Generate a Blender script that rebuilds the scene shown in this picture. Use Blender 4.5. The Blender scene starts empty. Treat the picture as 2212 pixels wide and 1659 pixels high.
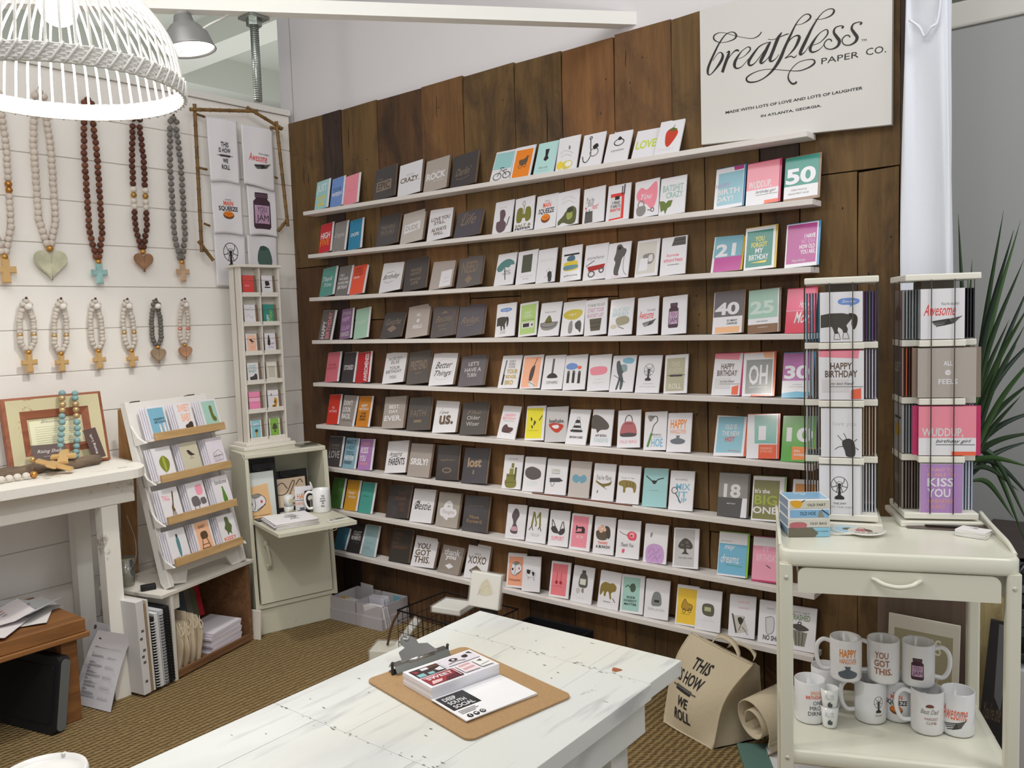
import bpy, bmesh, math, random
from mathutils import Vector, Matrix
C = bpy.context.scene.collection
scn = bpy.context.scene
PI = math.pi
# ------------------------------------------------------------ camera
CAM = Vector((3.7798, -2.9307, 1.4868)); FPX = 1830.16; IW, IH = 2212, 1659
yaw, pit, rol = .66840, -.0773, -.0313
_f = Vector((-math.sin(yaw)*math.cos(pit), math.cos(yaw)*math.cos(pit), math.sin(pit)))
_r0 = Vector((math.cos(yaw), math.sin(yaw), 0)); _u0 = _r0.cross(_f)
_r = _r0*math.cos(rol) + _u0*math.sin(rol); _u = _u0*math.cos(rol) - _r0*math.sin(rol)
cd = bpy.data.cameras.new('camera'); cam = bpy.data.objects.new('camera', cd); C.objects.link(cam)
cam.matrix_world = Matrix(((_r.x, _u.x, -_f.x, CAM.x), (_r.y, _u.y, -_f.y, CAM.y), (_r.z, _u.z, -_f.z, CAM.z), (0, 0, 0, 1)))
cd.sensor_fit = 'HORIZONTAL'; cd.sensor_width = 36; cd.lens = 36*FPX/IW; cd.clip_start = .02
scn.camera = cam
def on(px, py, ax, v):
    """the point of the plane (axis ax = v) that the photograph shows at pixel px, py"""
    d = _r*((px-IW/2)/FPX) - _u*((py-IH/2)/FPX) + _f
    return CAM + d*((v-CAM[ax])/d[ax])
# ------------------------------------------------------------ world, lights, exposure
w = bpy.data.worlds.new('hall'); scn.world = w; w.use_nodes = True
w.node_tree.nodes['Background'].inputs[0].default_value = (1.0, .995, .99, 1)
w.node_tree.nodes['Background'].inputs[1].default_value = .46
scn.view_settings.view_transform = 'Standard'; scn.view_settings.look = 'None'
scn.view_settings.gamma = 1; scn.view_settings.use_curve_mapping = False
scn.view_settings.exposure = 0.0
def lamp(name, typ, loc, energy, col=(1, .96, .9), size=.1, aim=None, **k):
    l = bpy.data.lights.new(name, typ); l.energy = energy; l.color = col
    if typ == 'AREA': l.shape = 'RECTANGLE'; l.size = size; l.size_y = k.get('sy', size)
    else: l.shadow_soft_size = size
    if typ == 'SPOT': l.spot_size = math.radians(k.get('cone', 90)); l.spot_blend = .6
    o = bpy.data.objects.new(name, l); C.objects.link(o); o.location = loc
    if aim: o.rotation_euler = (Vector(aim)-Vector(loc)).to_track_quat('-Z', 'Y').to_euler()
    return o
# unseen overhead lamps, added to stand in for the lighting of the trade hall
lamp('hall_fill', 'AREA', (2.3, -2.6, 3.9), 46, (1, .995, .985), 2.6, (2.2, -2.0, 0), sy=1.6)
lamp('hall_fill', 'AREA', (5.2, -3.6, 3.8), 13, (1, .99, .98), 1.2, (2.4, 0, 1.0), sy=1.2)
lamp('hall_fill', 'AREA', (5.0, -.7, 3.9), 60, (1, 1, 1), 1.6, (5.2, 1.3, 1.2), sy=1.0)  # fill lamp added to brighten the grey wall at the right
lamp('hall_fill', 'AREA', (-3.5, 2.5, 3.0), 75, (1, 1, .97), 4, (-3.4, 2.6, 6), sy=5)  # fill lamp added below the ceiling, facing up to brighten it
lamp('hall_spot', 'SPOT', (3.4, -2.6, 3.3), 13, (1, .99, .98), .08, (1.9, 0, 1.9), cone=80)
# ------------------------------------------------------------ materials
def lin(h):
    h = h.lstrip('#'); o = []
    for i in (0, 2, 4):
        c = int(h[i:i+2], 16)/255; o.append(c/12.92 if c <= .04045 else ((c+.055)/1.055)**2.4)
    return (*o, 1)
MC = {}
def mat(hexc, rough=.6, metal=0, coat=0, emis=0, alpha=1, trans=0, name=None, bump=0, bscale=60, var=0, ior=1.45):
    key = (hexc, rough, metal, coat, emis, alpha, trans, bump, bscale, var)
    if key in MC: return MC[key]
    m = bpy.data.materials.new(name or 'm_'+hexc.strip('#')); m.use_nodes = True; nt = m.node_tree
    b = nt.nodes['Principled BSDF']; c = lin(hexc)
    b.inputs['Base Color'].default_value = c; b.inputs['Roughness'].default_value = rough
    b.inputs['Metallic'].default_value = metal; b.inputs['Coat Weight'].default_value = coat
    b.inputs['Coat Roughness'].default_value = .12; b.inputs['IOR'].default_value = ior
    b.inputs['Transmission Weight'].default_value = trans; b.inputs['Alpha'].default_value = alpha
    if emis: b.inputs['Emission Color'].default_value = c; b.inputs['Emission Strength'].default_value = emis
    if bump or var:
        tc = nt.nodes.new('ShaderNodeTexCoord'); no = nt.nodes.new('ShaderNodeTexNoise')
        no.inputs['Scale'].default_value = bscale; no.inputs['Detail'].default_value = 5
        nt.links.new(tc.outputs['Object'], no.inputs['Vector'])
        if bump:
            bp = nt.nodes.new('ShaderNodeBump'); bp.inputs['Strength'].default_value = bump; bp.inputs['Distance'].default_value = .004
            nt.links.new(no.outputs['Fac'], bp.inputs['Height']); nt.links.new(bp.outputs[0], b.inputs['Normal'])
        if var:
            hs = nt.nodes.new('ShaderNodeMixRGB'); hs.blend_type = 'MULTIPLY'; hs.inputs[1].default_value = c
            rp = nt.nodes.new('ShaderNodeValToRGB'); rp.color_ramp.elements[0].position = .35; rp.color_ramp.elements[1].position = .65
            rp.color_ramp.elements[0].color = (1-var, 1-var, 1-var*.95, 1); rp.color_ramp.elements[1].color = (1, 1, 1, 1)
            hs.inputs[0].default_value = 1
            nt.links.new(no.outputs['Fac'], rp.inputs[0]); nt.links.new(rp.outputs[0], hs.inputs[2]); nt.links.new(hs.outputs[0], b.inputs['Base Color'])
    MC[key] = m; return m
def worn(hexc, chip='#6b6257', amt=.60, scale=9, rough=.45, name='worn_paint', stretch=(1, 1, 1)):
    """painted surface with chips and scuffs that show what lies under the paint"""
    m = bpy.data.materials.new(name); m.use_nodes = True; nt = m.node_tree; b = nt.nodes['Principled BSDF']
    b.inputs['Roughness'].default_value = rough
    tc = nt.nodes.new('ShaderNodeTexCoord'); mp = nt.nodes.new('ShaderNodeMapping'); mp.inputs['Scale'].default_value = stretch
    a = nt.nodes.new('ShaderNodeTexNoise'); a.inputs['Scale'].default_value = scale; a.inputs['Detail'].default_value = 9; a.inputs['Roughness'].default_value = .72
    rp = nt.nodes.new('ShaderNodeValToRGB'); e = rp.color_ramp.elements
    e[0].position = amt; e[0].color = lin(hexc); e[1].position = amt+.06; e[1].color = lin(chip)
    nt.links.new(tc.outputs['Object'], mp.inputs[0]); nt.links.new(mp.outputs[0], a.inputs['Vector'])
    nt.links.new(a.outputs['Fac'], rp.inputs[0]); nt.links.new(rp.outputs[0], b.inputs['Base Color'])
    n2 = nt.nodes.new('ShaderNodeTexNoise'); n2.inputs['Scale'].default_value = 40; nt.links.new(mp.outputs[0], n2.inputs['Vector'])
    bp = nt.nodes.new('ShaderNodeBump'); bp.inputs['Strength'].default_value = .25; bp.inputs['Distance'].default_value = .002
    nt.links.new(n2.outputs['Fac'], bp.inputs['Height']); nt.links.new(bp.outputs[0], b.inputs['Normal'])
    return m
def woodmat(h1, h2, name='wood', axis=2, rough=.7, scale=1.0, dark=None, bump=.3):
    m = bpy.data.materials.new(name); m.use_nodes = True; nt = m.node_tree; b = nt.nodes['Principled BSDF']
    b.inputs['Roughness'].default_value = rough
    tc = nt.nodes.new('ShaderNodeTexCoord'); mp = nt.nodes.new('ShaderNodeMapping')
    s = [9*scale]*3; s[axis] = .8*scale; mp.inputs['Scale'].default_value = s
    a = nt.nodes.new('ShaderNodeTexNoise'); a.inputs['Scale'].default_value = 3; a.inputs['Detail'].default_value = 8; a.inputs['Roughness'].default_value = .65
    a.inputs['Distortion'].default_value = .6
    rp = nt.nodes.new('ShaderNodeValToRGB'); e = rp.color_ramp.elements
    e[0].position = .3; e[0].color = lin(h2); e[1].position = .68; e[1].color = lin(h1)
    nt.links.new(tc.outputs['Object'], mp.inputs[0]); nt.links.new(mp.outputs[0], a.inputs['Vector'])
    nt.links.new(a.outputs['Fac'], rp.inputs[0]); out = rp.outputs[0]
    if dark:
        n3 = nt.nodes.new('ShaderNodeTexNoise'); n3.inputs['Scale'].default_value = 3.4; n3.inputs['Detail'].default_value = 9; n3.inputs['Roughness'].default_value = .68; n3.inputs['Distortion'].default_value = .5
        r3 = nt.nodes.new('ShaderNodeValToRGB'); r3.color_ramp.elements[0].position = .50; r3.color_ramp.elements[1].position = .68
        r3.color_ramp.elements[0].color = (0, 0, 0, 1); r3.color_ramp.elements[1].color = (.8, .8, .8, 1)
        mx = nt.nodes.new('ShaderNodeMixRGB'); mx.inputs[2].default_value = lin(dark)
        mp3 = nt.nodes.new('ShaderNodeMapping'); s3 = [1.6]*3; s3[axis] = .7; mp3.inputs['Scale'].default_value = s3
        nt.links.new(tc.outputs['Object'], mp3.inputs[0]); nt.links.new(mp3.outputs[0], n3.inputs['Vector'])
        nt.links.new(n3.outputs['Fac'], r3.inputs[0]); nt.links.new(r3.outputs[0], mx.inputs[0]); nt.links.new(out, mx.inputs[1]); out = mx.outputs[0]
    nt.links.new(out, b.inputs['Base Color'])
    bp = nt.nodes.new('ShaderNodeBump'); bp.inputs['Strength'].default_value = bump; bp.inputs['Distance'].default_value = .003
    nt.links.new(a.outputs['Fac'], bp.inputs['Height']); nt.links.new(bp.outputs[0], b.inputs['Normal'])
    return m
def tablepaint():
    m = worn('#d8dad8', '#8f8b84', .66, 3.4, .42, 'table_paint', (2.2, 1, 1)); nt = m.node_tree; b = nt.nodes['Principled BSDF']
    src = b.inputs['Base Color'].links[0].from_socket; tc = nt.nodes.new('ShaderNodeTexCoord')
    for sc, st, lo, hi, c in ((1.6, (3.2, 1, 1), .46, .66, '#c2c2c1'), (1.1, (2, 1.4, 1), .50, .7, '#dad9cc'), (9, (4, .5, 1), .57, .70, '#b4b4b3')):
        mp = nt.nodes.new('ShaderNodeMapping'); mp.inputs['Scale'].default_value = st; mp.inputs['Location'].default_value = (sc*3, sc, 0); n = nt.nodes.new('ShaderNodeTexNoise'); n.inputs['Scale'].default_value = sc; n.inputs['Detail'].default_value = 7
        r = nt.nodes.new('ShaderNodeValToRGB'); r.color_ramp.elements[0].position = lo; r.color_ramp.elements[1].position = hi; r.color_ramp.elements[1].color = (.85, .85, .85, 1)
        x = nt.nodes.new('ShaderNodeMixRGB'); x.inputs[2].default_value = lin(c)
        nt.links.new(tc.outputs['Object'], mp.inputs[0]); nt.links.new(mp.outputs[0], n.inputs['Vector']); nt.links.new(n.outputs['Fac'], r.inputs[0]); nt.links.new(r.outputs[0], x.inputs[0]); nt.links.new(src, x.inputs[1]); src = x.outputs[0]
    nt.links.new(src, b.inputs['Base Color']); return m
# ------------------------------------------------------------ objects
def tag(o, label=None, cat=None, group=None, kind=None):
    if label: o['label'] = label
    if cat: o['category'] = cat
    if group: o['group'] = group
    if kind: o['kind'] = kind
    return o
def thing(name, label, cat, loc=(0, 0, 0), rot=(0, 0, 0), group=None):
    o = bpy.data.objects.new(name, None); C.objects.link(o); o.empty_display_size = .05
    o.location = loc; o.rotation_euler = rot; return tag(o, label, cat, group)
def link(name, me, parent=None):
    o = bpy.data.objects.new(name, me); C.objects.link(o)
    if parent: o.parent = parent
    return o
class MB:
    """collects shapes, builds one mesh"""
    def __init__(s): s.v = []; s.f = []; s.m = []; s.mats = []; s.sm = []
    def mi(s, m):
        if m not in s.mats: s.mats.append(m)
        return s.mats.index(m)
    def add(s, vs, fs, m, smooth=False, M=None):
        k = len(s.v); s.v += [tuple(M @ Vector(v)) if M else tuple(v) for v in vs]; i = s.mi(m)
        for f in fs: s.f.append([k+a for a in f]); s.m.append(i); s.sm.append(smooth)
        return s
    def box(s, x0, y0, z0, x1, y1, z1, m, M=None, bev=0):
        if bev:
            b = bev; vs = []
            bm = bmesh.new(); bmesh.ops.create_cube(bm, size=1)
            bmesh.ops.scale(bm, vec=(x1-x0, y1-y0, z1-z0), verts=bm.verts)
            bmesh.ops.translate(bm, vec=((x0+x1)/2, (y0+y1)/2, (z0+z1)/2), verts=bm.verts)
            bmesh.ops.bevel(bm, geom=bm.edges[:], offset=b, segments=2, affect='EDGES', profile=.5)
            bm.verts.index_update()
            s.add([v.co.copy() for v in bm.verts], [[v.index for v in f.verts] for f in bm.faces], m, False, M); bm.free(); return s
        vs = [(x, y, z) for z in (z0, z1) for y in (y0, y1) for x in (x0, x1)]
        return s.add(vs, [(0, 2, 3, 1), (4, 5, 7, 6), (0, 1, 5, 4), (2, 6, 7, 3), (0, 4, 6, 2), (1, 3, 7, 5)], m, False, M)
    def tube(s, pts, r, m, n=8, closed=False, smooth=True, cap=True, M=None):
        pts = [Vector(p) for p in pts]; k = len(pts); rs = r if isinstance(r, (list, tuple)) else [r]*k
        vs = []; fs = []; t0 = None; nrm = None
        for i, p in enumerate(pts):
            a = pts[(i-1) % k] if (closed or i) else p; b = pts[(i+1) % k] if (closed or i < k-1) else p
            t = (b-a).normalized() if (b-a).length > 1e-9 else Vector((0, 0, 1))
            if nrm is None:
                nrm = t.orthogonal().normalized()
            else:
                nrm = (nrm - t*nrm.dot(t))
                nrm = nrm.normalized() if nrm.length > 1e-6 else t.orthogonal().normalized()
            bn = t.cross(nrm)
            for j in range(n):
                an = 2*PI*j/n; vs.append(p + (nrm*math.cos(an)+bn*math.sin(an))*rs[i])
        for i in range(k if closed else k-1):
            for j in range(n):
                fs.append((i*n+j, i*n+(j+1) % n, ((i+1) % k)*n+(j+1) % n, ((i+1) % k)*n+j))
        if cap and not closed: fs += [tuple(range(n))[::-1], tuple(range((k-1)*n, k*n))]
        return s.add(vs, fs, m, smooth, M)
    def lathe(s, prof, m, n=24, M=None, smooth=True, a0=0, a1=2*PI):
        vs = []; fs = []; full = abs(a1-a0-2*PI) < 1e-6; c = n if full else n+1
        for r, z in prof:
            for j in range(c):
                a = a0+(a1-a0)*j/n; vs.append((r*math.cos(a), r*math.sin(a), z))
        for i in range(len(prof)-1):
            for j in range(n if full else n):
                b = (j+1) % c
                fs.append((i*c+j, i*c+b, (i+1)*c+b, (i+1)*c+j))
        return s.add(vs, fs, m, smooth, M)
    def ball(s, c, r, m, n=12, sc=(1, 1, 1), M=None):
        prof = [(math.sin(PI*i/(n//2+2))*1, -math.cos(PI*i/(n//2+2))) for i in range(n//2+3)]
        T = Matrix.Translation(c) @ Matrix.Diagonal((r*sc[0], r*sc[1], r*sc[2], 1))
        return s.lathe([(max(a, 1e-4), b) for a, b in prof], m, n, (M @ T) if M else T)
    def prism(s, poly, d0, d1, m, M=None, axis=1):
        """polygon (a,b) extruded along axis from d0 to d1"""
        def P(a, b, d): return (a, d, b) if axis == 1 else ((d, a, b) if axis == 0 else (a, b, d))
        k = len(poly); vs = [P(a, b, d0) for a, b in poly]+[P(a, b, d1) for a, b in poly]
        fs = [tuple(range(k)), tuple(range(k, 2*k))[::-1]]+[(i, (i+1) % k, k+(i+1) % k, k+i) for i in range(k)]
        return s.add(vs, fs, m, False, M)
    def mesh(s, name):
        me = bpy.data.meshes.new(name); me.from_pydata(s.v, [], s.f)
        for m in s.mats: me.materials.append(m)
        me.polygons.foreach_set('material_index', s.m); me.polygons.foreach_set('use_smooth', s.sm)
        bm = bmesh.new(); bm.from_mesh(me); bmesh.ops.recalc_face_normals(bm, faces=[f for f in bm.faces]) if not getattr(s, 'flat', 0) else None
        bm.to_mesh(me); bm.free(); me.update(); return me
    def build(s, name, parent=None): return link(name, s.mesh(name), parent)
def bez(pts, n=8, closed=False):
    """catmull-rom through pts"""
    P = [Vector(p) for p in pts]; k = len(P); out = []
    for i in range(k if closed else k-1):
        a = P[(i-1) % k] if (closed or i) else P[0]*2-P[1]; b = P[i]; c = P[(i+1) % k]; d = P[(i+2) % k] if (closed or i < k-2) else c*2-b
        for j in range(n):
            t = j/n; out.append(.5*((2*b)+(c-a)*t+(2*a-5*b+4*c-d)*t*t+(3*b-a-3*c+d)*t**3))
    if not closed: out.append(P[-1])
    return out
# ------------------------------------------------------------ printed artwork
PAL = dict(w='#e8e6eb', k='#2b2726', g='#8f8a88', m='#5e5a58', n='#6b5747', o='#f08a2c', r='#e2413c', p='#ee8fa0', b='#6f93d2',
           v='#7f7d3a', t='#3f9d93', y='#edd23c', u='#a566ac', l='#c9c5c4', a='#9fd0d2', e='#9cc23a', s='#f5b392', d='#8a7766',
           c='#7fbad6', h='#b5aaa2', z='#44403f', j='#4a4546', q='#f6f0e4', f='#dddadb', i='#37576b', x='#ef6b4a')
def col(c): return c if c[0] == '#' else PAL[c]
TXT = {}
def glyphs(text, style):
    key = (text, style)
    if key in TXT: return TXT[key]
    cu = bpy.data.curves.new('t', 'FONT'); cu.body = text; cu.fill_mode = 'FRONT'; cu.resolution_u = 2
    if style == 'T': cu.offset = .022
    if style == 'I': cu.shear = .45; cu.offset = .004
    if style == 'B': cu.offset = .035; cu.resolution_u = 5
    o = bpy.data.objects.new('t', cu); C.objects.link(o)
    dg = bpy.context.evaluated_depsgraph_get(); me = o.evaluated_get(dg).to_mesh()
    vs = [(v.co.x, v.co.y) for v in me.vertices]; fs = [tuple(p.vertices) for p in me.polygons]
    o.evaluated_get(dg).to_mesh_clear(); bpy.data.objects.remove(o); bpy.data.curves.remove(cu)
    if not vs: vs = [(0, 0), (1, 1)]
    x0 = min(v[0] for v in vs); x1 = max(v[0] for v in vs); y0 = min(v[1] for v in vs); y1 = max(v[1] for v in vs)
    vs = [((a-x0)/(x1-x0+1e-9), (b-y0)/(y1-y0+1e-9)) for a, b in vs]
    TXT[key] = (vs, fs); return TXT[key]
MOT = {}
class Art:
    """prints shapes on a sheet w x h metres; maps u,v (0..1, v down) and layer to 3D by fn"""
    def __init__(s, mb, w, h, fn, rough=.5, coat=0):
        s.mb = mb; s.w = w; s.h = h; s.fn = fn; s.k = 1; s.rough = rough; s.coat = coat
    sub = 0
    def poly(s, c, pts, faces=None):
        if s.sub:                                          # follow curved sheets: cut the flat print small first
            bm = bmesh.new(); V = [bm.verts.new((x, y, 0)) for x, y in pts]
            for f in (faces or [tuple(range(len(pts)))]):
                try: bm.faces.new([V[i] for i in f])
                except ValueError: pass
            bmesh.ops.triangulate(bm, faces=bm.faces)
            for _ in range(5):
                es = [e for e in bm.edges if e.calc_length() > s.sub]
                if not es: break
                bmesh.ops.subdivide_edges(bm, edges=es, cuts=1); bmesh.ops.triangulate(bm, faces=bm.faces)
            bm.verts.index_update(); pts = [(v.co.x, v.co.y) for v in bm.verts]; faces = [tuple(v.index for v in f.verts) for f in bm.faces]; bm.free()
        vs = [s.fn(x, y, s.k) for x, y in pts]
        s.mb.add(vs, faces or [tuple(range(len(pts)))], mat(col(c), s.rough, 0, s.coat)); s.k += 1
    def line(s, c, wd, pts, closed=False):
        r = wd/200*s.w; P = [(x*s.w, y*s.h) for x, y in pts]; vs = []; fs = []; k = len(P)
        L = []
        for i, (x, y) in enumerate(P):
            a = P[(i-1) % k] if (closed or i) else P[i]; b = P[(i+1) % k] if (closed or i < k-1) else P[i]
            dx, dy = b[0]-a[0], b[1]-a[1]; n = math.hypot(dx, dy) or 1; L.append((-dy/n*r, dx/n*r))
        for (x, y), (nx, ny) in zip(P, L): vs += [((x+nx)/s.w, (y+ny)/s.h), ((x-nx)/s.w, (y-ny)/s.h)]
        for i in range(k if closed else k-1):
            a = 2*i; b = 2*((i+1) % k); fs.append((a, a+1, b+1, b))
        s.poly(c, vs, fs)
    def draw(s, dsl, box=(0, 0, 1, 1)):
        X0, Y0, X1, Y1 = box; bw = X1-X0; bh = Y1-Y0
        def m(a): return [(X0+float(a[i])/100*bw, Y0+float(a[i+1])/100*bh) for i in range(0, len(a)-1, 2)]
        for st in dsl.split(';'):
            t = st.split()
            if not t: continue
            q = t[0]
            if q == 'R': (x0, y0), (x1, y1) = m(t[2:6]); s.poly(t[1], [(x0, y0), (x0, y1), (x1, y1), (x1, y0)])
            elif q in 'EO':
                a = t[2:] if q == 'E' else t[3:]; cx, cy, rx, ry = map(float, a); n = 22
                pts = m([str(z) for i in range(n) for z in (cx+rx*math.cos(2*PI*i/n), cy-ry*math.sin(2*PI*i/n))])
                s.poly(t[1], pts) if q == 'E' else s.line(t[1], float(t[2])*bw, pts, True)
            elif q == 'P': s.poly(t[1], m(t[2:]))
            elif q == 'Q': s.poly(t[1], [(p.x, p.y) for p in bez([(*p, 0) for p in m(t[2:])], 4, True)])
            elif q == 'L': s.line(t[1], float(t[2])*bw, m(t[3:]))
            elif q == 'S': s.line(t[1], float(t[2])*bw, [(p.x, p.y) for p in bez([(*p, 0) for p in m(t[3:])], 5)])
            elif q == 'M': (x0, y0), (x1, y1) = m(t[2:6]); s.draw(MOT[t[1]], (x0, y0, x1, y1))
            elif q in 'TNIBV':
                (x0, y0), (x1, y1) = m(t[2:6]); tx = ' '.join(t[6:])
                vs, fs = glyphs(tx, 'T' if q == 'V' else q)
                if q == 'V': pts = [(x0+(1-b)*0+(x1-x0)*(1-b), y1+(y0-y1)*a) for a, b in vs]   # reads upwards
                else: pts = [(x0+(x1-x0)*a, y1+(y0-y1)*b) for a, b in vs]
                s.poly(t[1], pts, fs)
def front(w, h, lay=.00012, y=0):
    """artwork on an upright sheet standing on z=0, centred on x, facing -y"""
    return lambda u, v, k: ((u-.5)*w, y-lay*k, (1-v)*h)
def sheet(name, w, h, dsl, parent=None, th=.0012, bg='w', coat=0, rough=.5, lay=.00012, side=None):
    mb = MB(); mb.box(-w/2, 0, 0, w/2, th, h, mat(col(side or bg), rough, 0, coat))
    a = Art(mb, w, h, front(w, h, lay), rough, coat)
    if side: a.draw('R %s 0 0 100 100' % bg)
    a.draw(dsl); return mb.build(name, parent)
MOT.update(dict(
fan="O k 3 50 36 40 35;O k 2 50 36 16 14;S k 3 50 36 34 26 24 12;S k 3 50 36 70 26 74 10;S k 3 50 36 76 44 88 46;S k 3 50 36 26 44 12 46;S k 3 50 36 40 54 36 68;S k 3 50 36 60 54 66 68;E k 50 36 8 7;P k 46 40 54 40 57 80 72 88 74 96 68 99 32 99 26 96 28 88 43 80",
jar="P #4a3340 24 0 76 0 78 3 78 13 74 16 86 24 88 92 82 99 18 99 12 92 14 24 26 16 22 13 22 3;R #c8a3c3 18 34 82 84;N k 28 38 70 52 YOU;N k 40 54 60 58 ARE THE;N k 24 60 78 82 JAM;L #7a6070 3 22 6 78 6;L #7a6070 3 22 11 78 11",
fork="P m 58 30 92 14 100 8 100 14 94 22 84 44 78 62 40 82;L k 4 60 32 6 50;L k 4 62 42 8 60;L k 4 64 52 12 72;L k 4 70 62 18 84",
awe="I #5a5a5a 46 0 92 12 You're lookin;I r 0 8 84 52 Awesome;M fork 18 50 100 100",
pin="P m 18 30 82 30 85 50 82 70 18 70 15 50;L k 5 18 70 82 70;P m 2 42 16 44 16 56 2 58;P m 98 42 84 44 84 56 98 58",
roll="N k 28 0 74 17 THIS;N k 14 20 84 36 IS HOW;M pin 2 38 98 52;N k 34 55 66 70 WE;N k 26 76 76 92 ROLL",
rollb="T k 28 0 74 17 THIS;T k 14 20 84 36 IS HOW;M pin 2 38 98 52;T k 34 55 66 70 WE;T k 26 76 76 92 ROLL",
squ="N k 34 0 66 7 YOU'RE MY;T x 26 10 76 32 MAIN;T k 2 36 98 62 SQUEEZE;E #7a4a2c 50 80 28 20;E o 50 75 25 14;L #b9601c 2 50 75 28 72;L #b9601c 2 50 75 70 70;L #b9601c 2 50 75 42 87;L #b9601c 2 50 75 64 86",
hang="T o 2 0 98 36 HAPPY;N o 4 40 96 58 HANGOVER;Q #6a6f78 38 66 62 66 58 74 92 84 84 96 50 100 16 96 8 84 42 74",
beetle="Q #3f3f40 20 30 50 20 76 34 84 70 78 100 40 100 30 74 18 50;S k 3 24 34 10 22 -6 6;S k 3 40 24 34 10 24 -4;S k 3 22 56 0 58 -20 70;L k 3 76 34 92 22;L k 3 84 60 100 70",
horse="P #45413a 0 6 24 0 60 0 80 6 84 22 76 36 70 46 74 60 72 74 62 74 58 60 48 52 46 64 50 76 38 78 34 60 30 50 0 54;Q #35312b 76 2 92 4 100 18 98 46 90 62 84 44 84 22;P f 38 78 50 76 52 90 54 98 36 98;P f 62 74 72 74 74 90 78 96 60 96;L k 1.5 38 78 36 98 54 98 50 76;L k 1.5 62 74 60 96 78 96 72 74",
sorry="Q b 8 10 30 0 70 0 96 12 94 34 74 46 66 46 60 62 54 46 24 44 6 32;I w 20 12 84 36 Sorry.",
feels="T w 34 0 66 20 ALL;E w 50 49 11 11;N h 42 45 58 53 THE;T w 16 76 84 98 FEELS",
wud="R w 0 0 100 100;R p 0 0 100 64;T f 6 44 78 64 WUDDUP,;I k 30 67 92 76 birthday girl;L k 1 30 78 98 78;R x 58 92 100 100",
hbf="P p 0 0 90 0 88 16 0 12;T n 26 24 74 38 HAPPY;T n 14 40 86 54 BIRTHDAY;R #dbd8d9 8 58 66 84;I k 26 64 78 71 my best friend;L k 1 26 73 98 73;P x 72 80 94 76 94 98 72 98",
bag="O m 5 50 30 20 28;Q #b5666a 24 34 76 34 96 74 86 90 14 90 4 74;Q #4f4548 10 84 50 80 90 84 96 90 80 98 20 98 4 90;L k 2 30 40 70 40",
tree="Q #4a423c 50 2 66 8 84 24 96 50 84 66 60 64 44 68 20 66 6 56 12 34 26 16 34 8;P #4a423c 44 60 56 60 58 84 76 98 26 98 42 84;E #6a625a 60 28 10 7;E #6a625a 30 44 11 7;E #6a625a 66 50 12 6",
toast="Q w 4 40 20 12 60 2 94 24 98 58 50 96 12 84 4 62;S k 3 4 40 20 12 60 2 94 24 98 58 50 96 12 84 4 62 4 40;S k 3 40 30 44 62 36 88;S k 4 50 90 98 64;Q g 26 14 54 4 80 12 44 28;E k 20 54 8 9;E r 78 46 6 8",
bird="Q #3f3632 4 16 22 6 40 12 70 44 98 62 66 66 40 62 18 44 14 26;L k 3 44 64 40 90;L k 3 56 66 54 92;L k 3 20 94 80 92",
shark="P #36485a 0 0 40 10 100 0 90 100 10 100"))
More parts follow.
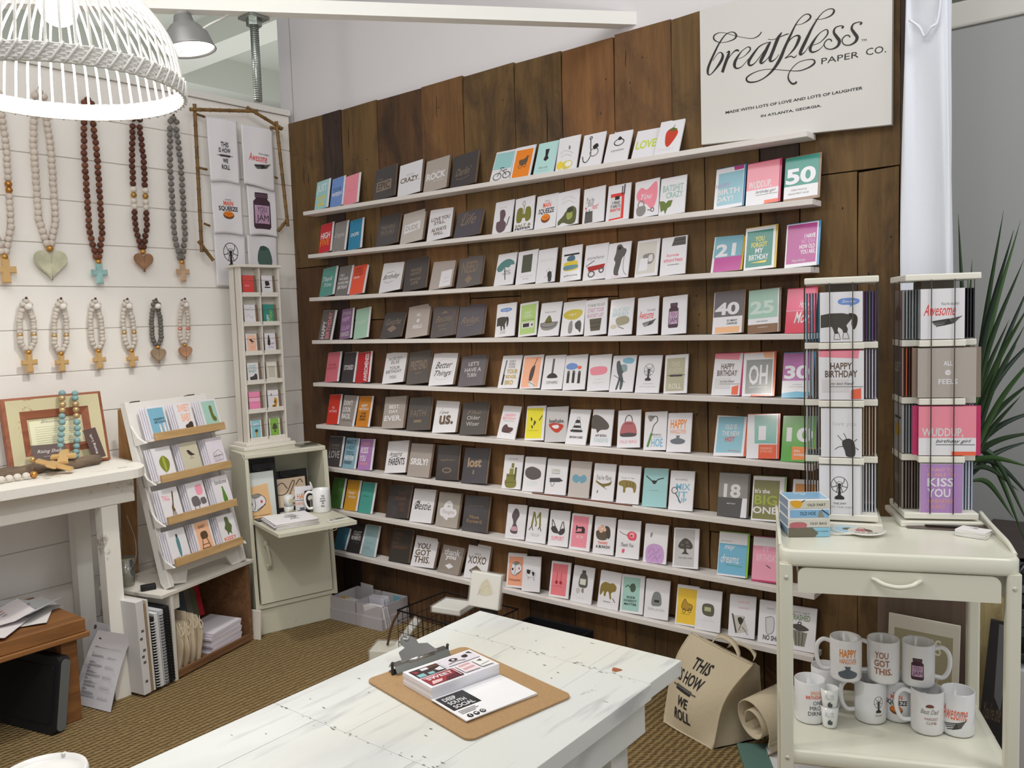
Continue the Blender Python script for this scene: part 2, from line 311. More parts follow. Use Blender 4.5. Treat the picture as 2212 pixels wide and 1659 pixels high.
# every card: zoom-view corners, background, envelope colour, label, artwork
# zoom views used while measuring the photograph: x0, y0, scale
ZV = dict(A=(640, 240, 4.609), B=(640, 550, 4.609), C=(640, 830, 4.609), D=(680, 1020, 4.609), E=(1040, 240, 4.148), F=(1040, 600, 4.148),
          G=(1040, 960, 3.771), H=(1500, 300, 4.609), I=(1480, 600, 4.609), J=(1440, 900, 4.609), K=(1400, 1200, 4.609))
CARDS = """
0 s A 180 310 185 695 a w|slim aqua card reading JUST in white with yellow 'CUZ|T w 8 12 86 46 JUST;T y 14 52 80 90 'CUZ
0 s A 333 460 355 668 b w|slim blue card reading YOUR WISH|N k 14 34 86 48 YOUR;T w 8 50 90 64 WISH;N w 30 68 80 70 is my command
0 s A 468 612 483 645 p w|slim plain pink card with a tiny red line|N r 28 50 66 54 oh hey
0 w A 765 980 785 595 j n|dark charcoal card reading EPIC in a bronze box|R d 12 42 84 74;T j 18 46 78 70 EPIC;N d 16 32 40 38 TO
0 w A 1005 1245 1030 550 w n|white card reading CRAZY. in brown|N g 34 34 66 40 LET'S GO;T n 8 44 90 60 CRAZY.
0 w A 1262 1505 1283 508 h n|taupe card reading ROCK in bold white|N f 30 36 60 40 YOU;B w 8 42 90 64 ROCK;N w 40 68 84 72 MY WORLD
0 w A 1532 1785 1548 460 j n|charcoal card with Darlin' in bronze script|I d 16 42 82 66 Darlin';S d 1.5 20 74 44 78 74 72
0 m E 70 245 125 370 w w|white card with a bicycle drawing under an aqua print|R a 4 6 96 60;O m 4 34 84 20 11;O m 4 80 82 18 10;L m 4 34 84 48 62 70 74 80 82;S m 4 40 60 48 56 62 58;L m 4 60 66 78 64
0 m E 253 430 303 333 w w|white card with an orange panel and a baby carriage|R o 8 10 92 98;Q n 30 44 56 40 70 30 74 46 66 58 40 60;O n 3 40 64 8 5;O n 3 62 62 8 5;S n 3 74 36 82 34
0 m E 460 640 508 295 #b9e0de w|pale aqua card reading Nice job under a small owl|P k 40 22 60 22 56 44 64 52 50 60 38 54 44 42;N k 24 76 66 83 Nice job;L g 1 14 88 76 88
0 m E 658 845 700 252 w w|white card with a bee above yellow lemons|Q g 52 26 60 32 56 40 50 34;S l 3 14 48 34 40 60 46 76 52;S l 3 20 58 44 52 70 60;Q y 6 76 24 70 34 82 24 94 8 90;Q #dcc95a 34 76 66 72 80 84 60 96 36 94;E #f2efe2 60 82 16 8
0 m E 868 1065 910 220 w w|white card with a fish hook through a diamond ring|O k 4 34 12 5 4;S k 4 34 16 40 40 46 66 34 84 18 82 10 66;O g 5 60 58 18 12;Q k 50 40 66 32 76 42 60 50
0 m E 1088 1300 1130 187 w w|white card with a small ring drawing|O k 4 50 38 20 10;Q k 42 26 50 20 60 28 50 32;I g 22 58 78 68 congratulations
0 m E 1337 1553 1383 153 w w|white card with lime green letters|B #c9d85a 8 44 92 70 LOVE
0 m E 1553 1772 1600 100 w w|white card with a red strawberry|Q #c8402c 34 32 56 24 80 36 76 54 54 78 40 74 32 52;P #5a6b2c 40 30 56 22 78 30 60 34;S #5a6b2c 3 58 26 62 16;N f 12 82 80 90 SWEET
1 s A 220 345 220 1130 #cc3038 w|slim red card reading HIGH FIVE|T w 8 30 86 52 HIGH;T o 8 54 86 76 FIVE
1 s A 355 485 390 1112 g w|slim grey card with pale script|I l 10 36 90 56 Congrats
1 s A 512 645 522 1095 #2b86ad w|slim blue card reading OOPS|T w 14 44 80 56 OOPS
1 w A 788 1005 800 1065 j n|charcoal card reading TROUBLE TROUBLE|N d 14 34 82 46 TROUBLE;N d 14 50 82 62 TROUBLE;L d 1 14 66 82 66
1 w A 1030 1262 1043 1030 #c6beb8 n|taupe card reading DUDE. on a white patch|P w 12 40 82 34 84 62 12 68;T h 18 44 76 60 DUDE.
1 w A 1295 1540 1310 992 w n|white card reading LOVE YOU STILL. ALWAYS WILL.|T n 10 28 90 40 LOVE YOU;T n 24 42 72 52 STILL.;T n 16 62 80 74 ALWAYS;T n 26 76 70 86 WILL.
1 w A 1562 1825 1583 965 #57525a n|charcoal card with Life in looping bronze script|I d 18 28 78 62 Life;S d 2 26 50 20 34 40 24 36 60 24 56
1 m E 93 258 128 825 w w|white card with a purple glove drawing|N l 24 16 64 22 Adorable;Q #6a5560 30 30 52 28 62 44 56 60 70 72 66 92 40 98 20 86 18 64 34 60;S #6a5560 5 74 80 84 52
1 m E 285 455 310 795 w w|white card reading SALT & PEPPER under green shakers|Q v 14 34 40 32 42 60 34 74 12 70;Q v 58 32 82 34 86 66 64 74 56 60;R v 34 50 64 62;O g 3 46 18 6 7;L g 4 48 26 48 50;T v 8 80 90 88 SALT &;T k 8 90 90 97 PEPPER
1 m E 470 658 500 772 w w|white card reading MAIN SQUEEZE over an orange half|M squ 12 16 88 84
1 m E 668 862 685 735 w w|white card with a green artichoke drawing|S l 2 20 22 50 16 80 26;S l 2 20 34 50 28 80 38;Q #5f6240 40 60 66 46 88 56 90 80 84 96 60 98 30 90 10 96 8 84 30 70;Q #a3a85a 46 66 68 60 72 78 52 84;E #3f4428 60 56 14 8
1 m E 902 1092 920 707 w w|white card reading hot! in red over matches|I m 14 24 50 44 You're;I m 20 44 44 52 so;I r 42 46 72 62 hot!;P m 12 66 46 66 48 98 10 98;L k 3 16 62 20 72;L k 3 30 60 32 72;Q r 10 54 18 54 14 60
1 m E 1110 1312 1142 680 w w|white card with a cigarette pack drawing|P r 14 24 74 24 78 96 14 98;P f 14 34 64 34 66 92 14 94;R k 34 32 54 42;T k 24 46 58 54 I FIND;T k 18 56 62 64 IT HARD TO;T r 18 66 62 74 BREATHE;R k 62 6 66 30;R m 70 2 76 30
1 m E 1363 1580 1378 640 w w|white card with a large pink heart and a grey padlock|Q p 10 30 28 18 50 26 88 8 92 54 74 82 50 66 20 56 8 44;I w 26 36 72 52 You;O g 5 28 66 12 12;Q g 12 72 44 70 48 86 34 96 14 92;O m 3 76 84 6 5;L m 3 56 82 70 84
1 m E 1585 1815 1610 615 w w|white card reading BATSHIT CRAZY over a green bat|T #9fc0b8 10 20 90 38 BATSHIT;T #9fc0b8 24 40 90 56 CRAZY;P #6b7a3a 0 60 18 62 26 68 34 62 52 62 46 78 34 82 26 98 20 86 8 90 4 76
2 s B 228 370 248 145 #5f9e93 w|slim green card with Thank You in white script|I w 10 32 84 48 Thank;I w 26 54 84 68 You
2 s B 383 518 425 128 #7a7573 w|slim grey card with stacked white lettering|T f 16 26 50 34 HAVE A;T f 10 38 86 48 WICKED;T f 8 52 92 62 AWESOME;T w 12 66 90 78 BIRTHDAY
2 s B 527 668 555 120 #ef5d40 w|slim orange red card with dark lettering at the top|T #7a2a22 14 8 70 16 DON'T;T #7a2a22 10 18 78 26 FORGET;T #7a2a22 10 28 80 36 TO GET;T w 14 38 56 45 DRUNK
2 w B 820 1040 825 92 w n|white card with Birthday in thin black script|I k 10 42 88 62 Birthday;S k 1 14 62 34 70 60 66;N k 24 34 60 37 HAPPY
2 w B 1060 1290 1072 62 j n|charcoal card reading WHOLE HEART WHOLE LIFE|T d 26 32 76 42 WHOLE;T d 26 44 76 53 HEART;T d 26 62 76 71 WHOLE;T d 34 74 66 83 LIFE
2 w B 1318 1555 1342 45 #b3a8a2 n|taupe card with a small white square in the corner|P w 44 46 92 44 92 94 44 96;N l 60 66 84 72 SIT;N l 56 78 86 84 COMFORT
2 w B 1590 1840 1598 20 #6a6464 n|grey card reading NEED above a diamond|T d 14 22 80 58 NEED;P d 48 64 64 78 48 92 32 78
2 m E 108 275 140 1290 w w|white card with a teal umbrella|Q #5f8a88 4 44 24 26 56 18 86 26 94 38 78 38 66 46 48 44 34 54 14 56;L k 4 46 46 56 84;N k 44 54 78 60 SWEET;N k 38 62 82 68 SHELTER
2 m E 303 478 325 1268 w w|white card with a dark grey green rectangle|R #56584a 24 12 74 66;N l 20 76 80 80 thinking;N g 36 84 64 88 OF YOU
2 m E 483 648 512 1250 w w|white card with a dark beetle and pale lettering|N #d5c9c6 14 28 84 38 love you;M beetle 54 60 90 98
2 m E 703 882 725 1225 w w|white card with a yellow ink bottle|R k 12 22 88 27;Q #4f6f80 34 30 62 28 66 42 30 42;Q #e0c22c 22 46 74 44 84 56 80 70 20 70 14 56;Q #5f8a92 18 56 80 56 78 66 20 68;N k 18 82 84 88 gallivanting
2 m E 905 1110 935 1210 w w|white card with a red wagon|I g 12 32 84 46 anywhere;P #b02c26 18 62 92 58 88 72 22 76;L k 3 20 68 10 60 44 46;O m 5 36 84 13 8;O m 5 78 76 9 6
2 m E 1110 1322 1140 1195 w w|white card with a grey deep sea diver|Q m 38 8 56 6 68 16 82 22 78 36 66 46 62 62 56 84 58 92 38 90 34 74 38 56 30 46 36 28;S m 2 76 34 74 60 80 84 94 94;E k 50 16 8 5;N p 30 94 70 97 hello
2 m E 1370 1570 1395 1170 w w|white card with beige panel and a toilet paper roll|R #d6d1ca 6 6 88 92;Q g 30 42 70 38 82 50 70 66 46 64;Q f 56 44 72 42 74 58 58 60;P w 20 50 54 50 54 84 14 84
2 m E 1595 1820 1620 1145 w w|white card with a typewriter corner and pink words|P m 50 2 94 2 96 24 40 24;L k 2 50 10 92 10;L k 2 46 18 94 18;T p 24 44 72 52 love;T p 12 56 88 66 stories;N k 30 72 74 75 ALL OUR ENDINGS
3 s B 215 350 280 560 #6a6461 w|slim grey card with vertical HAPPY and pink BIRTHDAY|V w 18 36 46 96 HAPPY;V p 54 6 84 96 BIRTHDAY
3 s B 428 545 455 550 #8c6a90 w|slim mauve card with stacked lettering|N l 14 8 84 20 IF YOU'RE;T #c9a4cc 12 26 84 42 HAPPY;T #c9a4cc 12 56 84 70 CLAP;T l 12 76 84 92 HANDS
3 s B 568 710 585 548 #a9cdb8 w|slim plain mint card|N #c5ddd0 18 40 82 52 HOORAY
3 w B 832 1040 858 548 j n|charcoal card with script above a bronze diamond|I d 12 36 86 56 Gotcha;P d 50 58 74 70 50 82 26 70
3 w B 1083 1312 1095 525 #b3a8a2 n|taupe card reading ALL THE FEELS on the wall ledge|M feels 20 24 80 74
3 w B 1333 1580 1338 515 #5c5657 n|charcoal card with a bronze arc above script|P d 34 28 50 20 66 28;I d 14 34 86 54 Besties;N d 26 62 70 70 PERFECT;N d 34 74 66 82 GEMS
3 w B 1590 1860 1593 505 #5e5860 n|charcoal card with Relax in bronze script|I d 12 40 84 60 Relax.;S d 2 30 66 54 66 70 60
3 m F 118 290 145 242 w w|white card with a horse's hindquarters and Sorry bubble, on the wall|M sorry 16 14 80 38;M horse 6 40 66 92
3 m F 328 487 342 235 w w|white card with a green panel and microwave|R #b3cf7f 8 6 92 94;N w 30 26 66 34 DON'T;N w 28 36 68 44 LOOK;N k 18 50 84 54 that's our beep;R f 18 58 84 76;R k 24 62 58 73;E m 74 68 5 4
3 m F 500 683 532 232 w w|white card with a glass citrus juicer|N k 22 26 76 31 Squeeze;Q #6f6a36 28 56 46 38 62 56 56 66 34 66;Q g 8 60 46 62 90 58 84 74 60 82 30 82 14 76;O k 2 46 66 38 8
3 m F 705 903 723 225 w w|white card with a mustard speech bubble over two dogs|Q #cbb838 8 32 40 24 84 28 88 42 64 54 30 52 8 44;N w 30 36 64 42 HEY;Q g 34 66 44 56 50 64 52 84 46 94 34 90;Q k 62 66 80 58 90 70 88 94 78 86 66 80
3 m F 918 1112 930 208 w w|white card with pink words above a wooden bucket|N k 12 12 88 20 IT'S NEVER TOO LATE;T #cf9ab8 12 24 86 36 START YOUR;T #cf9ab8 12 40 86 50 BUCKET LIST;P #5c5444 22 54 78 54 72 88 30 88;L k 2 24 66 76 66;L k 2 26 78 74 78
3 m F 1132 1340 1155 202 w w|white card reading SLICED BREAD over a loaf|T #b9cfd2 12 24 84 34 SLICED;T #b9cfd2 12 36 80 48 BREAD;Q #a39a82 30 54 60 48 84 54 84 68 50 74 34 70;E #cfc7b0 22 76 14 6;L g 4 40 76 66 84
3 m F 1388 1573 1402 182 w w|white card reading Awesome over a fork, on the wall|M awe 8 32 92 82
3 m F 1610 1828 1625 170 w w|white card with a purple jam jar, on the wall|M jar 20 18 74 84
4 s B 283 415 320 968 #d4707f w|slim rose card with small tilted red lettering|T #a33a50 14 38 74 46 YOU ARE;N #a33a50 10 50 84 58 FOREVER
4 s B 443 575 485 975 #3f3b3d w|slim black card reading STOKED|T f 12 42 88 58 STOKED
4 s B 587 725 615 975 #b82a32 w|slim crimson card with vertical AWESOMENESS|V w 60 6 90 96 AWESOMENESS
4 w B 852 1072 868 985 w n|white card reading NOBODY ELSE YOUR BIRTHDAY YOU|N k 16 16 80 26 NOBODY;N k 30 28 68 38 ELSE;N k 26 46 74 56 YOUR;N k 12 58 84 68 BIRTHDAY;N k 32 76 66 86 YOU.
4 w B 1092 1322 1105 980 #5b5452 n|charcoal card reading PRETEND|T d 12 28 86 56 PRETEND;N d 34 64 68 70 GREAT
4 w B 1325 1580 1355 988 w n|white card with Better Things in script and laurel|I k 16 28 84 48 Better;I k 16 54 86 76 Things;O l 1 50 52 42 32
4 w B 1607 1868 1630 988 #6a646a n|grey card reading LET'S HAVE A TURN|T l 30 28 72 40 LET'S;T l 18 46 84 58 HAVE A;T l 30 62 68 74 TURN
4 m F 143 315 185 702 w w|white card reading YOUR EDGE BRO beside a knife|L m 6 24 14 20 60;L k 9 22 58 20 90;N k 40 14 72 22 DON'T;N k 40 24 72 30 EVER;N k 40 32 72 38 LOSE;T #c2a23a 34 42 90 56 YOUR;T #c2a23a 34 60 90 72 EDGE,;T #c2a23a 34 76 76 90 BRO
4 m F 340 517 372 700 w w|white card with a peach panel and vintage vacuum|R s 6 6 90 96;Q #4a3a38 50 36 64 32 62 58 54 76 42 76 42 52;L k 3 58 34 70 10;Q f 44 78 66 82 74 94 46 94;S k 2 40 80 66 88 74 94
4 m F 532 715 567 700 w w|white card with a black plunger|R m 40 10 50 56;Q k 34 54 58 54 72 66 22 66;N k 22 76 78 84 STUFF HAPPENS.
4 m F 725 920 748 700 w w|white card with two speech bubbles over three tiny figures|Q b 8 28 30 22 56 28 56 38 34 42 10 38;Q x 56 34 72 32 78 38 66 42;R k 14 50 26 80;R k 38 50 50 80;R k 64 52 76 82;E m 20 48 6 4;E m 44 48 6 4;E m 70 50 6 4
4 m F 943 1138 965 698 w w|white card with a pink bar of soap|Q p 10 36 50 32 82 36 84 50 60 56 20 56 10 50;N l 34 66 66 70 DON'T;N l 26 76 74 80 DROP IT
4 m F 1142 1350 1178 702 w w|white card with a knight in grey blue armour|Q c 44 10 70 6 92 12 84 22 60 22 46 18;Q #4a5357 18 18 30 14 38 26 60 28 62 42 48 50 56 70 52 92 44 92 42 70 34 92 26 92 34 62 26 48 20 34;Q #8aa0a6 40 26 62 26 66 42 50 44;L k 2 12 54 64 74
4 m F 1372 1583 1412 700 w w|white card with a black desk fan, on the wall|M fan 24 22 76 68;N l 30 74 74 77 THE SHIT;N l 20 82 84 85 HITS THE FAN
4 m F 1630 1835 1648 690 w w|white card with a khaki panel and rolling pin|R #b9b39a 8 8 88 94;N #cfcab5 28 18 66 30 THIS;N #cfcab5 20 34 76 46 IS HOW;M pin 10 48 92 58;T #e0dcc8 22 74 76 88 ROLL
5 s C 297 418 338 93 #d23a2c w|slim bright red card with tiny centred lettering|N w 34 40 56 48 THE;N w 14 52 84 60 HOTNESS.
5 s C 425 568 490 108 #9a918c w|slim taupe card reading DON'T LOOK BACK|T w 10 16 76 32 DON'T;T w 10 38 70 54 LOOK;T w 10 60 76 76 BACK.;N k 14 80 88 84 YOU'RE NOT GOING THERE
5 s C 588 722 635 120 #cc8124 w|slim orange card reading HAPPY BIRTHDAY in two colours|T f 24 26 76 36 HAPPY;T f 12 38 88 46 BIRTHDAY;T k 30 52 72 60 ONE;T k 26 62 74 70 MORE;T k 24 72 74 80 DRINKS
5 w C 848 1072 878 128 #aba19b n|taupe card reading BEST. DAY. EVER.|T w 24 26 74 38 BEST.;T w 26 42 70 52 DAY.;T w 8 60 88 76 EVER.
5 w C 1093 1325 1118 140 #55504f n|charcoal card reading FAITH|N d 12 38 80 58 FAITH;R d 30 68 64 76
5 w C 1350 1595 1377 158 w n|white card reading I love us. in heavy brown letters|I k 20 34 60 44 I love;B n 24 48 84 76 us.;R k 30 28 32 30
5 w C 1622 1880 1645 172 #55504f n|charcoal card reading Older Wiser|I d 18 30 78 40 The;N l 22 44 76 56 Older;N l 22 62 76 74 Wiser
5 m F 135 295 195 1150 w w|white card with a brown boot and pink letters|T p 18 24 80 32 HAPPY;T p 10 34 84 42 BIRTHDAY;L k 1 18 46 76 46;Q #5c3f3c 24 62 40 56 52 64 78 66 76 76 50 82 20 78;L k 2 20 80 74 82
5 m F 385 552 412 1145 w w|white card with a bright yellow panel|R #e8dc34 4 6 88 94;Q #4a4420 24 32 34 38 28 44;Q #4a4420 44 42 54 48 42 58;Q #4a4420 30 56 40 60 36 66;L k 4 70 42 86 28;N #b9ac30 16 70 70 73 LOVE AT FIRST
5 m F 565 755 587 1158 w w|white card with grey panel reading beefcake. and a steak|R #cbc8ca 0 0 100 100;T k 16 34 86 46 beefcake.;Q #c2402c 14 50 44 46 82 52 78 64 58 74 36 68;Q w 30 54 58 52 62 60 44 62
5 m F 757 937 805 1178 w w|white card with a striped party hat cone|P w 44 20 50 20 70 62 22 62;L k 2 44 20 22 62;L k 2 50 20 70 62;Q k 38 30 52 30 56 38 34 38;Q k 32 46 60 46 62 52 30 52;Q k 22 58 70 58 72 64 20 64;T k 18 76 82 82 BIRTHDAY LOSERS
5 m F 970 1155 1008 1180 w w|white card with a dark hog drawing|Q #57504b 0 18 30 16 66 30 84 44 76 54 46 56 30 64 22 54 0 50;T k 22 68 78 76 HAPPY BIRTHDAY,;T #b9cfd2 16 78 86 90 THUNDER PIG
5 m F 1213 1415 1223 1188 w w|white card reading OLD BAG under a red handbag|M bag 8 12 88 72;N p 12 80 86 88 OLD BAG
5 m F 1450 1648 1465 1195 w w|white card reading HOE beside a garden hoe|Q g 14 10 44 12 26 26;S m 4 26 14 52 12 58 24 42 36 34 56;L #5c8a3a 10 34 56 18 92;T c 34 70 86 92 HOE;N k 36 58 78 62 HAPPY BIRTHDAY;N c 42 64 80 68 YOU OLD
5 m F 1655 1868 1675 1205 w w|white card reading HAPPY HANGOVER over an ice pack, on the wall|M hang 10 16 82 80
6 s C 297 440 345 510 #4a4648 w|slim charcoal card reading LOVE in thin letters|N d 26 26 78 34 POWERED;N d 26 38 74 44 TO WITH;N l 10 48 90 72 LOVE
6 s C 455 585 510 528 #8cb3c4 w|slim blue card with tall dark stacked lettering|T i 10 6 86 20 MAKE IT;T i 10 24 84 38 A NIGHT;T i 14 42 84 56 YOU'LL;T w 8 58 88 72 NEVER;T k 10 76 78 86 FORGET.
6 s C 608 745 648 545 #b07fbb w|slim violet card reading KISS YOU|N s 20 10 76 20 I WANT;T w 10 26 68 46 KISS;T w 8 52 56 72 YOU;N s 12 76 76 84 WHENEVER
6 w C 877 1095 895 570 w n|white card reading Amazing PARENTS|I k 12 34 76 50 Amazing;T k 14 54 90 76 PARENTS;S k 2 20 52 40 48 64 54
6 w C 1100 1330 1150 588 #a79d97 n|taupe card reading SRSLY?|B w 8 44 88 64 SRSLY?
6 w C 1385 1608 1412 605 #413d3f n|charcoal card with a small gold oval badge|N d 14 38 84 46 magnificence;E d 50 72 22 8;E z 50 72 17 5
6 w C 1640 1892 1668 640 #45424a n|charcoal card reading lost|B #a58e72 18 26 76 54 lost;P d 44 62 50 62 50 74 42 74
6 m G 163 313 198 75 w w|white card with a stack of olive luggage|Q v 16 74 60 70 74 74 72 94 24 96;R v 20 56 62 72;R #8f8c44 34 40 56 56;R v 42 24 56 38;R #5c5a2c 62 36 72 72;L k 1 16 82 70 80;L k 1 22 62 62 62;N k 22 10 74 13 YOU'VE GOT
6 m G 330 497 365 92 w w|white card with a dark oval cushion|Q #5c5656 12 34 40 28 74 36 84 48 78 60 44 66 14 58 6 46;N #d0dde8 20 70 72 84 COMFY
6 m G 512 680 548 105 w w|white card with a folding pocket knife|N v 24 28 64 36 LOOKING;N k 26 38 66 42 SHARP;P #4a4a50 18 54 66 52 84 60 66 64 20 66;S m 2 24 66 34 78 44 66
6 m G 702 868 738 122 #c6bdb8 w|beige card with a blue sleep mask|Q #6fa0b8 14 44 30 36 50 42 70 36 84 46 76 56 58 60 50 54 38 60 20 56;N l 30 68 66 72 sweet dreams
6 m G 893 1068 930 140 w w|white card with a vintage airplane|I m 14 30 84 44 You're Plane;Q #7a6c34 14 46 44 54 76 50 86 44 82 56 56 62 70 70 44 62 18 52;Q k 24 72 28 76 24 82
6 m G 1095 1275 1125 157 w w|white card with a prowling tiger|N k 16 30 76 34 Go get 'em, tiger;Q #8f7c3c 6 44 26 38 66 40 84 48 84 66 76 70 68 58 40 58 38 70 28 70 26 56 8 52;L k 1.5 40 42 44 56;L k 1.5 56 42 58 56;L k 1.5 70 44 72 56
6 m G 1305 1500 1330 177 #9fcdd0 w|pale blue card with a seagull in flight|S k 4 10 20 30 30 46 36 62 28 84 24;Q k 34 32 56 32 50 40 42 40;N g 30 56 66 59 just breathe
6 m G 1520 1715 1545 195 w w|white card reading MIX IT UP in blue around a whisk|N k 22 20 72 24 MIX UP SOMETHING;T c 26 32 86 48 MIX;T c 38 52 76 66 IT;T c 38 68 74 80 UP;O m 3 22 50 12 8;S m 4 24 56 36 66 50 82
7 s C 325 450 372 930 #4f8040 w|slim green card half behind the mug|N #2f5a28 16 56 60 70 GO YOU
7 s C 468 600 515 950 #d29a34 w|slim mustard card with white script|I w 16 36 74 48 Happy;I w 24 50 84 62 Birthday
7 s C 612 750 665 970 #4fa196 w|slim teal card with a tiny black line of text|N k 16 42 66 47 I can't even
7 w C 887 1110 922 1005 #3f3a3a n|black card with rust coloured stacked words|T #6a4a3c 46 18 84 30 WE GET;T #6a4a3c 30 34 84 46 STRONGER;T #6a4a3c 54 52 84 64 EVERY;T #6a4a3c 58 68 84 80 YEAR
7 w C 1125 1355 1168 1038 w n|white card with Bestie. in black script|I k 14 38 90 62 Bestie.;S k 2 18 60 14 44 34 36 30 52 16 58
7 w C 1380 1612 1430 1070 #a8a098 n|taupe card with a white cloud|Q w 14 48 26 44 34 30 52 22 66 30 70 44 86 48 90 60 78 70 56 72 50 80 32 72 16 66;I h 24 50 80 64 Thoughts;I h 44 36 62 44 My
7 w C 1645 1900 1685 1105 #4a474c n|charcoal card reading Move Forward|N d 20 26 80 30 KEEP CALM AND;N #b08a62 28 54 66 64 Move;N #b08a62 18 66 82 76 Forward.
7 m G 190 343 222 467 w w|white card with a dress form mannequin|Q #5a5058 40 12 56 14 66 30 56 44 52 54 62 70 60 84 34 84 24 76 36 58 34 46 26 32;Q #c9a0aa 30 66 54 64 60 76 30 76;L l 1 16 92 70 92
7 m G 357 515 395 490 w w|white card with a pair of olive suspenders|L v 9 30 12 24 54;L v 9 60 12 66 52;L v 7 32 14 46 44 44 54;L v 7 62 12 48 30;L m 4 24 54 12 66;L m 4 26 54 32 66;L m 4 66 52 58 62;L m 4 66 52 74 66;N l 26 74 66 82 HOLD UP
7 m G 538 698 567 512 w w|white card with a black brassiere|S #3f3a40 4 16 50 14 26 34 48;S #3f3a40 4 56 54 68 30 78 50;Q #3f3a40 10 50 30 44 50 60 46 64 22 62;Q #3f3a40 48 62 64 50 80 50 78 62 60 68;T p 16 72 80 84 SUPPORT
7 m G 710 875 747 537 w w|white card with a pink panel and black sewing machine|R #ec8fa0 8 6 84 92;P k 26 32 32 32 32 36 62 34 70 40 70 52 24 54 26 50 54 48 54 40 34 40 30 48 26 48;R w 34 60 62 66;R p 38 61 58 65
7 m G 903 1070 932 563 w w|white card reading THANKS A BUNCH over a basket of eggs|Q #5c5040 12 38 66 36 62 60 20 60;Q #4a3f38 52 24 74 28 80 50 70 58 58 42;E #e0b49a 24 32 9 5;E #e0b49a 38 26 9 5;E #e0b49a 50 34 9 5;E #e0b49a 34 38 9 5;T x 22 66 70 73 THANKS;T k 14 76 82 84 A BUNCH!
7 m G 1090 1277 1115 588 w w|white card with pink blossoms and Thank You script|Q #e2566a 44 36 62 28 84 34 82 50 60 52 48 46;Q #f3a5ac 56 34 72 32 74 44 60 44;S k 2 10 30 26 36 44 40;I k 20 60 76 70 Thank You;Q #e2566a 28 78 38 76 36 86 28 86;E k 64 40 4 2
7 m G 1313 1500 1340 618 w w|white card with a big lilac chrysanthemum|Q #c79fd0 10 70 20 56 46 50 78 56 90 76 84 98 50 99 16 98;S #a878b8 2 20 76 34 62 54 74 70 60;S #a878b8 2 24 90 44 76 62 88 78 76;S #a878b8 2 38 96 52 84 66 96;Q g 26 24 34 22 32 32 26 34
7 m G 1555 1760 1567 652 w w|white card with a grey panel and old oak tree|R #c4c2c3 6 2 84 96;M tree 16 24 80 66;I g 22 72 76 78 Family Life
8 s D 180 302 215 500 #3f6f86 w|slim deep blue card under the drop leaf|N #2f5a70 20 48 76 52 hi there
8 s D 315 455 365 498 #343234 w|slim black card reading COLLECT MOMENTS|T l 22 28 82 42 COLLECT;T l 14 44 84 58 MOMENTS;N m 30 62 76 68 NOT THINGS
8 s D 463 598 515 520 #9dbcc2 w|slim pale blue card with faint lettering|N #7fa8b4 16 26 66 34 SOMETIMES;N #7fa8b4 16 56 76 64 YOU JUST;N #7fa8b4 16 70 56 78 HOPE
8 w D 732 938 768 562 #3d3835 n|black card with WITH YOU in rust letters|T #6a4a3c 12 10 54 20 WITH;T #6a4a3c 12 24 44 34 YOU;T #6a4a3c 12 38 38 46 IT'S;T #6a4a3c 12 50 88 60 DIFFERENT
8 w D 950 1190 985 612 w n|white card reading YOU GOT THIS. in brown|T n 12 28 70 46 YOU;T n 10 48 76 66 GOT;T n 10 68 80 88 THIS.
8 w D 1215 1440 1268 668 #958b84 n|taupe card reading thank you over a diamond|T w 12 28 86 46 thank;T w 24 48 72 62 you;P w 50 70 70 78 50 86 30 78
8 w D 1478 1715 1515 705 w n|white card reading XOXO|T n 8 36 88 58 XOXO;N n 34 28 62 33 MEGA;P n 50 62 80 78 50 94 20 78
8 m G 200 348 218 860 w w|white card with a peach panel and toaster|R #f3a888 8 10 86 94;M toast 18 24 78 66;I n 14 74 76 82 Totes gonna
8 m G 335 477 348 885 w w|white card with a black and white cow|Q w 20 38 70 44 80 58 74 68 64 62 40 58 34 62 24 50;Q k 24 38 44 40 40 50 26 48;Q k 52 44 68 46 62 56;L k 2 34 58 34 66;L k 2 66 60 68 68;O k 1 48 50 26 10
8 m G 547 703 578 923 w w|white card with a rose panel and cherry earrings|R #ec7f88 8 6 86 94;L #8a2c3a 2 34 30 34 52;L #8a2c3a 2 56 30 56 52;E #a02c3a 34 58 7 5;E #a02c3a 56 58 7 5;N #a02c3a 24 68 66 70 you are a gem
8 m G 722 890 767 960 w w|white card with a dark pill bottle|R #4a4a46 42 10 60 20;Q #5a5b52 40 20 62 20 72 34 70 56 34 56 32 34;R #d8d8cf 36 34 64 50;Q l 22 64 36 60 42 70 28 76;Q g 48 62 58 60 58 72 50 70;N l 28 86 66 88 CHILL PILL
8 m G 940 1108 985 995 w w|white card with a golden lion|Q #8a7536 8 40 26 30 50 32 66 30 82 38 80 50 66 54 60 60 64 72 56 72 48 56 38 56 34 68 26 66 24 54 12 66 6 62;L k 3 70 70 82 80;T k 28 80 62 83 fearless
8 m G 1125 1310 1147 1020 w w|white card with aqua panel and a tape measure|R #a5cfc6 8 6 82 94;Q #4a5c4a 40 26 56 22 64 34 56 44 42 42;S #4a5c4a 4 42 36 30 28 18 34;T k 26 56 64 62 SIZE;T k 16 65 72 71 DOESN'T;T k 18 74 72 80 MATTER
8 m G 1320 1515 1345 1062 w w|white card with a grey thimble|Q #7f8484 36 34 62 34 70 62 50 68 28 64;R k 40 52 60 58;N #a9b0b4 16 72 84 82 little pricks
8 m G 1575 1750 1600 1100 w w|white card with a yellow panel and toy duck|R #eec53a 6 8 92 96;Q #b9902a 28 46 40 34 52 44 74 48 70 60 40 62 26 56;S k 2 28 46 40 34 52 44 74 48 70 60 40 62 26 56 28 46;O k 2 38 64 7 5;O k 2 64 62 7 5;L k 1 24 72 66 72
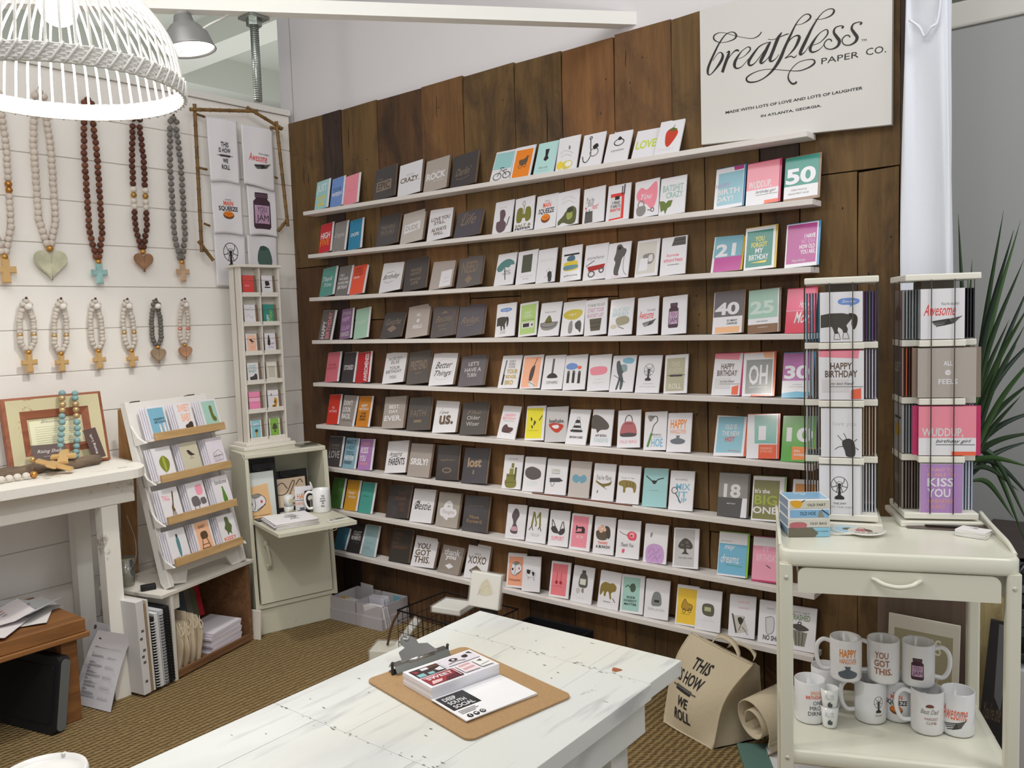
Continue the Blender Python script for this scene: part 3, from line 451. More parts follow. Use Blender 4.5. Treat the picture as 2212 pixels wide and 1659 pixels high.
8 m K 470 720 500 278 w w|white card with a small vintage television|Q #5a5a48 28 36 68 36 70 62 30 60;R #b5b88c 34 42 60 52;N l 36 68 64 70 BINGE;N l 24 74 76 76 WATCHING
8 m K 795 1055 815 335 w w|white card with a flowered notebook drawing|N p 30 14 76 18 THANK YOU;N p 34 28 74 32 NOTE;P #c9c3bb 14 50 56 48 76 84 34 92;P #4a4540 10 46 16 46 34 90 28 92;Q k 34 56 46 52 56 60 44 70;S k 2 40 84 50 66 60 50;L k 2 52 74 76 92
8 m K 1088 1330 1115 388 w w|white card reading NO S behind the cart leg|N k 30 16 60 20 YOU'VE;Q #d5d3d5 28 40 60 38 62 70 36 76;S m 2 28 40 60 38 62 70 36 76 28 40;T k 22 80 90 92 NO SHIT
8 m K 1385 1655 1415 455 w w|white card reading TRASHED over a metal trash can|N k 8 12 76 16 LET'S GET;T #7a9a6a 6 18 78 32 TRASHED;Q #4a463c 8 46 40 40 76 50 40 56;P #8a8478 14 54 70 58 62 90 26 90;L k 2 26 58 32 88;L k 2 40 58 42 90;L k 2 54 58 52 88;O k 3 40 38 6 3
1 r H 190 490 205 312 w #2a7fae|white card with blue panel reading HAPPY BIRTHDAY!|R #8fc0cf 10 12 98 92;P #b83a86 62 0 98 0 98 9 66 10;T #a99ac0 4 38 52 48 HAPPY;T f 8 52 88 66 BIRTH;T f 8 70 66 84 DAY!
1 r H 508 850 523 262 w #c22c66|pink and white card reading WUDDUP, on the wall|M wud 0 0 100 100
1 r H 885 1245 905 205 w #8a6f58|teal and white card with a large 50|R #1f8a7c 0 0 100 66;B w 4 26 92 62 50;N m 22 74 68 78 OVER TWICE AS;N m 14 82 74 86 MUCH PARTY AS 25;R #9a7a5e 0 94 100 100
2 r H 160 470 180 945 w #d2aa28|blue and magenta card with 21|R #7fb3c4 4 4 100 64;P #c04f9a 8 64 100 64 100 100 8 100;B w 10 30 78 62 21
2 r H 487 808 500 900 w #d2b028|green card reading YOU FORGOT MY BIRTHDAY|R #1f8474 6 8 92 94;T y 34 22 64 34 YOU;T y 22 36 74 48 FORGOT;T w 36 50 62 62 MY;T w 16 65 80 78 BIRTHDAY;P y 20 84 76 80 72 86
2 r H 895 1235 908 862 w #3f93c4|magenta card reading HOW OLD YOU ARE.|R #b3418f 4 2 96 92;T w 58 26 92 36 I HAVE;T #cf8fc0 50 38 92 48 NO IDEA;T w 44 50 92 60 HOW OLD;T w 48 62 94 72 YOU ARE.;I f 22 82 66 90 Happy Birthday
3 r I 267 578 285 152 w #8a6f58|grey and white card with a large 40|R #6a6268 2 0 100 60;B w 6 26 88 56 40;T k 48 67 84 72 SO MANY;T k 48 74 84 79 CANDLES;R #f0b98a 10 84 92 98
3 r I 622 945 625 132 w #7a6350|mint green and white card with a large 25|R #a5c9ba 0 0 96 66;B #cfe0d8 6 26 84 56 25;N k 28 72 66 75 HAPPY BIRTHDAY;R #86644a 0 80 98 100;N w 34 86 66 88 HAPPILY
3 r I 990 1290 1020 117 #d63a55 #d63a55|rose red card with Mom in white script|R #e5557c 0 0 100 50;I w 46 28 82 48 Happy;I w 30 52 90 78 Mom;L w 1 0 50 90 50
4 r I 258 555 290 760 w #c22c66|white card reading HAPPY BIRTHDAY with pink corner, on the wall|M hbf 0 0 100 100
4 r I 563 885 583 750 w #dd5a28|grey card with a giant OH|R #8f9190 10 16 96 94;P #f3b48a 64 0 96 0 96 14 68 12;T w 20 28 82 74 OH;N w 24 78 82 81 BIRTHDAYS;R x 30 96 94 100
4 r I 957 1265 980 745 w #3a93bf|violet and white card with a large 30|R #b56aab 0 0 100 62;B w 6 28 92 58 30;N m 36 70 70 72 CONGRATS;N m 24 75 82 77 YOU MADE IT;P #5fb0d0 0 90 50 86 100 88 100 100 0 100
5 r I 280 596 300 1362 w #dd5a28|light blue card reading OLD IS THE NEW HOT|R #8cc0d2 6 6 92 92;T f 30 24 70 36 OLD IS;T f 22 40 82 52 THE NEW;T r 34 54 66 66 HOT;L r 1.5 46 86 86 88
5 r I 606 931 615 1362 w #e0521f|white and teal card with 1 reading DREAM BIG|P #74b3aa 22 2 96 2 96 66 26 66;B w 38 26 62 58 1;P #e2521f 40 68 98 68 98 100 40 100;T s 46 74 84 79 DREAM BIG;T s 46 81 84 86 LITTLE ONE
5 r I 951 1290 975 1372 #58a83c #7cbf3a|green card with a large 10|B w 14 24 96 56 10;P #f08a3c 34 66 98 68 98 94 34 96;T w 40 74 60 79 STAY;T w 40 82 90 87 AWESOME
6 r J 500 808 527 550 w #5a524c|grey and black card with 18|R #8d8784 0 0 100 56;B f 18 24 76 56 18;R #4a4848 0 56 84 100;N w 32 68 62 71 BIRTHDAY;P w 84 56 100 56 92 100 80 100
6 r J 838 1170 857 590 w #9bb878|olive green card reading It's the BIG ONE|R #7d7c40 4 8 86 96;T w 8 28 56 38 It's the;T #a0ac30 8 42 80 64 BIG;T w 4 68 82 84 ONE
6 r J 1235 1500 1258 622 w w|white card with an orange panel behind the boxes|R #cf8a34 10 8 90 92
7 r J 500 800 527 1135 w #8cc63f|light blue card with dreams. in white script|R #6fb3d2 2 26 100 96;N k 6 19 46 21 HAPPY BIRTHDAY;I w 20 30 58 42 may;I w 10 50 76 70 dreams.;L #4aa37a 2 30 74 86 76
7 r J 843 1140 862 1180 w #c22c66|pink card mostly behind the cart leg|R #ec9db5 0 20 100 96;T #f5c0d0 38 22 60 32 IT;T #f5c0d0 14 38 90 54 BIRTHDAY;L k 3 50 62 66 68;R #c22c66 0 96 100 100
"""
ORD = ['top', 'second', 'third', 'fourth', 'fifth', 'sixth', 'seventh', 'eighth', 'lowest']
SHZ = [2.0705-.2219*i for i in range(9)]      # top faces of the nine ledges
GRP = dict(s='slim cards at the left of the ledges', w='wide cards left of centre on the ledges', m='illustrated cards in the middle of the ledges', r='birthday cards at the right of the ledges')
def wall_cards():
    last = {}
    for ln in CARDS.strip().split('\n'):
        head, lab, dsl = ln.split('|'); h = head.split(); row = int(h[0]); typ = h[1]; X0, Y0, s = ZV[h[2]]
        blx, brx, tlx, tly = [float(a) for a in h[3:7]]; bg, env = h[7], h[8]
        blx, brx, tlx, tly = X0+blx/s, X0+brx/s, X0+tlx/s, Y0+tly/s
        z0 = SHZ[row]+.0006; yb = -.066
        # find the bottom corners on the ledge front line, the top corner at the boards
        B = None
        py = 700.0
        for px in (blx, brx):
            y_ = 900.0
            for _ in range(12):                       # pixel row at which this column meets the ledge line
                P = on(px, y_, 1, yb); y_ += (P.z-z0)*500
            B = P if B is None else (B, P)
        L, Rr = B; T = on(tlx, tly, 1, -.015)
        wd = min(max(Rr.x-L.x, .09), .165)
        hyp = {'s': .158, 'w': .161, 'm': .149, 'r': .158}[typ]
        hh = min(max(T.z-z0, hyp*.88), hyp*.96)
        lean = -math.acos(min(hh/hyp, .995))
        skew = math.atan2((T.x-L.x)*.6, hyp); skew = max(-.12, min(.12, skew))
        cx = (L.x+Rr.x)/2
        if row in last and cx-wd/2 < last[row][0]+.002: wd = min(wd, .10) if typ == 'm' else wd; yb = last[row][1]-.0075
        last[row] = (cx+wd/2, yb)
        t = thing('greeting_card', lab+', '+ORD[row]+' ledge' if 'ledge' not in lab else lab+', '+ORD[row]+' row', 'greeting card', (cx, yb, z0), (0, 0, 0), GRP[typ])
        t.rotation_euler = (Matrix.Rotation(lean, 3, 'X') @ Matrix.Rotation(skew, 3, 'Y')).to_euler()
        if typ == 's': fw, fx, ew, ex, ct = wd*.90, -wd*.05, wd, 0, .15
        elif typ == 'w': fw, fx, ew, ex, ct = wd*.93, -wd*.035, wd, 0, .6
        elif typ == 'm': fw, fx, ew, ex, ct = wd, 0, wd*.97, .002, .35
        else: fw, fx, ew, ex, ct = wd*.94, -wd*.03, wd, 0, .9
        up = abs(skew)*wd/2+.0003
        o = sheet('card_front', fw, hyp, dsl, t, .001, bg, ct, .45, side='w' if typ in 'ms' else None); o.location = (fx, 0, up)
        e = MB(); e.box(-ew/2, .0015, .0008, ew/2, .005, hyp+(.003 if typ in 'wr' else .0015), mat(col(env), .6, 0, ct)); e = e.build('envelope', t); e.location = (ex, 0, up)
# ------------------------------------------------------------ setting
def struct(name, mb): return tag(mb.build(name), kind='structure')
def rugmat():
    """twisted seagrass strands laid in ropes that run along y"""
    m = bpy.data.materials.new('seagrass'); m.use_nodes = True; nt = m.node_tree; b = nt.nodes['Principled BSDF']; b.inputs['Roughness'].default_value = .9
    tc = nt.nodes.new('ShaderNodeTexCoord'); no = nt.nodes.new('ShaderNodeTexNoise'); no.inputs['Scale'].default_value = 16; no.inputs['Detail'].default_value = 3
    add = nt.nodes.new('ShaderNodeMixRGB'); add.blend_type = 'ADD'; add.inputs[0].default_value = .012
    nt.links.new(tc.outputs['Object'], no.inputs['Vector']); nt.links.new(tc.outputs['Object'], add.inputs[1]); nt.links.new(no.outputs['Color'], add.inputs[2])
    def wave(d, sc, rot=0, st=(1, 1, 1)):
        mp = nt.nodes.new('ShaderNodeMapping'); mp.inputs['Rotation'].default_value = (0, 0, rot); mp.inputs['Scale'].default_value = st; w_ = nt.nodes.new('ShaderNodeTexWave'); w_.bands_direction = d; w_.inputs['Scale'].default_value = sc
        w_.inputs['Distortion'].default_value = 1.8; w_.inputs['Detail'].default_value = 2; w_.inputs['Detail Scale'].default_value = 3.5
        nt.links.new(add.outputs[0], mp.inputs[0]); nt.links.new(mp.outputs[0], w_.inputs['Vector']); return w_.outputs['Fac']
    rope = wave('X', 13.5); tw = wave('X', 21, math.radians(52)); fine = nt.nodes.new('ShaderNodeTexNoise'); fine.inputs['Scale'].default_value = 150; fine.inputs['Detail'].default_value = 3
    nt.links.new(tc.outputs['Object'], fine.inputs['Vector'])
    mu = nt.nodes.new('ShaderNodeMath'); mu.operation = 'MULTIPLY_ADD'; nt.links.new(tw, mu.inputs[0]); mu.inputs[1].default_value = .55; nt.links.new(rope, mu.inputs[2])
    m2 = nt.nodes.new('ShaderNodeMath'); m2.operation = 'MULTIPLY_ADD'; nt.links.new(fine.outputs['Fac'], m2.inputs[0]); m2.inputs[1].default_value = .9; nt.links.new(mu.outputs[0], m2.inputs[2])
    rp = nt.nodes.new('ShaderNodeValToRGB'); e = rp.color_ramp.elements; e[0].position = .28; e[0].color = lin('#584527'); e[1].position = .95; e[1].color = lin('#a38a5c'); x = e.new(.6); x.color = lin('#836b43')
    sc = nt.nodes.new('ShaderNodeMath'); sc.operation = 'MULTIPLY'; sc.inputs[1].default_value = .5; nt.links.new(m2.outputs[0], sc.inputs[0]); nt.links.new(sc.outputs[0], rp.inputs[0]); nt.links.new(rp.outputs[0], b.inputs['Base Color'])
    bp = nt.nodes.new('ShaderNodeBump'); bp.inputs['Strength'].default_value = .8; bp.inputs['Distance'].default_value = .008; nt.links.new(mu.outputs[0], bp.inputs['Height']); nt.links.new(bp.outputs[0], b.inputs['Normal']); return m
mb = MB(); mb.box(-.35, -6, -.05, 3.95, .3, 0, rugmat()); struct('floor', mb)
mb = MB(); mb.box(3.95, -6, -.05, 9, 6, -.002, mat('#d9d7d6', .5)); struct('floor', mb)
mb = MB(); mb.box(-9, -6, -.06, 3.95, 9, -.051, mat('#8d8a86', .6)); struct('floor', mb)
# left wall: white boards
WHITE = worn('#f7f3ee', '#d3ccc2', .70, 5, .5, 'white_board_paint', (1, 1, 1))
mb = MB(); z = 2.602
rnd = random.Random(3)
seams = {0: -1.1, 5: -2.4, 9: -1.62, 10: -1.62, 11: -1.62, 7: -.75}
while z > 0:
    z1 = max(z-.1815, 0)
    mb.box(-.024, -5.5, z1+.0014, -.002+rnd.uniform(-.0012, .0008), .0, z-.0005, WHITE, bev=.0016 if z-z1 > .02 else 0)
    z = z1-.0025
mb.box(-.05, -5.5, 0, -.006, 0, 2.6, mat('#cdc7bf', .8)); mb.box(-.06, -5.5, 2.603, .012, .0, 2.632, mat('#e8e6e0', .5))
struct('wall_left', mb)
# boards of the reclaimed wood wall
WOODS = [woodmat('#825c34', '#614325', 'oak_warm', 2, .75, 1, '#4a3222'), woodmat('#775b34', '#574024', 'oak_olive', 2, .78, 1, '#38291d'),
         woodmat('#68482a', '#48301b', 'oak_brown', 2, .75, 1, '#2a1e18'), woodmat('#47342a', '#2b201b', 'oak_dark', 2, .7, 1, '#1f1815'),
         woodmat('#8a5f34', '#6c4726', 'oak_honey', 2, .75, 1, '#5a3d26')]
mb = MB()
xs = [-.045, .277, .421, .683, .983, 1.242, 1.532, 1.776, 2.022, 2.271, 2.40, 2.608, 2.747, 2.938, 3.069]
wi = [1, 3, 1, 2, 0, 1, 1, 4, 0, 1, 1, 3, 1, 1]
lo = [2, 3, 2, 2, 2, 0, 2, 0, 1, 1, 1, 2, 1, 1]
cut = [1.79, 2.0, 1.5, 1.63, .9, 1.58, 1.2, 1.56, .30, .74, .66, 1.9, 1.932, 1.932]
NAILS = mat('#17120f', .8)
for i in range(14):
    a, b = xs[i], xs[i+1]; top = 2.572+rnd.uniform(-.012, .006)-(0.0 if i < 12 else .0)
    d = rnd.uniform(0, .006)
    g = .0018
    for (z0, z1, m) in ((0, cut[i], WOODS[lo[i]]), (cut[i]+.004, top, WOODS[wi[i]])):
        if i == 12 and z0: b = xs[14]
        if i == 13 and z0: continue
        k = 9; L = [(a+g+rnd.uniform(-.0016, .0016), z0+(z1-z0)*j/k) for j in range(k+1)]; R_ = [(b-g+rnd.uniform(-.0016, .0016), z0+(z1-z0)*j/k) for j in range(k+1)]
        L[-1] = (L[-1][0]+.004, z1-rnd.uniform(0, .006))
        mb.prism(L+R_[::-1], -.002-d, .022, m)
        for _ in range(2):                                  # drying cracks and knot streaks
            x, zz = rnd.uniform(a+.03, b-.03), rnd.uniform(z0+.1, z1-.1); ln = rnd.uniform(.02, .11); ww = rnd.uniform(.0008, .0030)
            mb.add([(x+ww*math.cos(q)+.0015*math.sin(q*3), -.00235-d, zz+ln*math.sin(q)) for q in [PI*j/8 for j in range(16)]], [tuple(range(16))], NAILS)
        for _ in range(5):
            x, zz = rnd.uniform(a+.02, b-.02), rnd.uniform(z0+.03, z1-.03)
            mb.add([(x+.003*math.cos(q)*rnd.uniform(.6, 1), -.0024-d, zz+.0045*math.sin(q)) for q in [PI*j/4 for j in range(8)]], [tuple(range(8))], NAILS)
mb.box(-.03, .0225, 0, 3.07, .03, 2.56, mat('#120d0a', .9))
struct('wall_back', mb)
mb = MB(); mb.box(3.071, -.012, 0, 3.115, .04, 2.9, woodmat('#3c2a20', '#231812', 'edge_post')); struct('trim_1', mb)
# white partition behind and above the boards, its corner strip
PW = mat('#e9e5e8', .55, bump=.05, bscale=3)
mb = MB(); mb.box(-.105, .031, 0, 3.10, .09, 4.6, PW); mb.box(-.0, .0295, 2.5, .002, .031, 4.6, mat('#8a868a', .6)); struct('wall_partition', mb)
# grey wall at the right with its white cornice
mb = MB(); mb.box(2.2, 1.30, 0, 8, 1.36, 2.80, mat('#b2b3b2', .75, bump=.04, bscale=8)); struct('wall_right', mb)
# hall ceiling with beams
CE = mat('#c3c6be', .85)
mb = MB(); mb.box(-9, -7, 4.65, 9, 10, 4.7, CE)
for yy in (-.6, 2.2, 5.0): mb.box(-9, yy, 4.35, 9, yy+.35, 4.65, mat('#cfd1ca', .8))
for xx in (-5.6, -2.6): mb.box(xx, -7, 4.28, xx+.45, 10, 4.65, mat('#c9ccc4', .8))
struct('ceiling', mb)
mb = MB(); mb.box(-9, -7, 0, -8.9, 10, 4.7, CE); struct('wall_far_left', mb)
mb = MB(); mb.box(-9, 9.9, 0, 9, 10, 4.7, CE); struct('wall_far_back', mb)
# ledges of the card wall
LED = worn('#e4deda', '#b9aca0', .72, 7, .45, 'white_ledge_paint', (.5, 3, 3))
rl = [654.6, 665.4, 668, 673.6, 676, 682.6, 686, 690, 693]; yl = [461, 555, 648, 738, 826, 920, 1010, 1100, 1195]
rr = [1743, 1755, 1751, 1753, 1755, 1756, 1757, 1759, 1757]; yr = [275, 437, 580, 734, 872, 1010, 1150, 1288, 1424]
names = ['top', 'second', 'third', 'fourth', 'fifth', 'sixth', 'seventh', 'eighth', 'lowest']
for i in range(9):
    x0 = on(rl[i], yl[i], 1, -.094).x; x1 = on(rr[i], yr[i], 1, -.094).x
    mb = MB(); mb.box(x0, -.094, SHZ[i]-.019, x1, -.0065, SHZ[i], LED, bev=.0012)
    tag(mb.build('wall_ledge'), 'long white painted card ledge, %s of the nine on the brown wall' % names[i], 'shelf', 'white ledges on the brown wall')
wall_cards()
# ------------------------------------------------------------ sign
INK = mat('#262321', .5)
def sign():
    X0, Y0, s = 1500, 0, 5.027; yp = -.030
    P = lambda x, y, d=0: on(X0+x/s, Y0+y/s, 1, yp-.0004-d)
    mb = MB(); a = P(75, 1508); b = P(2142, 1335); tl = P(62, 190); tr_z = 2.566
    mb.prism([(2.400, 2.094), (3.049, 2.060), (3.050, tr_z), (2.4, tr_z)], yp, -.009, mat('#dcdad6', .45, bump=.02))
    strokes = """730 345 10 700 385 12 640 415 8 560 412 6 450 390 6 340 360 6 270 355 7 215 385 14 215 430 16 270 460 8 350 455 7 430 425 14 455 385 22 430 352 12 385 350 8 330 385 12 270 470 16 210 590 22 155 720 26 145 790 24 165 814 10 210 775 14 280 680 28 308 610 28 290 570 12 250 585 7 200 660 6
345 575 6 378 558 18 365 610 30 335 690 32 303 786 30
330 720 5 380 620 7 430 560 12 465 545 22 485 556 14
475 640 6 540 610 6 600 550 14 604 518 16 575 512 8 510 560 10 450 650 28 435 710 32 458 742 18 515 722 8 590 635 5
832 455 8 770 470 9 700 510 14 630 600 26 590 670 30 603 710 22 655 685 10 730 590 8 800 490 8
828 456 12 805 490 28 770 565 34 722 660 34 732 688 18 780 650 8 830 590 5
800 425 7 850 430 6 920 405 7 1000 372 11 1025 368 8
948 352 12 905 420 34 862 530 34 822 635 34 834 666 20 880 640 8 918 590 5
1095 270 5 1170 258 6 1240 215 16 1262 178 20 1235 153 12 1180 170 8 1110 250 12 1040 390 24 980 520 30 930 640 34 860 750 26 780 830 14 690 880 12 605 893 18 566 870 20 582 828 14 680 775 8 800 752 6 950 760 7 1120 770 9 1230 738 14 1300 690 20 1298 652 14 1240 646 8 1140 672 7 1070 730 8 1025 800 11 1022 860 18 1060 908 20 1098 902 20 1110 884 16
985 520 6 1040 430 9 1100 388 12 1138 395 28 1130 440 32 1090 520 22 1025 596 9 984 632 9 1010 622 9 1050 610 11 1082 624 12 1112 600 6
1310 210 5 1390 205 6 1480 170 14 1516 124 22 1500 97 12 1440 105 8 1370 160 9 1290 280 20 1220 420 32 1152 565 34 1160 592 18 1202 560 8 1242 500 5
1290 490 6 1370 455 7 1440 380 14 1448 334 16 1420 322 8 1350 370 10 1280 470 28 1256 535 32 1284 566 18 1352 540 8 1412 480 5
1600 306 24 1618 288 14 1590 279 9 1532 300 14 1514 350 26 1545 400 36 1574 445 36 1555 500 24 1492 533 12 1432 524 12 1408 480 12 1440 432 10 1478 428 13 1490 450 15
1798 266 24 1818 246 14 1785 239 9 1727 260 14 1708 310 26 1738 360 36 1766 405 36 1746 455 24 1682 490 12 1622 480 12 1604 432 12 1638 388 10 1676 384 13 1690 405 15"""
    for i, ln in enumerate(strokes.split('\n')):
        v = list(map(float, ln.split())); pts = bez([(v[j], v[j+1], v[j+2]) for j in range(0, len(v), 3)], 7)
        L = []; R_ = []
        for k, p in enumerate(pts):
            q0 = pts[max(k-1, 0)]; q1 = pts[min(k+1, len(pts)-1)]; dx, dy = q1.x-q0.x, q1.y-q0.y; n = math.hypot(dx, dy) or 1; r = max(p.z, 5)/2
            L.append(P(p.x-dy/n*r, p.y+dx/n*r, i*.00004)); R_.append(P(p.x+dy/n*r, p.y-dx/n*r, i*.00004))
        k = len(pts); mb.add(L+R_, [(j, j+1, k+j+1, k+j) for j in range(k-1)], INK)
    def txt(t, x0, y0, x1, y1, x2, y2, style='T', d=.0002):
        """x0,y0 left baseline, x1,y1 right baseline, x2,y2 top of the left letter"""
        A = P(x0, y0, d); B = P(x1, y1, d); T = P(x2, y2, d); vs, fs = glyphs(t, style)
        mb.add([A+(B-A)*u+(T-A)*v for u, v in vs], fs, INK)
    txt('PAPER', 1378, 698, 1784, 622, 1380, 633, 'N'); txt('CO.', 1862, 604, 2082, 567, 1862, 528, 'N')
    txt('MADE WITH LOTS OF LOVE AND LOTS OF LAUGHTER', 338, 1238, 1826, 970, 340, 1208); txt('IN ATLANTA, GEORGIA.', 722, 1280, 1378, 1164, 722, 1248)
    txt('TM', 1812, 452, 1870, 445, 1812, 428, 'N')
    tag(mb.build('wall_sign'), 'large white sign reading breathless PAPER CO. in black script', 'sign')
sign()
# ------------------------------------------------------------ overhead beam, bolt, clamp light
BW = worn('#f2f1ec', '#c9c5bb', .7, 5, .5, 'beam_paint')
def beam():
    a = on(1435, 55, 2, 2.6); b = on(580, 26, 2, 2.6); d = (b-a).normalized(); n = Vector((-d.y, d.x, 0)); n = n if n.x < 0 else -n
    # runs from the top of the brown wall across the corner to past the lamp
    a2 = a-d*.07; b2 = a+d*2.5; mb = MB(); wd = -n*-.052
    base = [a2, b2, b2+n*.055, a2+n*.055]
    vs = [(p.x, p.y, 2.60) for p in base]+[(p.x, p.y, 2.648) for p in base]
    mb.add(vs, [(0, 1, 2, 3), (7, 6, 5, 4), (0, 4, 5, 1), (1, 5, 6, 2), (2, 6, 7, 3), (3, 7, 4, 0)], BW)
    t = mb.build('ceiling_beam'); tag(t, 'long white wooden beam running diagonally overhead', 'beam')
    st = MB(); p = on(548, 36, 2, 2.6); G = mat('#9aa09c', .35, .9)
    t = thing('hanging_bolt', 'long grey threaded steel bolt hanging down from the white beam', 'bolt', p)
    st.tube([(0, 0, -.03), (0, 0, -.30)], .0145, G, 12)
    for k in range(34): st.tube([(0, 0, -.034-.0078*k), (0, 0, -.0368-.0078*k)], .0158, G, 12)
    st.build('threaded_rod', t)
    nu = MB(); nu.tube([(0, 0, -.012), (0, 0, -.034)], .028, G, 6, smooth=False); nu.build('nut', t)
    wa = MB(); wa.box(-.04, -.04, -.012, .04, .04, -.001, G, bev=.002); wa.build('washer_plate', t)
    q = on(1434, 28, 2, 2.648); m2 = MB(); m2.tube([(0, 0, 0), (0, 0, .012)], .016, mat('#5c5e60', .4, .8), 6, smooth=False); m2 = m2.build('bolt_head'); m2.location = (q.x, q.y, 2.648)
    tag(m2, 'dark bolt head on top of the beam end above the boards', 'bolt')
beam()
def reflector():
    c = Vector((.995, -1.19, 2.47)); t = thing('clamp_light', 'grey metal dome work light with a bright bulb beyond the beam', 'lamp', c, (.10, -.10, 0))
    mb = MB(); S = mat('#9a9a9a', .45, .5)
    mb.lathe([(.018, .125), (.03, .12), (.036, .095), (.05, .085), (.075, .055), (.088, .01), (.093, 0), (.09, .0), (.084, .008), (.07, .05), (.045, .078), (.01, .085)], S, 40); mb.build('reflector', t)
    g = MB(); g.lathe([(.0001, .012), (.06, .012), (.083, .006)], mat('#fffdf6', .3, emis=9), 40); g.build('lit_diffuser', t)
    k = MB(); k.tube([(0, 0, .12), (0, 0, .17)], .022, mat('#c9c7c0', .6), 16); k.build('socket', t)
    cd_ = MB(); e = on(520, 32, 2, 2.6)-c
    cd_.tube(bez([(-.08, -.02, -.01), (-.02, 0, .02), (.06, .03, .06), tuple(e*.8), tuple(e)], 8), .004, mat('#deddd6', .6), 8); cd_.build('power_cord', t)
    lamp('clamp_light_bulb', 'SPOT', c+Vector((0, 0, -.005)), 58, (1, .96, .88), .06, (c.x+.3, c.y-.3, 0), cone=130)
reflector()
# ------------------------------------------------------------ woven pendant lamp
def pendant():
    c = Vector((1.813, -2.017, 2.018)); t = thing('pendant_lamp', 'large white woven rattan dome lamp hanging in the near left corner', 'lamp', c)
    W_ = mat('#f1efea', .55, bump=.1, bscale=90); R = .25
    prof = bez([(R, 0, 0), (R*.995, 0, .03), (R*.975, 0, .065), (R*.94, 0, .11), (R*.85, 0, .155), (R*.70, 0, .20), (R*.48, 0, .24), (R*.25, 0, .262), (.035, 0, .27)], 5)
    n = 58; ribs = MB()
    for i in range(n):
        a = 2*PI*i/n
        pts = [(p.x*math.cos(a), p.x*math.sin(a), p.z) for p in prof]
        if i % 2: pts = pts[:-10]
        ribs.tube(pts, .0029, W_, 6)
    ribs.build('dome_ribs', t)
    bd = MB()
    for z0, rr, m in ((.0, R*.999, 8),):
        for k in range(m):
            pts = []
            for j in range(148):
                a = 2*PI*j/148; o = .0022*(1 if (j+k) % 2 else -1)
                pts.append(((rr+o)*math.cos(a), (rr+o)*math.sin(a), z0+k*.0048))
            bd.tube(pts, .0032, W_, 5, closed=True)
    bd.build('woven_band', t)
    wr = MB()
    for j in range(60):
        a = 2*PI*j/60; wr.tube([((R+.0055)*math.cos(a+q*.028), (R+.0055)*math.sin(a+q*.028), -.003+.010*q) for q in range(5)], .0024, W_, 5)
    wr.build('rim_wrapping', t)
    s = MB(); s.tube([(0, 0, .285), (0, 0, .22)], .022, mat('#e8e8e4', .4), 16); s.tube([(0, 0, .285), (0, 0, 2.2)], .003, mat('#e8e8e4', .5), 6); s.build('socket_and_cord', t)
    b = MB(); b.ball((0, 0, .185), .040, mat('#fff6e4', .3, emis=14), 18); b.build('lit_bulb', t)
    lamp('pendant_bulb', 'POINT', c+Vector((0, 0, .135)), 29, (1, .965, .91), .045)
pendant()
# ------------------------------------------------------------ bead strands on the white boards
BEAD = {}
def bead_mesh(hexc, r, metal=0):
    k = (hexc, r, metal)
    if k not in BEAD:
        mb = MB(); mb.ball((0, 0, 0), r, mat(hexc, .35 if metal else .65, metal, var=0 if metal else .12, bscale=30), 14, (1, 1, .93)); BEAD[k] = mb.mesh('bead')
    return BEAD[k]
def heart(s):
    return [(s*.55*(16*math.sin(q)**3)/16, s*.55*(13*math.cos(q)-5*math.cos(2*q)-2*math.cos(3*q)-math.cos(4*q)+1)/16) for q in [2*PI*i/40 for i in range(40)]]
def cross(h):
    a = h*.17; w_ = h*.40; o = []
    for x, z in [(-a, h*.5), (a, h*.5), (a*.9, h*.17), (w_, h*.19), (w_*1.02, -h*.10), (a*.92, -h*.09), (a*1.1, -h*.5), (-a*1.05, -h*.5), (-a*.9, -h*.09), (-w_, -h*.11), (-w_*.98, h*.18), (-a*.9, h*.17)]: o.append((x, z))
    return o
def slab(poly, th, m, bev=.003):
    """rounded slab of an outline in the xz plane, centred on y=0"""
    bm = bmesh.new(); k = len(poly)
    a = [bm.verts.new((x, -th/2, z)) for x, z in poly]; b = [bm.verts.new((x, th/2, z)) for x, z in poly]
    bm.faces.new(a); bm.faces.new(b[::-1])
    for i in range(k): bm.faces.new((a[i], b[i], b[(i+1) % k], a[(i+1) % k]))
    bmesh.ops.recalc_face_normals(bm, faces=bm.faces)
    bmesh.ops.bevel(bm, geom=[e for e in bm.edges if abs(e.verts[0].co.y-e.verts[1].co.y) < 1e-6], offset=bev, segments=2, affect='EDGES')
    bm.verts.index_update(); mb = MB(); mb.add([v.co.copy() for v in bm.verts], [[v.index for v in f.verts] for f in bm.faces], m); bm.free(); return mb
GOLD = mat('#d9b47c', .4, .25, bump=.15, bscale=50)
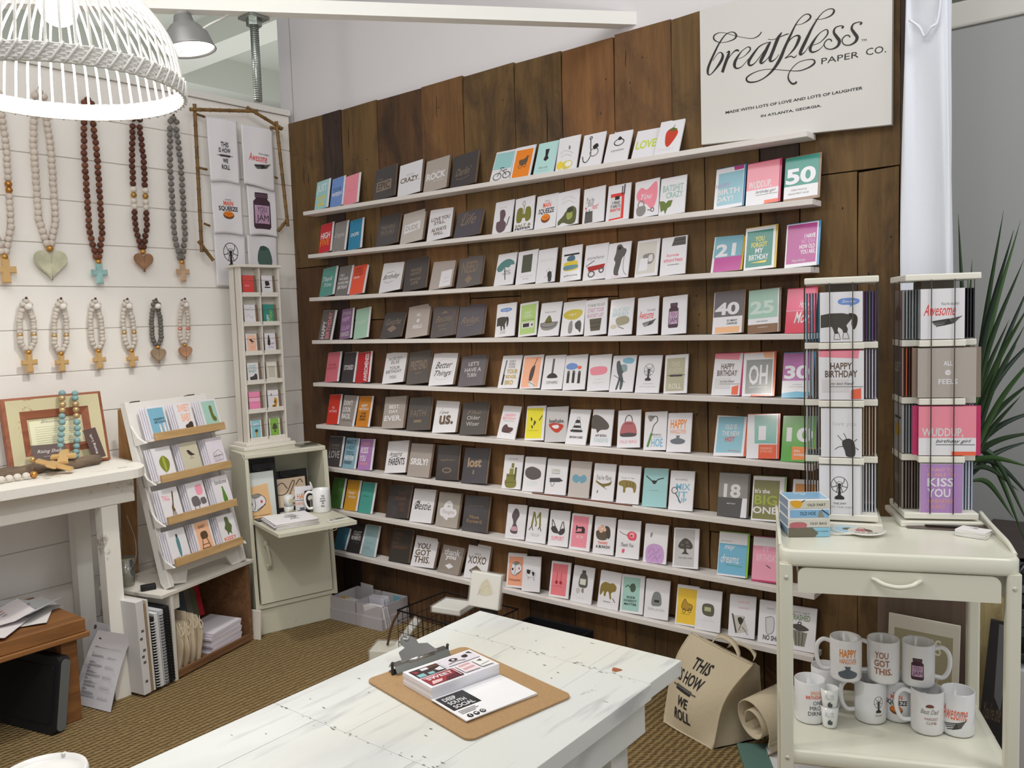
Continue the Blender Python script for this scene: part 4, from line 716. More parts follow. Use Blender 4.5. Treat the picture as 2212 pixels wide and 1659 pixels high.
def necklace(pt, pp, n, r, cols, pend, ph, pm, label, grp, sp=.028, big=None, name='bead_necklace'):
    A = on(pt[0], pt[1], 0, .02); B = on(pp[0], pp[1], 0, .02)
    t = thing(name, label, 'necklace', (.0205, A.y, A.z), (0, 0, PI/2), grp)
    yb = B.y-A.y; L = A.z-B.z-ph*.5-r*2.6      # length of the two strands
    k = 0
    for side in (-1, 1):
        for i in range(n):
            f = (i+.5)/n
            off = sp*min(1, .55+1.6*f)*min(1, (1-f)*4.5+.16)*side
            c, mt = cols(side, f, i)
            o = link('bead', bead_mesh(c, r, mt), t); o.location = (off+yb*f, .002*math.sin(i*2.1), -r*1.6-f*L); o.rotation_euler = (i*.7, i, 0); k += 1
    for j, (x, z) in enumerate(((-.014, -.002), (.002, r*1.0), (.017, -.001))):
        c, mt = cols(1, 0, j); o = link('bead', bead_mesh(c, r*.98, mt), t); o.location = (x*r/.0135, -.004, z)
    if big: o = link('bead', bead_mesh(big, r*1.25, 0), t); o.location = (.006, -.013, -r*.9)
    co = MB(); co.tube([(sp*.5, 0, -r), (sp, 0, -L*.3), (sp+yb*.7, 0, -L*.7), (yb, 0, -L-r*2), (yb-sp, 0, -L*.7), (-sp, 0, -L*.3), (-sp*.5, 0, -r)], .0012, mat('#8a7a66', .8), 5); co.build('cord', t)
    gb = link('bead', bead_mesh('#c9964e', r*.95, .7), t); gb.location = (yb, -.004, -L-r*2.3)
    nl = MB(); nl.tube([(0, 0.02, r*1.5), (0, -.012, r*1.9)], .003, mat('#6a4a3a', .6, .3), 8); nl.ball((0, -.012, r*2), .0055, mat('#5c4034', .7), 8); nl.build('hanging_peg', t)
    p = slab(heart(ph) if pend == 'h' else cross(ph), .012, pm, .0035).build('heart_pendant' if pend == 'h' else 'cross_pendant', t)
    p.location = (yb, -.006, -L-r*3.0-ph*.5+(ph*.08 if pend == 'h' else .004)); return t
GN = 'bead necklaces hanging in the upper row'; GS = 'short bead strands hanging in the lower row'
marb = lambda a, b: mat(a, .45, var=.35, bscale=14)
necklace((373, 262), (393, 588), 22, .0138, lambda s, f, i: ('#7b7772', 0), 'c', .085, marb('#d6b493', 0), 'long grey bead necklace with a tan stone cross', GN)
def c2(s, f, i): return (('#5c3324', 0) if f < .50 or f > .68 else (('#b9924e', .7) if .56 < f < .605 else ('#e9e0d4', 0)))
necklace((293, 257), (309, 566), 22, .0138, c2, 'h', .085, marb('#a97f5f', 0), 'long dark brown bead necklace with cream beads and a brown heart', GN)
necklace((188, 222), (213, 590), 25, .0138, lambda s, f, i: (('#6a3c2a', 0) if (i*7) % 3 else ('#7a4a33', 0)), 'c', .09, marb('#a9d3d0', 0), 'long reddish brown bead necklace with a pale aqua cross', GN)
necklace((83, 207), (109, 572), 24, .0155, lambda s, f, i: ('#ded2c6', 0), 'h', .125, marb('#d8d6b8', 0), 'long cream bead necklace with a large pale marbled heart', GN, sp=.034)
necklace((-14, 200), (11, 584), 25, .0145, lambda s, f, i: (('#ded2c6', 0) if not (.50 < f < .60) else ('#c08a4a', .75)), 'c', .10, GOLD, 'long cream necklace with copper beads, cut by the left edge', GN, sp=.034)
gold = lambda q: (lambda s, f, i: (('#c9a878', .5) if q < f < q+.08 else ('#d5ccc1', 0)))
necklace((397, 655), (399, 762), 11, .0105, lambda s, f, i: (('#d9968a', .5) if .55 < f < .64 else ('#d5c9be', 0)), 'h', .066, marb('#c99878', 0), 'short cream bead strand with a rosy wooden heart, rightmost of its row', GS, sp=.021, big='#efeae4', name='bead_strand')
necklace((335, 657), (341, 768), 11, .0115, lambda s, f, i: ('#6e6964', 0), 'h', .070, marb('#b39a7e', 0), 'short grey bead strand with a tan wooden heart', GS, sp=.022, big='#efeae4', name='bead_strand')
necklace((273, 657), (284, 776), 11, .0115, gold(.58), 'c', .070, GOLD, 'short pale bead strand, the gold cross nearest the grey strand', GS, sp=.023, big='#efeae4', name='bead_strand')
necklace((204, 657), (213, 778), 11, .012, gold(.60), 'c', .074, GOLD, 'short pale bead strand with gold cross and one aqua bead', GS, sp=.024, big='#efeae4', name='bead_strand')
necklace((130, 657), (132, 784), 12, .012, gold(.62), 'c', .072, GOLD, 'short pale bead strand with a small rosy gold cross, second from the left', GS, sp=.025, big='#efeae4', name='bead_strand')
necklace((55, 657), (62, 784), 12, .0125, gold(.62), 'c', .080, GOLD, 'short pale bead strand with a gold cross, leftmost of its row', GS, sp=.027, big='#efeae4', name='bead_strand')
# ------------------------------------------------------------ bamboo frame and tea towels
BAM = mat('#8c6a3a', .5, var=.45, bscale=18, bump=.3)
def bamboo():
    t = thing('bamboo_frame', 'brown bamboo pole frame mounted around the printed tea towels', 'frame', (.05, 0, 0))
    V = lambda x, y: on(x, y, 0, .05)-Vector((.05, 0, 0))
    for (a, b) in (((420, 225), (436, 545)), ((409, 237), (554, 241)), ((532, 233), (608, 279)), ((595, 263), (620, 490)), ((621, 474), (601, 499)), ((429, 521), (461, 563)), ((585, 276), (607, 278))):
        A, B = V(*a), V(*b); mb = MB(); n = max(2, int((B-A).length/.05)); pts = []; rs = []
        for i in range(n):
            for f, r in ((0, .0098), (.1, .0085), (.9, .0085), (.96, .0105)): pts.append(A+(B-A)*((i+f)/n)); rs.append(r)
        mb.tube(pts, rs, BAM, 9); o = mb.build('bamboo_pole', t); o.location.x += .008*(a[0] % 3)
    for (a, b) in (((424, 243), (447, 251)), ((434, 361), (452, 365)), ((446, 482), (458, 487)), ((596, 380), (604, 384))):
        mb = MB(); mb.tube([V(*a)-Vector((.02, 0, 0)), V(*b)-Vector((.02, 0, 0))], .006, BAM, 8); mb.build('bamboo_rung', t)
bamboo()
def towel(tl, br, dsl, label, x, seed, name='tea_towel'):
    A = on(tl[0], tl[1], 0, x); B = on(br[0], br[1], 0, x); w_ = B.y-A.y; h = A.z-B.z
    t = thing(name, label, 'tea towel', (x, (A.y+B.y)/2, B.z), (0, 0, PI/2), 'printed tea towels in the bamboo frame')
    cl = mat('#efedf1', .85, bump=.12, bscale=300); mb = MB(); nx, nz = 18, 20; vs = []; r = random.Random(seed); p1, p2 = r.uniform(0, 6), r.uniform(0, 6)
    for j in range(nz+1):
        for i in range(nx+1):
            u, v = i/nx, j/nz
            vs.append(((u-.5)*w_*(1-.03*v), .0018*math.sin(u*7+p1+v*2)+.001*math.sin(v*9+p2), (1-v)*h+.012*math.sin(u*2.4+p1*.3)*v*v))
    wav = lambda u, v: .0018*math.sin(u*7+p1+v*2)+.001*math.sin(v*9+p2)
    mb.add(vs, [(j*(nx+1)+i, j*(nx+1)+i+1, (j+1)*(nx+1)+i+1, (j+1)*(nx+1)+i) for j in range(nz) for i in range(nx)], cl, True)
    o = mb.build('cloth', t); s = o.modifiers.new('thick', 'SOLIDIFY'); s.thickness = .002; s.offset = 0
    pr = MB(); a = Art(pr, w_, h, lambda u, v, k: ((u-.5)*w_*(1-.03*v), wav(u, v)-.0022-.0001*k, (1-v)*h+.012*math.sin(u*2.4+p1*.3)*v*v), .7); a.sub = .07; a.draw(dsl); pr.build('printed_design', t)
towel((446, 250), (519, 401), 'M rollb 24 36 82 84', 'white tea towel reading THIS IS HOW WE ROLL, upper left in bamboo frame', .042, 1)
towel((520, 268), (595, 409), 'M awe 18 42 88 72', 'white tea towel reading Awesome above a fork', .040, 2)
towel((455, 386), (527, 511), 'M squ 18 34 86 72', 'white tea towel reading MAIN SQUEEZE over an orange', .028, 3)
towel((533, 400), (601, 514), 'M jar 6 12 88 88', 'white tea towel with a large purple jam jar', .026, 4)
towel((461, 500), (535, 624), 'M fan 22 18 80 66;N k 52 78 90 82 THE SHIT', 'white tea towel with a black fan drawing behind the narrow rack', .014, 5)
towel((533, 508), (603, 620), 'Q #4f6a62 40 24 70 24 78 56 34 56;E #3f5650 52 24 12 5', 'white tea towel with a green thimble drawing behind the narrow rack', .013, 6)
def frame_axes(o):
    """rotation z so that local -y faces the given world direction"""
    return o
def uncurl(px, py, p0, n):
    """photo point on the plane through p0 with normal n"""
    d = _r*((px-IW/2)/FPX) - _u*((py-IH/2)/FPX) + _f
    return CAM+d*((Vector(p0)-CAM).dot(Vector(n))/d.dot(Vector(n)))
RUST = worn('#ece9e2', '#a29a90', .60, 8, .5, 'rustic_white')
PINE = woodmat('#c9a87a', '#a8834f', 'pine', 0, .6, 1)
PINEV = woodmat('#b98d5c', '#8d6338', 'pine_side', 2, .6, 1)
# ------------------------------------------------------------ white console table
def console():
    t = thing('console_table', 'rustic white painted console table against the left wall', 'table', (.24, -1.9, 0))
    def part(n, *b, m=RUST, bev=.003):
        mb = MB(); mb.box(*b, m, bev=bev); o = mb.build(n, t); o.location = (-.24, 1.9, 0); return o
    mb = MB()                                                  # top with a rounded right end
    pts = [(.015, -2.75), (.50, -2.75), (.50, -1.24)]+[(.27+.23*math.cos(a), -1.24+.115*math.sin(a)) for a in [PI/2*k/8 for k in range(1, 8)]]+[(.27, -1.125), (.015, -1.10)]
    mb.prism(pts, .895, .93, RUST, axis=2); o = mb.build('tabletop', t); o.location = (-.24, 1.9, 0)
    part('apron', .405, -2.7, .79, .43, -1.205, .894); part('apron', .04, -2.7, .79, .065, -1.205, .894); part('apron', .066, -1.23, .79, .404, -1.206, .894)
    for x0, y0, sx in ((.375, -1.345, .012), (.075, -1.32, 0)):
        mb = MB(); mb.add([(x0, y0, .789), (x0+.055, y0, .789), (x0+.055, y0+.065, .789), (x0, y0+.065, .789), (x0+sx, y0, 0), (x0+.055+sx, y0, 0), (x0+.055+sx, y0+.065, 0), (x0+sx, y0+.065, 0)],
            [(0, 1, 2, 3), (7, 6, 5, 4), (0, 4, 5, 1), (1, 5, 6, 2), (2, 6, 7, 3), (3, 7, 4, 0)], RUST); o = mb.build('leg', t); o.location = (-.24, 1.9, 0)
    for x0 in (.375, .075): part('leg', x0, -2.68, 0, x0+.055, -2.615, .789)
console()
def photo_frame():
    bl = Vector((.135, -1.545, .9315)); L = .372; H = .285
    t = thing('picture_frame', 'wide distressed cream wooden picture frame leaning on console table', 'picture frame', (.150, -1.361, .9322), (-.19, 0, PI/2-.02))
    C1 = worn('#d0c7a2', '#9a6040', .575, 7, .55, 'chippy_cream'); C2 = woodmat('#a9684a', '#7d4630', 'rust_edge', 0, .7)
    o = (.197, .15); cz = .150
    def ring(mb, a, ya, b, yb, mt):
        A = [(-a[0], ya, cz-a[1]), (a[0], ya, cz-a[1]), (a[0], ya, cz+a[1]), (-a[0], ya, cz+a[1])]
        B = [(-b[0], yb, cz-b[1]), (b[0], yb, cz-b[1]), (b[0], yb, cz+b[1]), (-b[0], yb, cz+b[1])]
        mb.add(A+B, [(j, (j+1) % 4, 4+(j+1) % 4, 4+j) for j in range(4)], mt)
    mb = MB(); ring(mb, o, .02, o, -.012, C2); ring(mb, o, -.012, (.184, .140), -.016, C2); ring(mb, (.184, .140), -.016, (.136, .092), -.013, C1); ring(mb, (.136, .092), -.013, (.108, .060), -.002, C2); ring(mb, (.108, .058), -.002, (.1, .05), .001, C1)
    mb.box(-.197, .014, 0, .197, .02, .30, C2); mb.build('frame_moulding', t)
    pm = MB(); pm.box(-.108, .001, cz-.058, .108, .004, cz+.058, mat('#eeeccb', .6))
    a = Art(pm, .216, .116, lambda u, v, k: ((u-.5)*.216, .0008-.0001*k, cz+.058-v*.116), .6)
    a.draw('I g 24 6 90 20 Blessing Beads;'+';'.join('R #bdbb9c 12 %d %d %d' % (30+8*q, 90-(q*13) % 17, 31.5+8*q) for q in range(8))); pm.build('printed_sheet', t)
photo_frame()
def aqua_beads():
    t = thing('bead_necklace', 'aqua and gold bead necklace draped over cream picture frame', 'necklace', (.19, -1.30, .945), (0, 0, PI/2))
    pl = Vector((.178, 0, 0)); n = (1, 0, -.16)
    path = [(134, 849), (134, 860), (135, 874), (135, 886), (134, 899), (134, 912), (133, 926), (132, 939), (131, 951), (130, 963), (133, 975), (138, 985), (152, 991), (163, 986), (164, 976), (165, 964), (166, 951), (167, 937), (167, 925), (166, 912), (165, 898), (164, 885), (163, 873), (162, 860), (162, 850)]
    gold_i = {1, 2, 3, 11, 20, 21, 22}
    for i, (x, y) in enumerate(path):
        p = uncurl(x, y, (.183+(.012 if y > 900 else 0), 0, 1.0), (1, 0, .19)); q = p-Vector((.19, -1.30, .945))
        o = link('bead', bead_mesh('#c9ab80' if i in gold_i else '#86a9ab', .0135, .55 if i in gold_i else 0), t)
        o.location = (q.y, -q.x, q.z)
aqua_beads()
def on_console():
    m = woodmat('#8d7a67', '#5c4c3f', 'driftwood', 1, .85, 1.2)
    t = MB(); pts = [(.235+.012*math.sin(i*1.3), -1.66+.052*i, .953+.004*math.sin(i*2)) for i in range(9)]
    t.tube(pts, [.021, .022, .022, .023, .022, .023, .021, .022, .02], m, 9); tag(t.build('driftwood_stick'), 'grey brown driftwood stick lying in front of cream frame', 'driftwood')
    for (x, y, z, rz, h, lab) in ((.245, -1.395, .985, -.5, .115, 'gold painted wooden cross leaning up on the driftwood'), (.315, -1.46, .968, 1.0, .135, 'gold painted wooden cross lying flat on white console table')):
        tc_ = thing('wooden_cross', lab, 'cross', (x, y, z), (-1.22 if z > .96 else -1.15, .0, PI/2+rz)); slab(cross(h), .014, GOLD, .004).build('cross_body', tc_)
        if z > .96: o = link('bead', bead_mesh('#c9a36a', .012, .7), tc_); o.location = (0, 0, h*.5+.012)
    t = thing('bead_necklace', 'cream bead strand lying flat, beads trailing off the left edge', 'necklace', (.33, -1.62, .944))
    for i in range(9):
        o = link('bead', bead_mesh('#ddd6cb' if i else '#c08a4a', .0145, 0 if i else .7), t); o.location = (.0+.003*math.sin(i*2), .075-.029*i, .0015)
    for (x, y, z, rx, rz, w_, h, txt, lab) in ((.222, -1.43, .934, -.5, PI/2-.05, .13, .072, 'Rising Shell', 'dark brown tag card with white script behind gold cross'), (.218, -1.235, .934, -.32, PI/2+.10, .056, .13, 'Rising Loft', 'tall dark brown tag card leaning beside aqua beads')):
        c = thing('tag_card', lab, 'tag', (x, y, z+.04 if w_ > .1 else z+.022), (rx, -.12 if w_ < .1 else 0.04, rz)); sheet('card', w_, h, ('I l 14 30 86 56 '+txt+';L l .8 30 72 70 72') if w_ > .1 else 'V l 34 18 58 84 '+txt, c, .0015, '#574642')
on_console()
# ------------------------------------------------------------ low wooden bench with papers
def bench():
    W1 = woodmat('#9a6a3c', '#6f4626', 'bench_wood', 1, .5, .8)
    t = thing('wooden_bench', 'low brown wooden bench under the white console table', 'bench', (.28, -1.9, 0))
    def part(n, *b, m=W1):
        mb = MB(); mb.box(*b, m, bev=.003); o = mb.build(n, t); o.location = (-.28, 1.9, 0)
    part('seat_board', .06, -2.45, .345, .515, -1.475, .395); part('edge_moulding', .05, -2.46, .325, .525, -1.465, .344)
    part('leg', .44, -1.56, 0, .49, -1.50, .324); part('leg', .08, -1.56, 0, .13, -1.50, .324); part('leg', .44, -2.42, 0, .49, -2.36, .324); part('leg', .08, -2.42, 0, .13, -2.36, .324)
    part('stretcher', .14, -1.55, .22, .43, -1.525, .30)
    r = random.Random(5); P = [(.20, -1.60, 18), (.30, -1.66, -10), (.22, -1.70, 30), (.34, -1.78, -25), (.18, -1.80, 8), (.32, -1.90, 40), (.26, -1.62, -38), (.30, -1.74, 14)]
    for i, (x, y, a) in enumerate(P):
        o = thing('paper_sheet', 'white printed order form in the messy pile on the low bench', 'paper', (x, y, .3955+.0042*i), (0, 0, math.radians(a+70)), 'printed forms piled on the bench')
        mb = MB(); h = mat(['#dcd8dc', '#e3e0df', '#cfd4d8', '#e6dfe2'][i % 4], .7); nx = 8; vs = []
        for k in range(nx+1):
            for yy in (-.108, .108): vs.append((-.14+.28*k/nx, yy, .0022*math.sin(k*.9+i)+.0022+(.010*max(0, k-6) if i > 4 else 0)))
        mb.add(vs, [(2*k, 2*k+2, 2*k+3, 2*k+1) for k in range(nx)], h, True)
        mb.add([(x_, y_, z_-.0008) for x_, y_, z_ in vs], [(2*k, 2*k+1, 2*k+3, 2*k+2) for k in range(nx)], h, True)
        pm = mb.build('page', o)
        if i > 4:
            l = MB()
            for q in range(6): l.box(-.10+.022*q, -.09, .0068, -.092+.022*q, .03+.05*((q*7) % 3)/3, .0070, mat('#a39aa3' if q % 3 else '#c58a74', .7))
            l.build('printed_lines', o)
bench()
def black_case():
    t = thing('display_case', 'black flat case with a grey end strip, leaning under bench', 'case', (.548, -1.632, 0), (0, 0, .24))
    B = mat('#15171c', .55, bump=.1, bscale=200)
    M = Matrix.Rotation(math.radians(-9), 4, 'X')
    def rr(x0, z0, x1, z1, r): return [(cx+r*math.cos(a), cz+r*math.sin(a)) for cx, cz, a0 in ((x1-r, z1-r, 0), (x0+r, z1-r, PI/2), (x0+r, z0+r, PI), (x1-r, z0+r, 1.5*PI)) for a in [a0+PI/2*k/5 for k in range(6)]]
    mb = MB(); mb.prism(rr(-.34, .003, .0, .285, .02), .0, .045, B, M); mb.build('case_body', t)
    e = MB(); e.prism([(a, b) for a, b in rr(.006, .012, .044, .275, .0185)], .0, .012, mat('#6f7577', .5, .2), M @ Matrix.Translation((-.002, .048, 0)) @ Matrix.Rotation(PI/2, 4, 'Z') @ Matrix.Translation((-.044, -.004, 0))); e.build('end_strip', t)
    k = MB(); k.prism(rr(-.32, .04, -.02, .25, .012), -.004, -.0005, mat('#0f1013', .8), M); k.build('front_pocket', t)
black_case()
def leaning_sheets():
    for i, (tl, tr, br, bl, xb, xt, lab) in enumerate((((212, 1361), (286, 1373), (239, 1539), (156, 1518), .0, .455, 'white printed form sheet leaning on the console leg, in front'),
                                                       ((198, 1340), (261, 1356), (225, 1470), (188, 1480), .0, .425, 'white printed form sheet half hidden behind the front one'))):
        A = on(*tl, 0, xt); B = on(*tr, 0, xt); Cc = on(*br, 2, .004) if not i else on(*br, 0, xt-.05); D = on(*bl, 2, .004) if not i else on(*bl, 0, xt-.05)
        c = (Cc+D)/2 if not i else (Cc+D)/2; t = thing('paper_sheet', lab, 'paper', c)
        mb = MB(); n = 8; W1 = mat('#d5d3da', .7); nn = (B-A).cross(D-A).normalized(); nn = nn if nn.x > 0 else -nn
        def S(u, v, k=0): return (A*(1-v)+D*v)*(1-u)+(B*(1-v)+Cc*v)*u - nn*.02*math.sin(PI*v)+nn*(.0003*k)-c
        for off, fl in ((0, 0), (-.001, 1)):
            mb.add([S(u, v/n)+nn*off for v in range(n+1) for u in (0, 1)], [(2*k, 2*k+1, 2*k+3, 2*k+2) for k in range(n)], W1, True)
        mb.build('page', t)
        pr = MB(); a = Art(pr, .2, .33, lambda u, v, k: S(u, v, 1+k), .7)
        a.sub = .3; a.draw('E m 16 9 5 4'+(';'+';'.join('R #b3b1ba 12 %g %g %g;R #b9b7c0 56 %g %g %g' % (22+4.2*q, 50-(q*5) % 9, 24.6+4.2*q, 22+4.2*q, 88-(q*7) % 11, 24.6+4.2*q) for q in range(16)) if not i else '')); pr.build('printed_table', t)
leaning_sheets()
# ------------------------------------------------------------ crate, easel with cards, binders
CR = PI/2+.25
def crate():
    t = thing('wooden_crate', 'wooden crate lying on its side with a whitewashed top', 'crate', (.475, -1.105, 0), (0, 0, CR))
    W1 = woodmat('#8a633f', '#5f4028', 'crate_wood', 0, .75); WH = worn('#dedad2', '#9c9286', .62, 9, .6, 'crate_white')
    def part(n, *b, m=W1): mb = MB(); mb.box(*b, m, bev=.002); mb.build(n, t)
    part('top_board', -.05, -.005, .372, .51, .36, .388, m=WH); part('side_board', 0, .0, .0, .018, .33, .371, m=WH); part('side_board', .465, 0, 0, .483, .33, .371)
    part('bottom_board', .018, .0, .006, .465, .33, .022); part('back_board', .019, .31, .023, .464, .328, .37)
    part('front_slat', .019, .0, .023, .464, .012, .040)
    part('corner_post', .019, .012, .30, .06, .045, .371, m=WH)
crate()
CM = Matrix.Translation((.475, -1.105, 0)) @ Matrix.Rotation(CR, 4, 'Z')
def crate_stuff():
    r = random.Random(8)
    for i in range(7):                                  # drawstring bags standing in a row
        p = CM @ Vector((.062+.019*i, .085+.012*(i % 2), .0235)); t = thing('muslin_bag', 'cream muslin drawstring bag standing in the crate row', 'bag', p, (0, 0, CR), 'muslin bags standing in the crate')
        mb = MB(); vs = []; n = 10; h = .215+r.uniform(-.02, .02); ph = r.uniform(0, 6)
        for k in range(n+1):
            f = k/n; y0, y1 = -.05-.02*math.sin(PI*f), .10
            th = .0062*(1-.5*f)+.001
            for (yy, s) in ((y0, -1), (y0-.003, 0), (y0, 1), (y1, 1), (y1, -1)): vs.append((s*th+.0035*math.sin(f*5+ph), yy+.003*math.sin(f*9+ph), h*f))
        mb.add(vs, [(k*5+j, k*5+(j+1) % 5, (k+1)*5+(j+1) % 5, (k+1)*5+j) for k in range(n) for j in range(5)]+[(n*5, n*5+1, n*5+2, n*5+3, n*5+4)], mat('#cbbba2', .9, bump=.3, bscale=120), True); mb.build('bag_body', t)
        c = MB(); c.tube(bez([(0, -.06, h*.93), (.006, -.075, h*.8), (-.004, -.07, h*.72), (.003, -.06, h*.98)], 6), .0016, mat('#e0d4bd', .9), 5); c.build('drawstring', t)
    for i in range(9):                                  # sloping stack of white paper packs
        p = CM @ Vector((.325+.004*(i % 3), .10, .028+.0105*i)); t = thing('paper_pack', 'white paper pack in the leaning stack inside the crate', 'paper', p, (0, -.05, CR+.015*math.sin(i)), 'paper packs stacked in the crate')
        mb = MB(); mb.box(-.095, -.085, 0, .095, .10, .0095, mat('#d6cedd' if i % 2 else '#e2dde6', .7)); mb.build('pages', t)
    p = CM @ Vector((.235, .21, .17)); t = thing('paper_sheet', 'mauve pink paper sheet lying behind the white packs', 'paper', CM @ Vector((.265, .20, .150)), (.3, .25, CR+.3)); mb = MB(); mb.box(-.085, -.06, 0, .06, .06, .002, mat('#9a7480', .7)); mb.build('page', t)
    t = thing('fabric_swatch_board', 'striped board of dark, green, beige and red fabric bands', 'fabric', CM @ Vector((.29, .20, .15)), (-.35, .14, CR)); mb = MB()
    for k, (c, w_) in enumerate((('#2c2a30', .06), ('#4a5a60', .04), ('#77716a', .035), ('#5f6650', .035), ('#b3202c', .03))):
        x = -.10+[0, .06, .10, .135, .17][k]; mb.box(x, 0, 0, x+w_-.001, .006, .15, mat(c, .85, bump=.3, bscale=200))
    mb.build('fabric_bands', t)
    t = thing('chipped_board', 'small chipped white board at the right of crate', 'board', CM @ Vector((.492, -.03, .0)), (0, .10, CR)); mb = MB(); mb.box(0, 0, .001, .012, .10, .14, worn('#e2ddd2', '#6b5f50', .55, 14), bev=.002); mb.build('board', t)
crate_stuff()
def binders():
    L = [(-.168, .038, .40, '#d9d7d8', 'white boxed kit with dark stickers beside the console leg', 1), (-.129, .010, .385, '#a58a6b', 'thin tan board standing beside the white kit', 0), (-.118, .013, .395, '#d8d4cc', 'white board standing between tan board and black book', 0),
         (-.104, .020, .315, '#1d1d20', 'black spiral bound book, left of the white booklet', 2), (-.083, .021, .325, '#dfe0e2', 'white booklet between two spiral bound books', 0), (-.061, .027, .33, '#c8cbd0', 'grey white spiral bound book with black coil', 2), (-.033, .031, .335, '#1f1f22', 'black spiral bound book against the crate side', 2)]
    for x, w_, h, c, lab, k in L:
        t = thing('boxed_kit' if k == 1 else ('spiral_book' if k == 2 else 'board'), lab, 'box' if k == 1 else ('book' if k == 2 else 'board'), CM @ Vector((x, -.005, 0)), (0, -.035, CR-.06))
        mb = MB(); mb.box(0, 0, .012, w_-.003, .20, h, mat(c, .6), bev=.0012); mb.build('cover' if k == 2 else 'body', t)
        if k == 1:
            a = MB()
            for z in (.06, .14, .165, .19, .24, .27): a.box(.005+.006*(z*50 % 2), -.0008, z, .017+.006*(z*50 % 2), 0, z+.010, mat('#5c5654', .6))
            a.build('stickers', t)
        if k == 2:
            s = MB()
            for q in range(24): s.tube([(w_*.5+.010*math.cos(a), -.002+.006*math.sin(a), .022+q*(h-.03)/24) for a in [PI*2*j/10 for j in range(10)]], .0018, mat('#0f0f10' if c != '#1d1d20' else '#d9d9dc', .4), 5, closed=True)
            s.build('coil', t)
    t = thing('pillar_candle', 'cream candle in a glass holder with beaded wire behind easel', 'candle', (.23, -1.165, .389)); mb = MB()
    mb.lathe([(.0001, .0), (.032, .0), (.036, .11), (.0001, .11)], mat('#d9cfae', .6), 24); mb.build('wax', t)
    g = MB(); g.lathe([(.034, .0), (.044, .12), (.0425, .12), (.0325, .001)], mat('#e8e8e2', .08, trans=.9, name='glass'), 24); g.build('glass_cup', t)
    wz = MB(); wz.tube(bez([(-.02, .03, .30), (.0, .05, .2), (.02, .04, .12), (.045, .0, .08), (.02, -.044, .05), (-.02, -.04, .03)], 8), .0015, mat('#b9b7b0', .3, .8), 5); wz.build('beaded_wire', t)
    t = thing('tape_dispenser', 'small black clip lying on crate top below the candle', 'clip', (.37, -1.142, .389), (0, 0, 1.2)); mb = MB(); mb.box(-.03, -.015, 0, .03, .015, .022, mat('#17171a', .5), bev=.003); mb.build('clip_body', t)
binders()
EZ = []
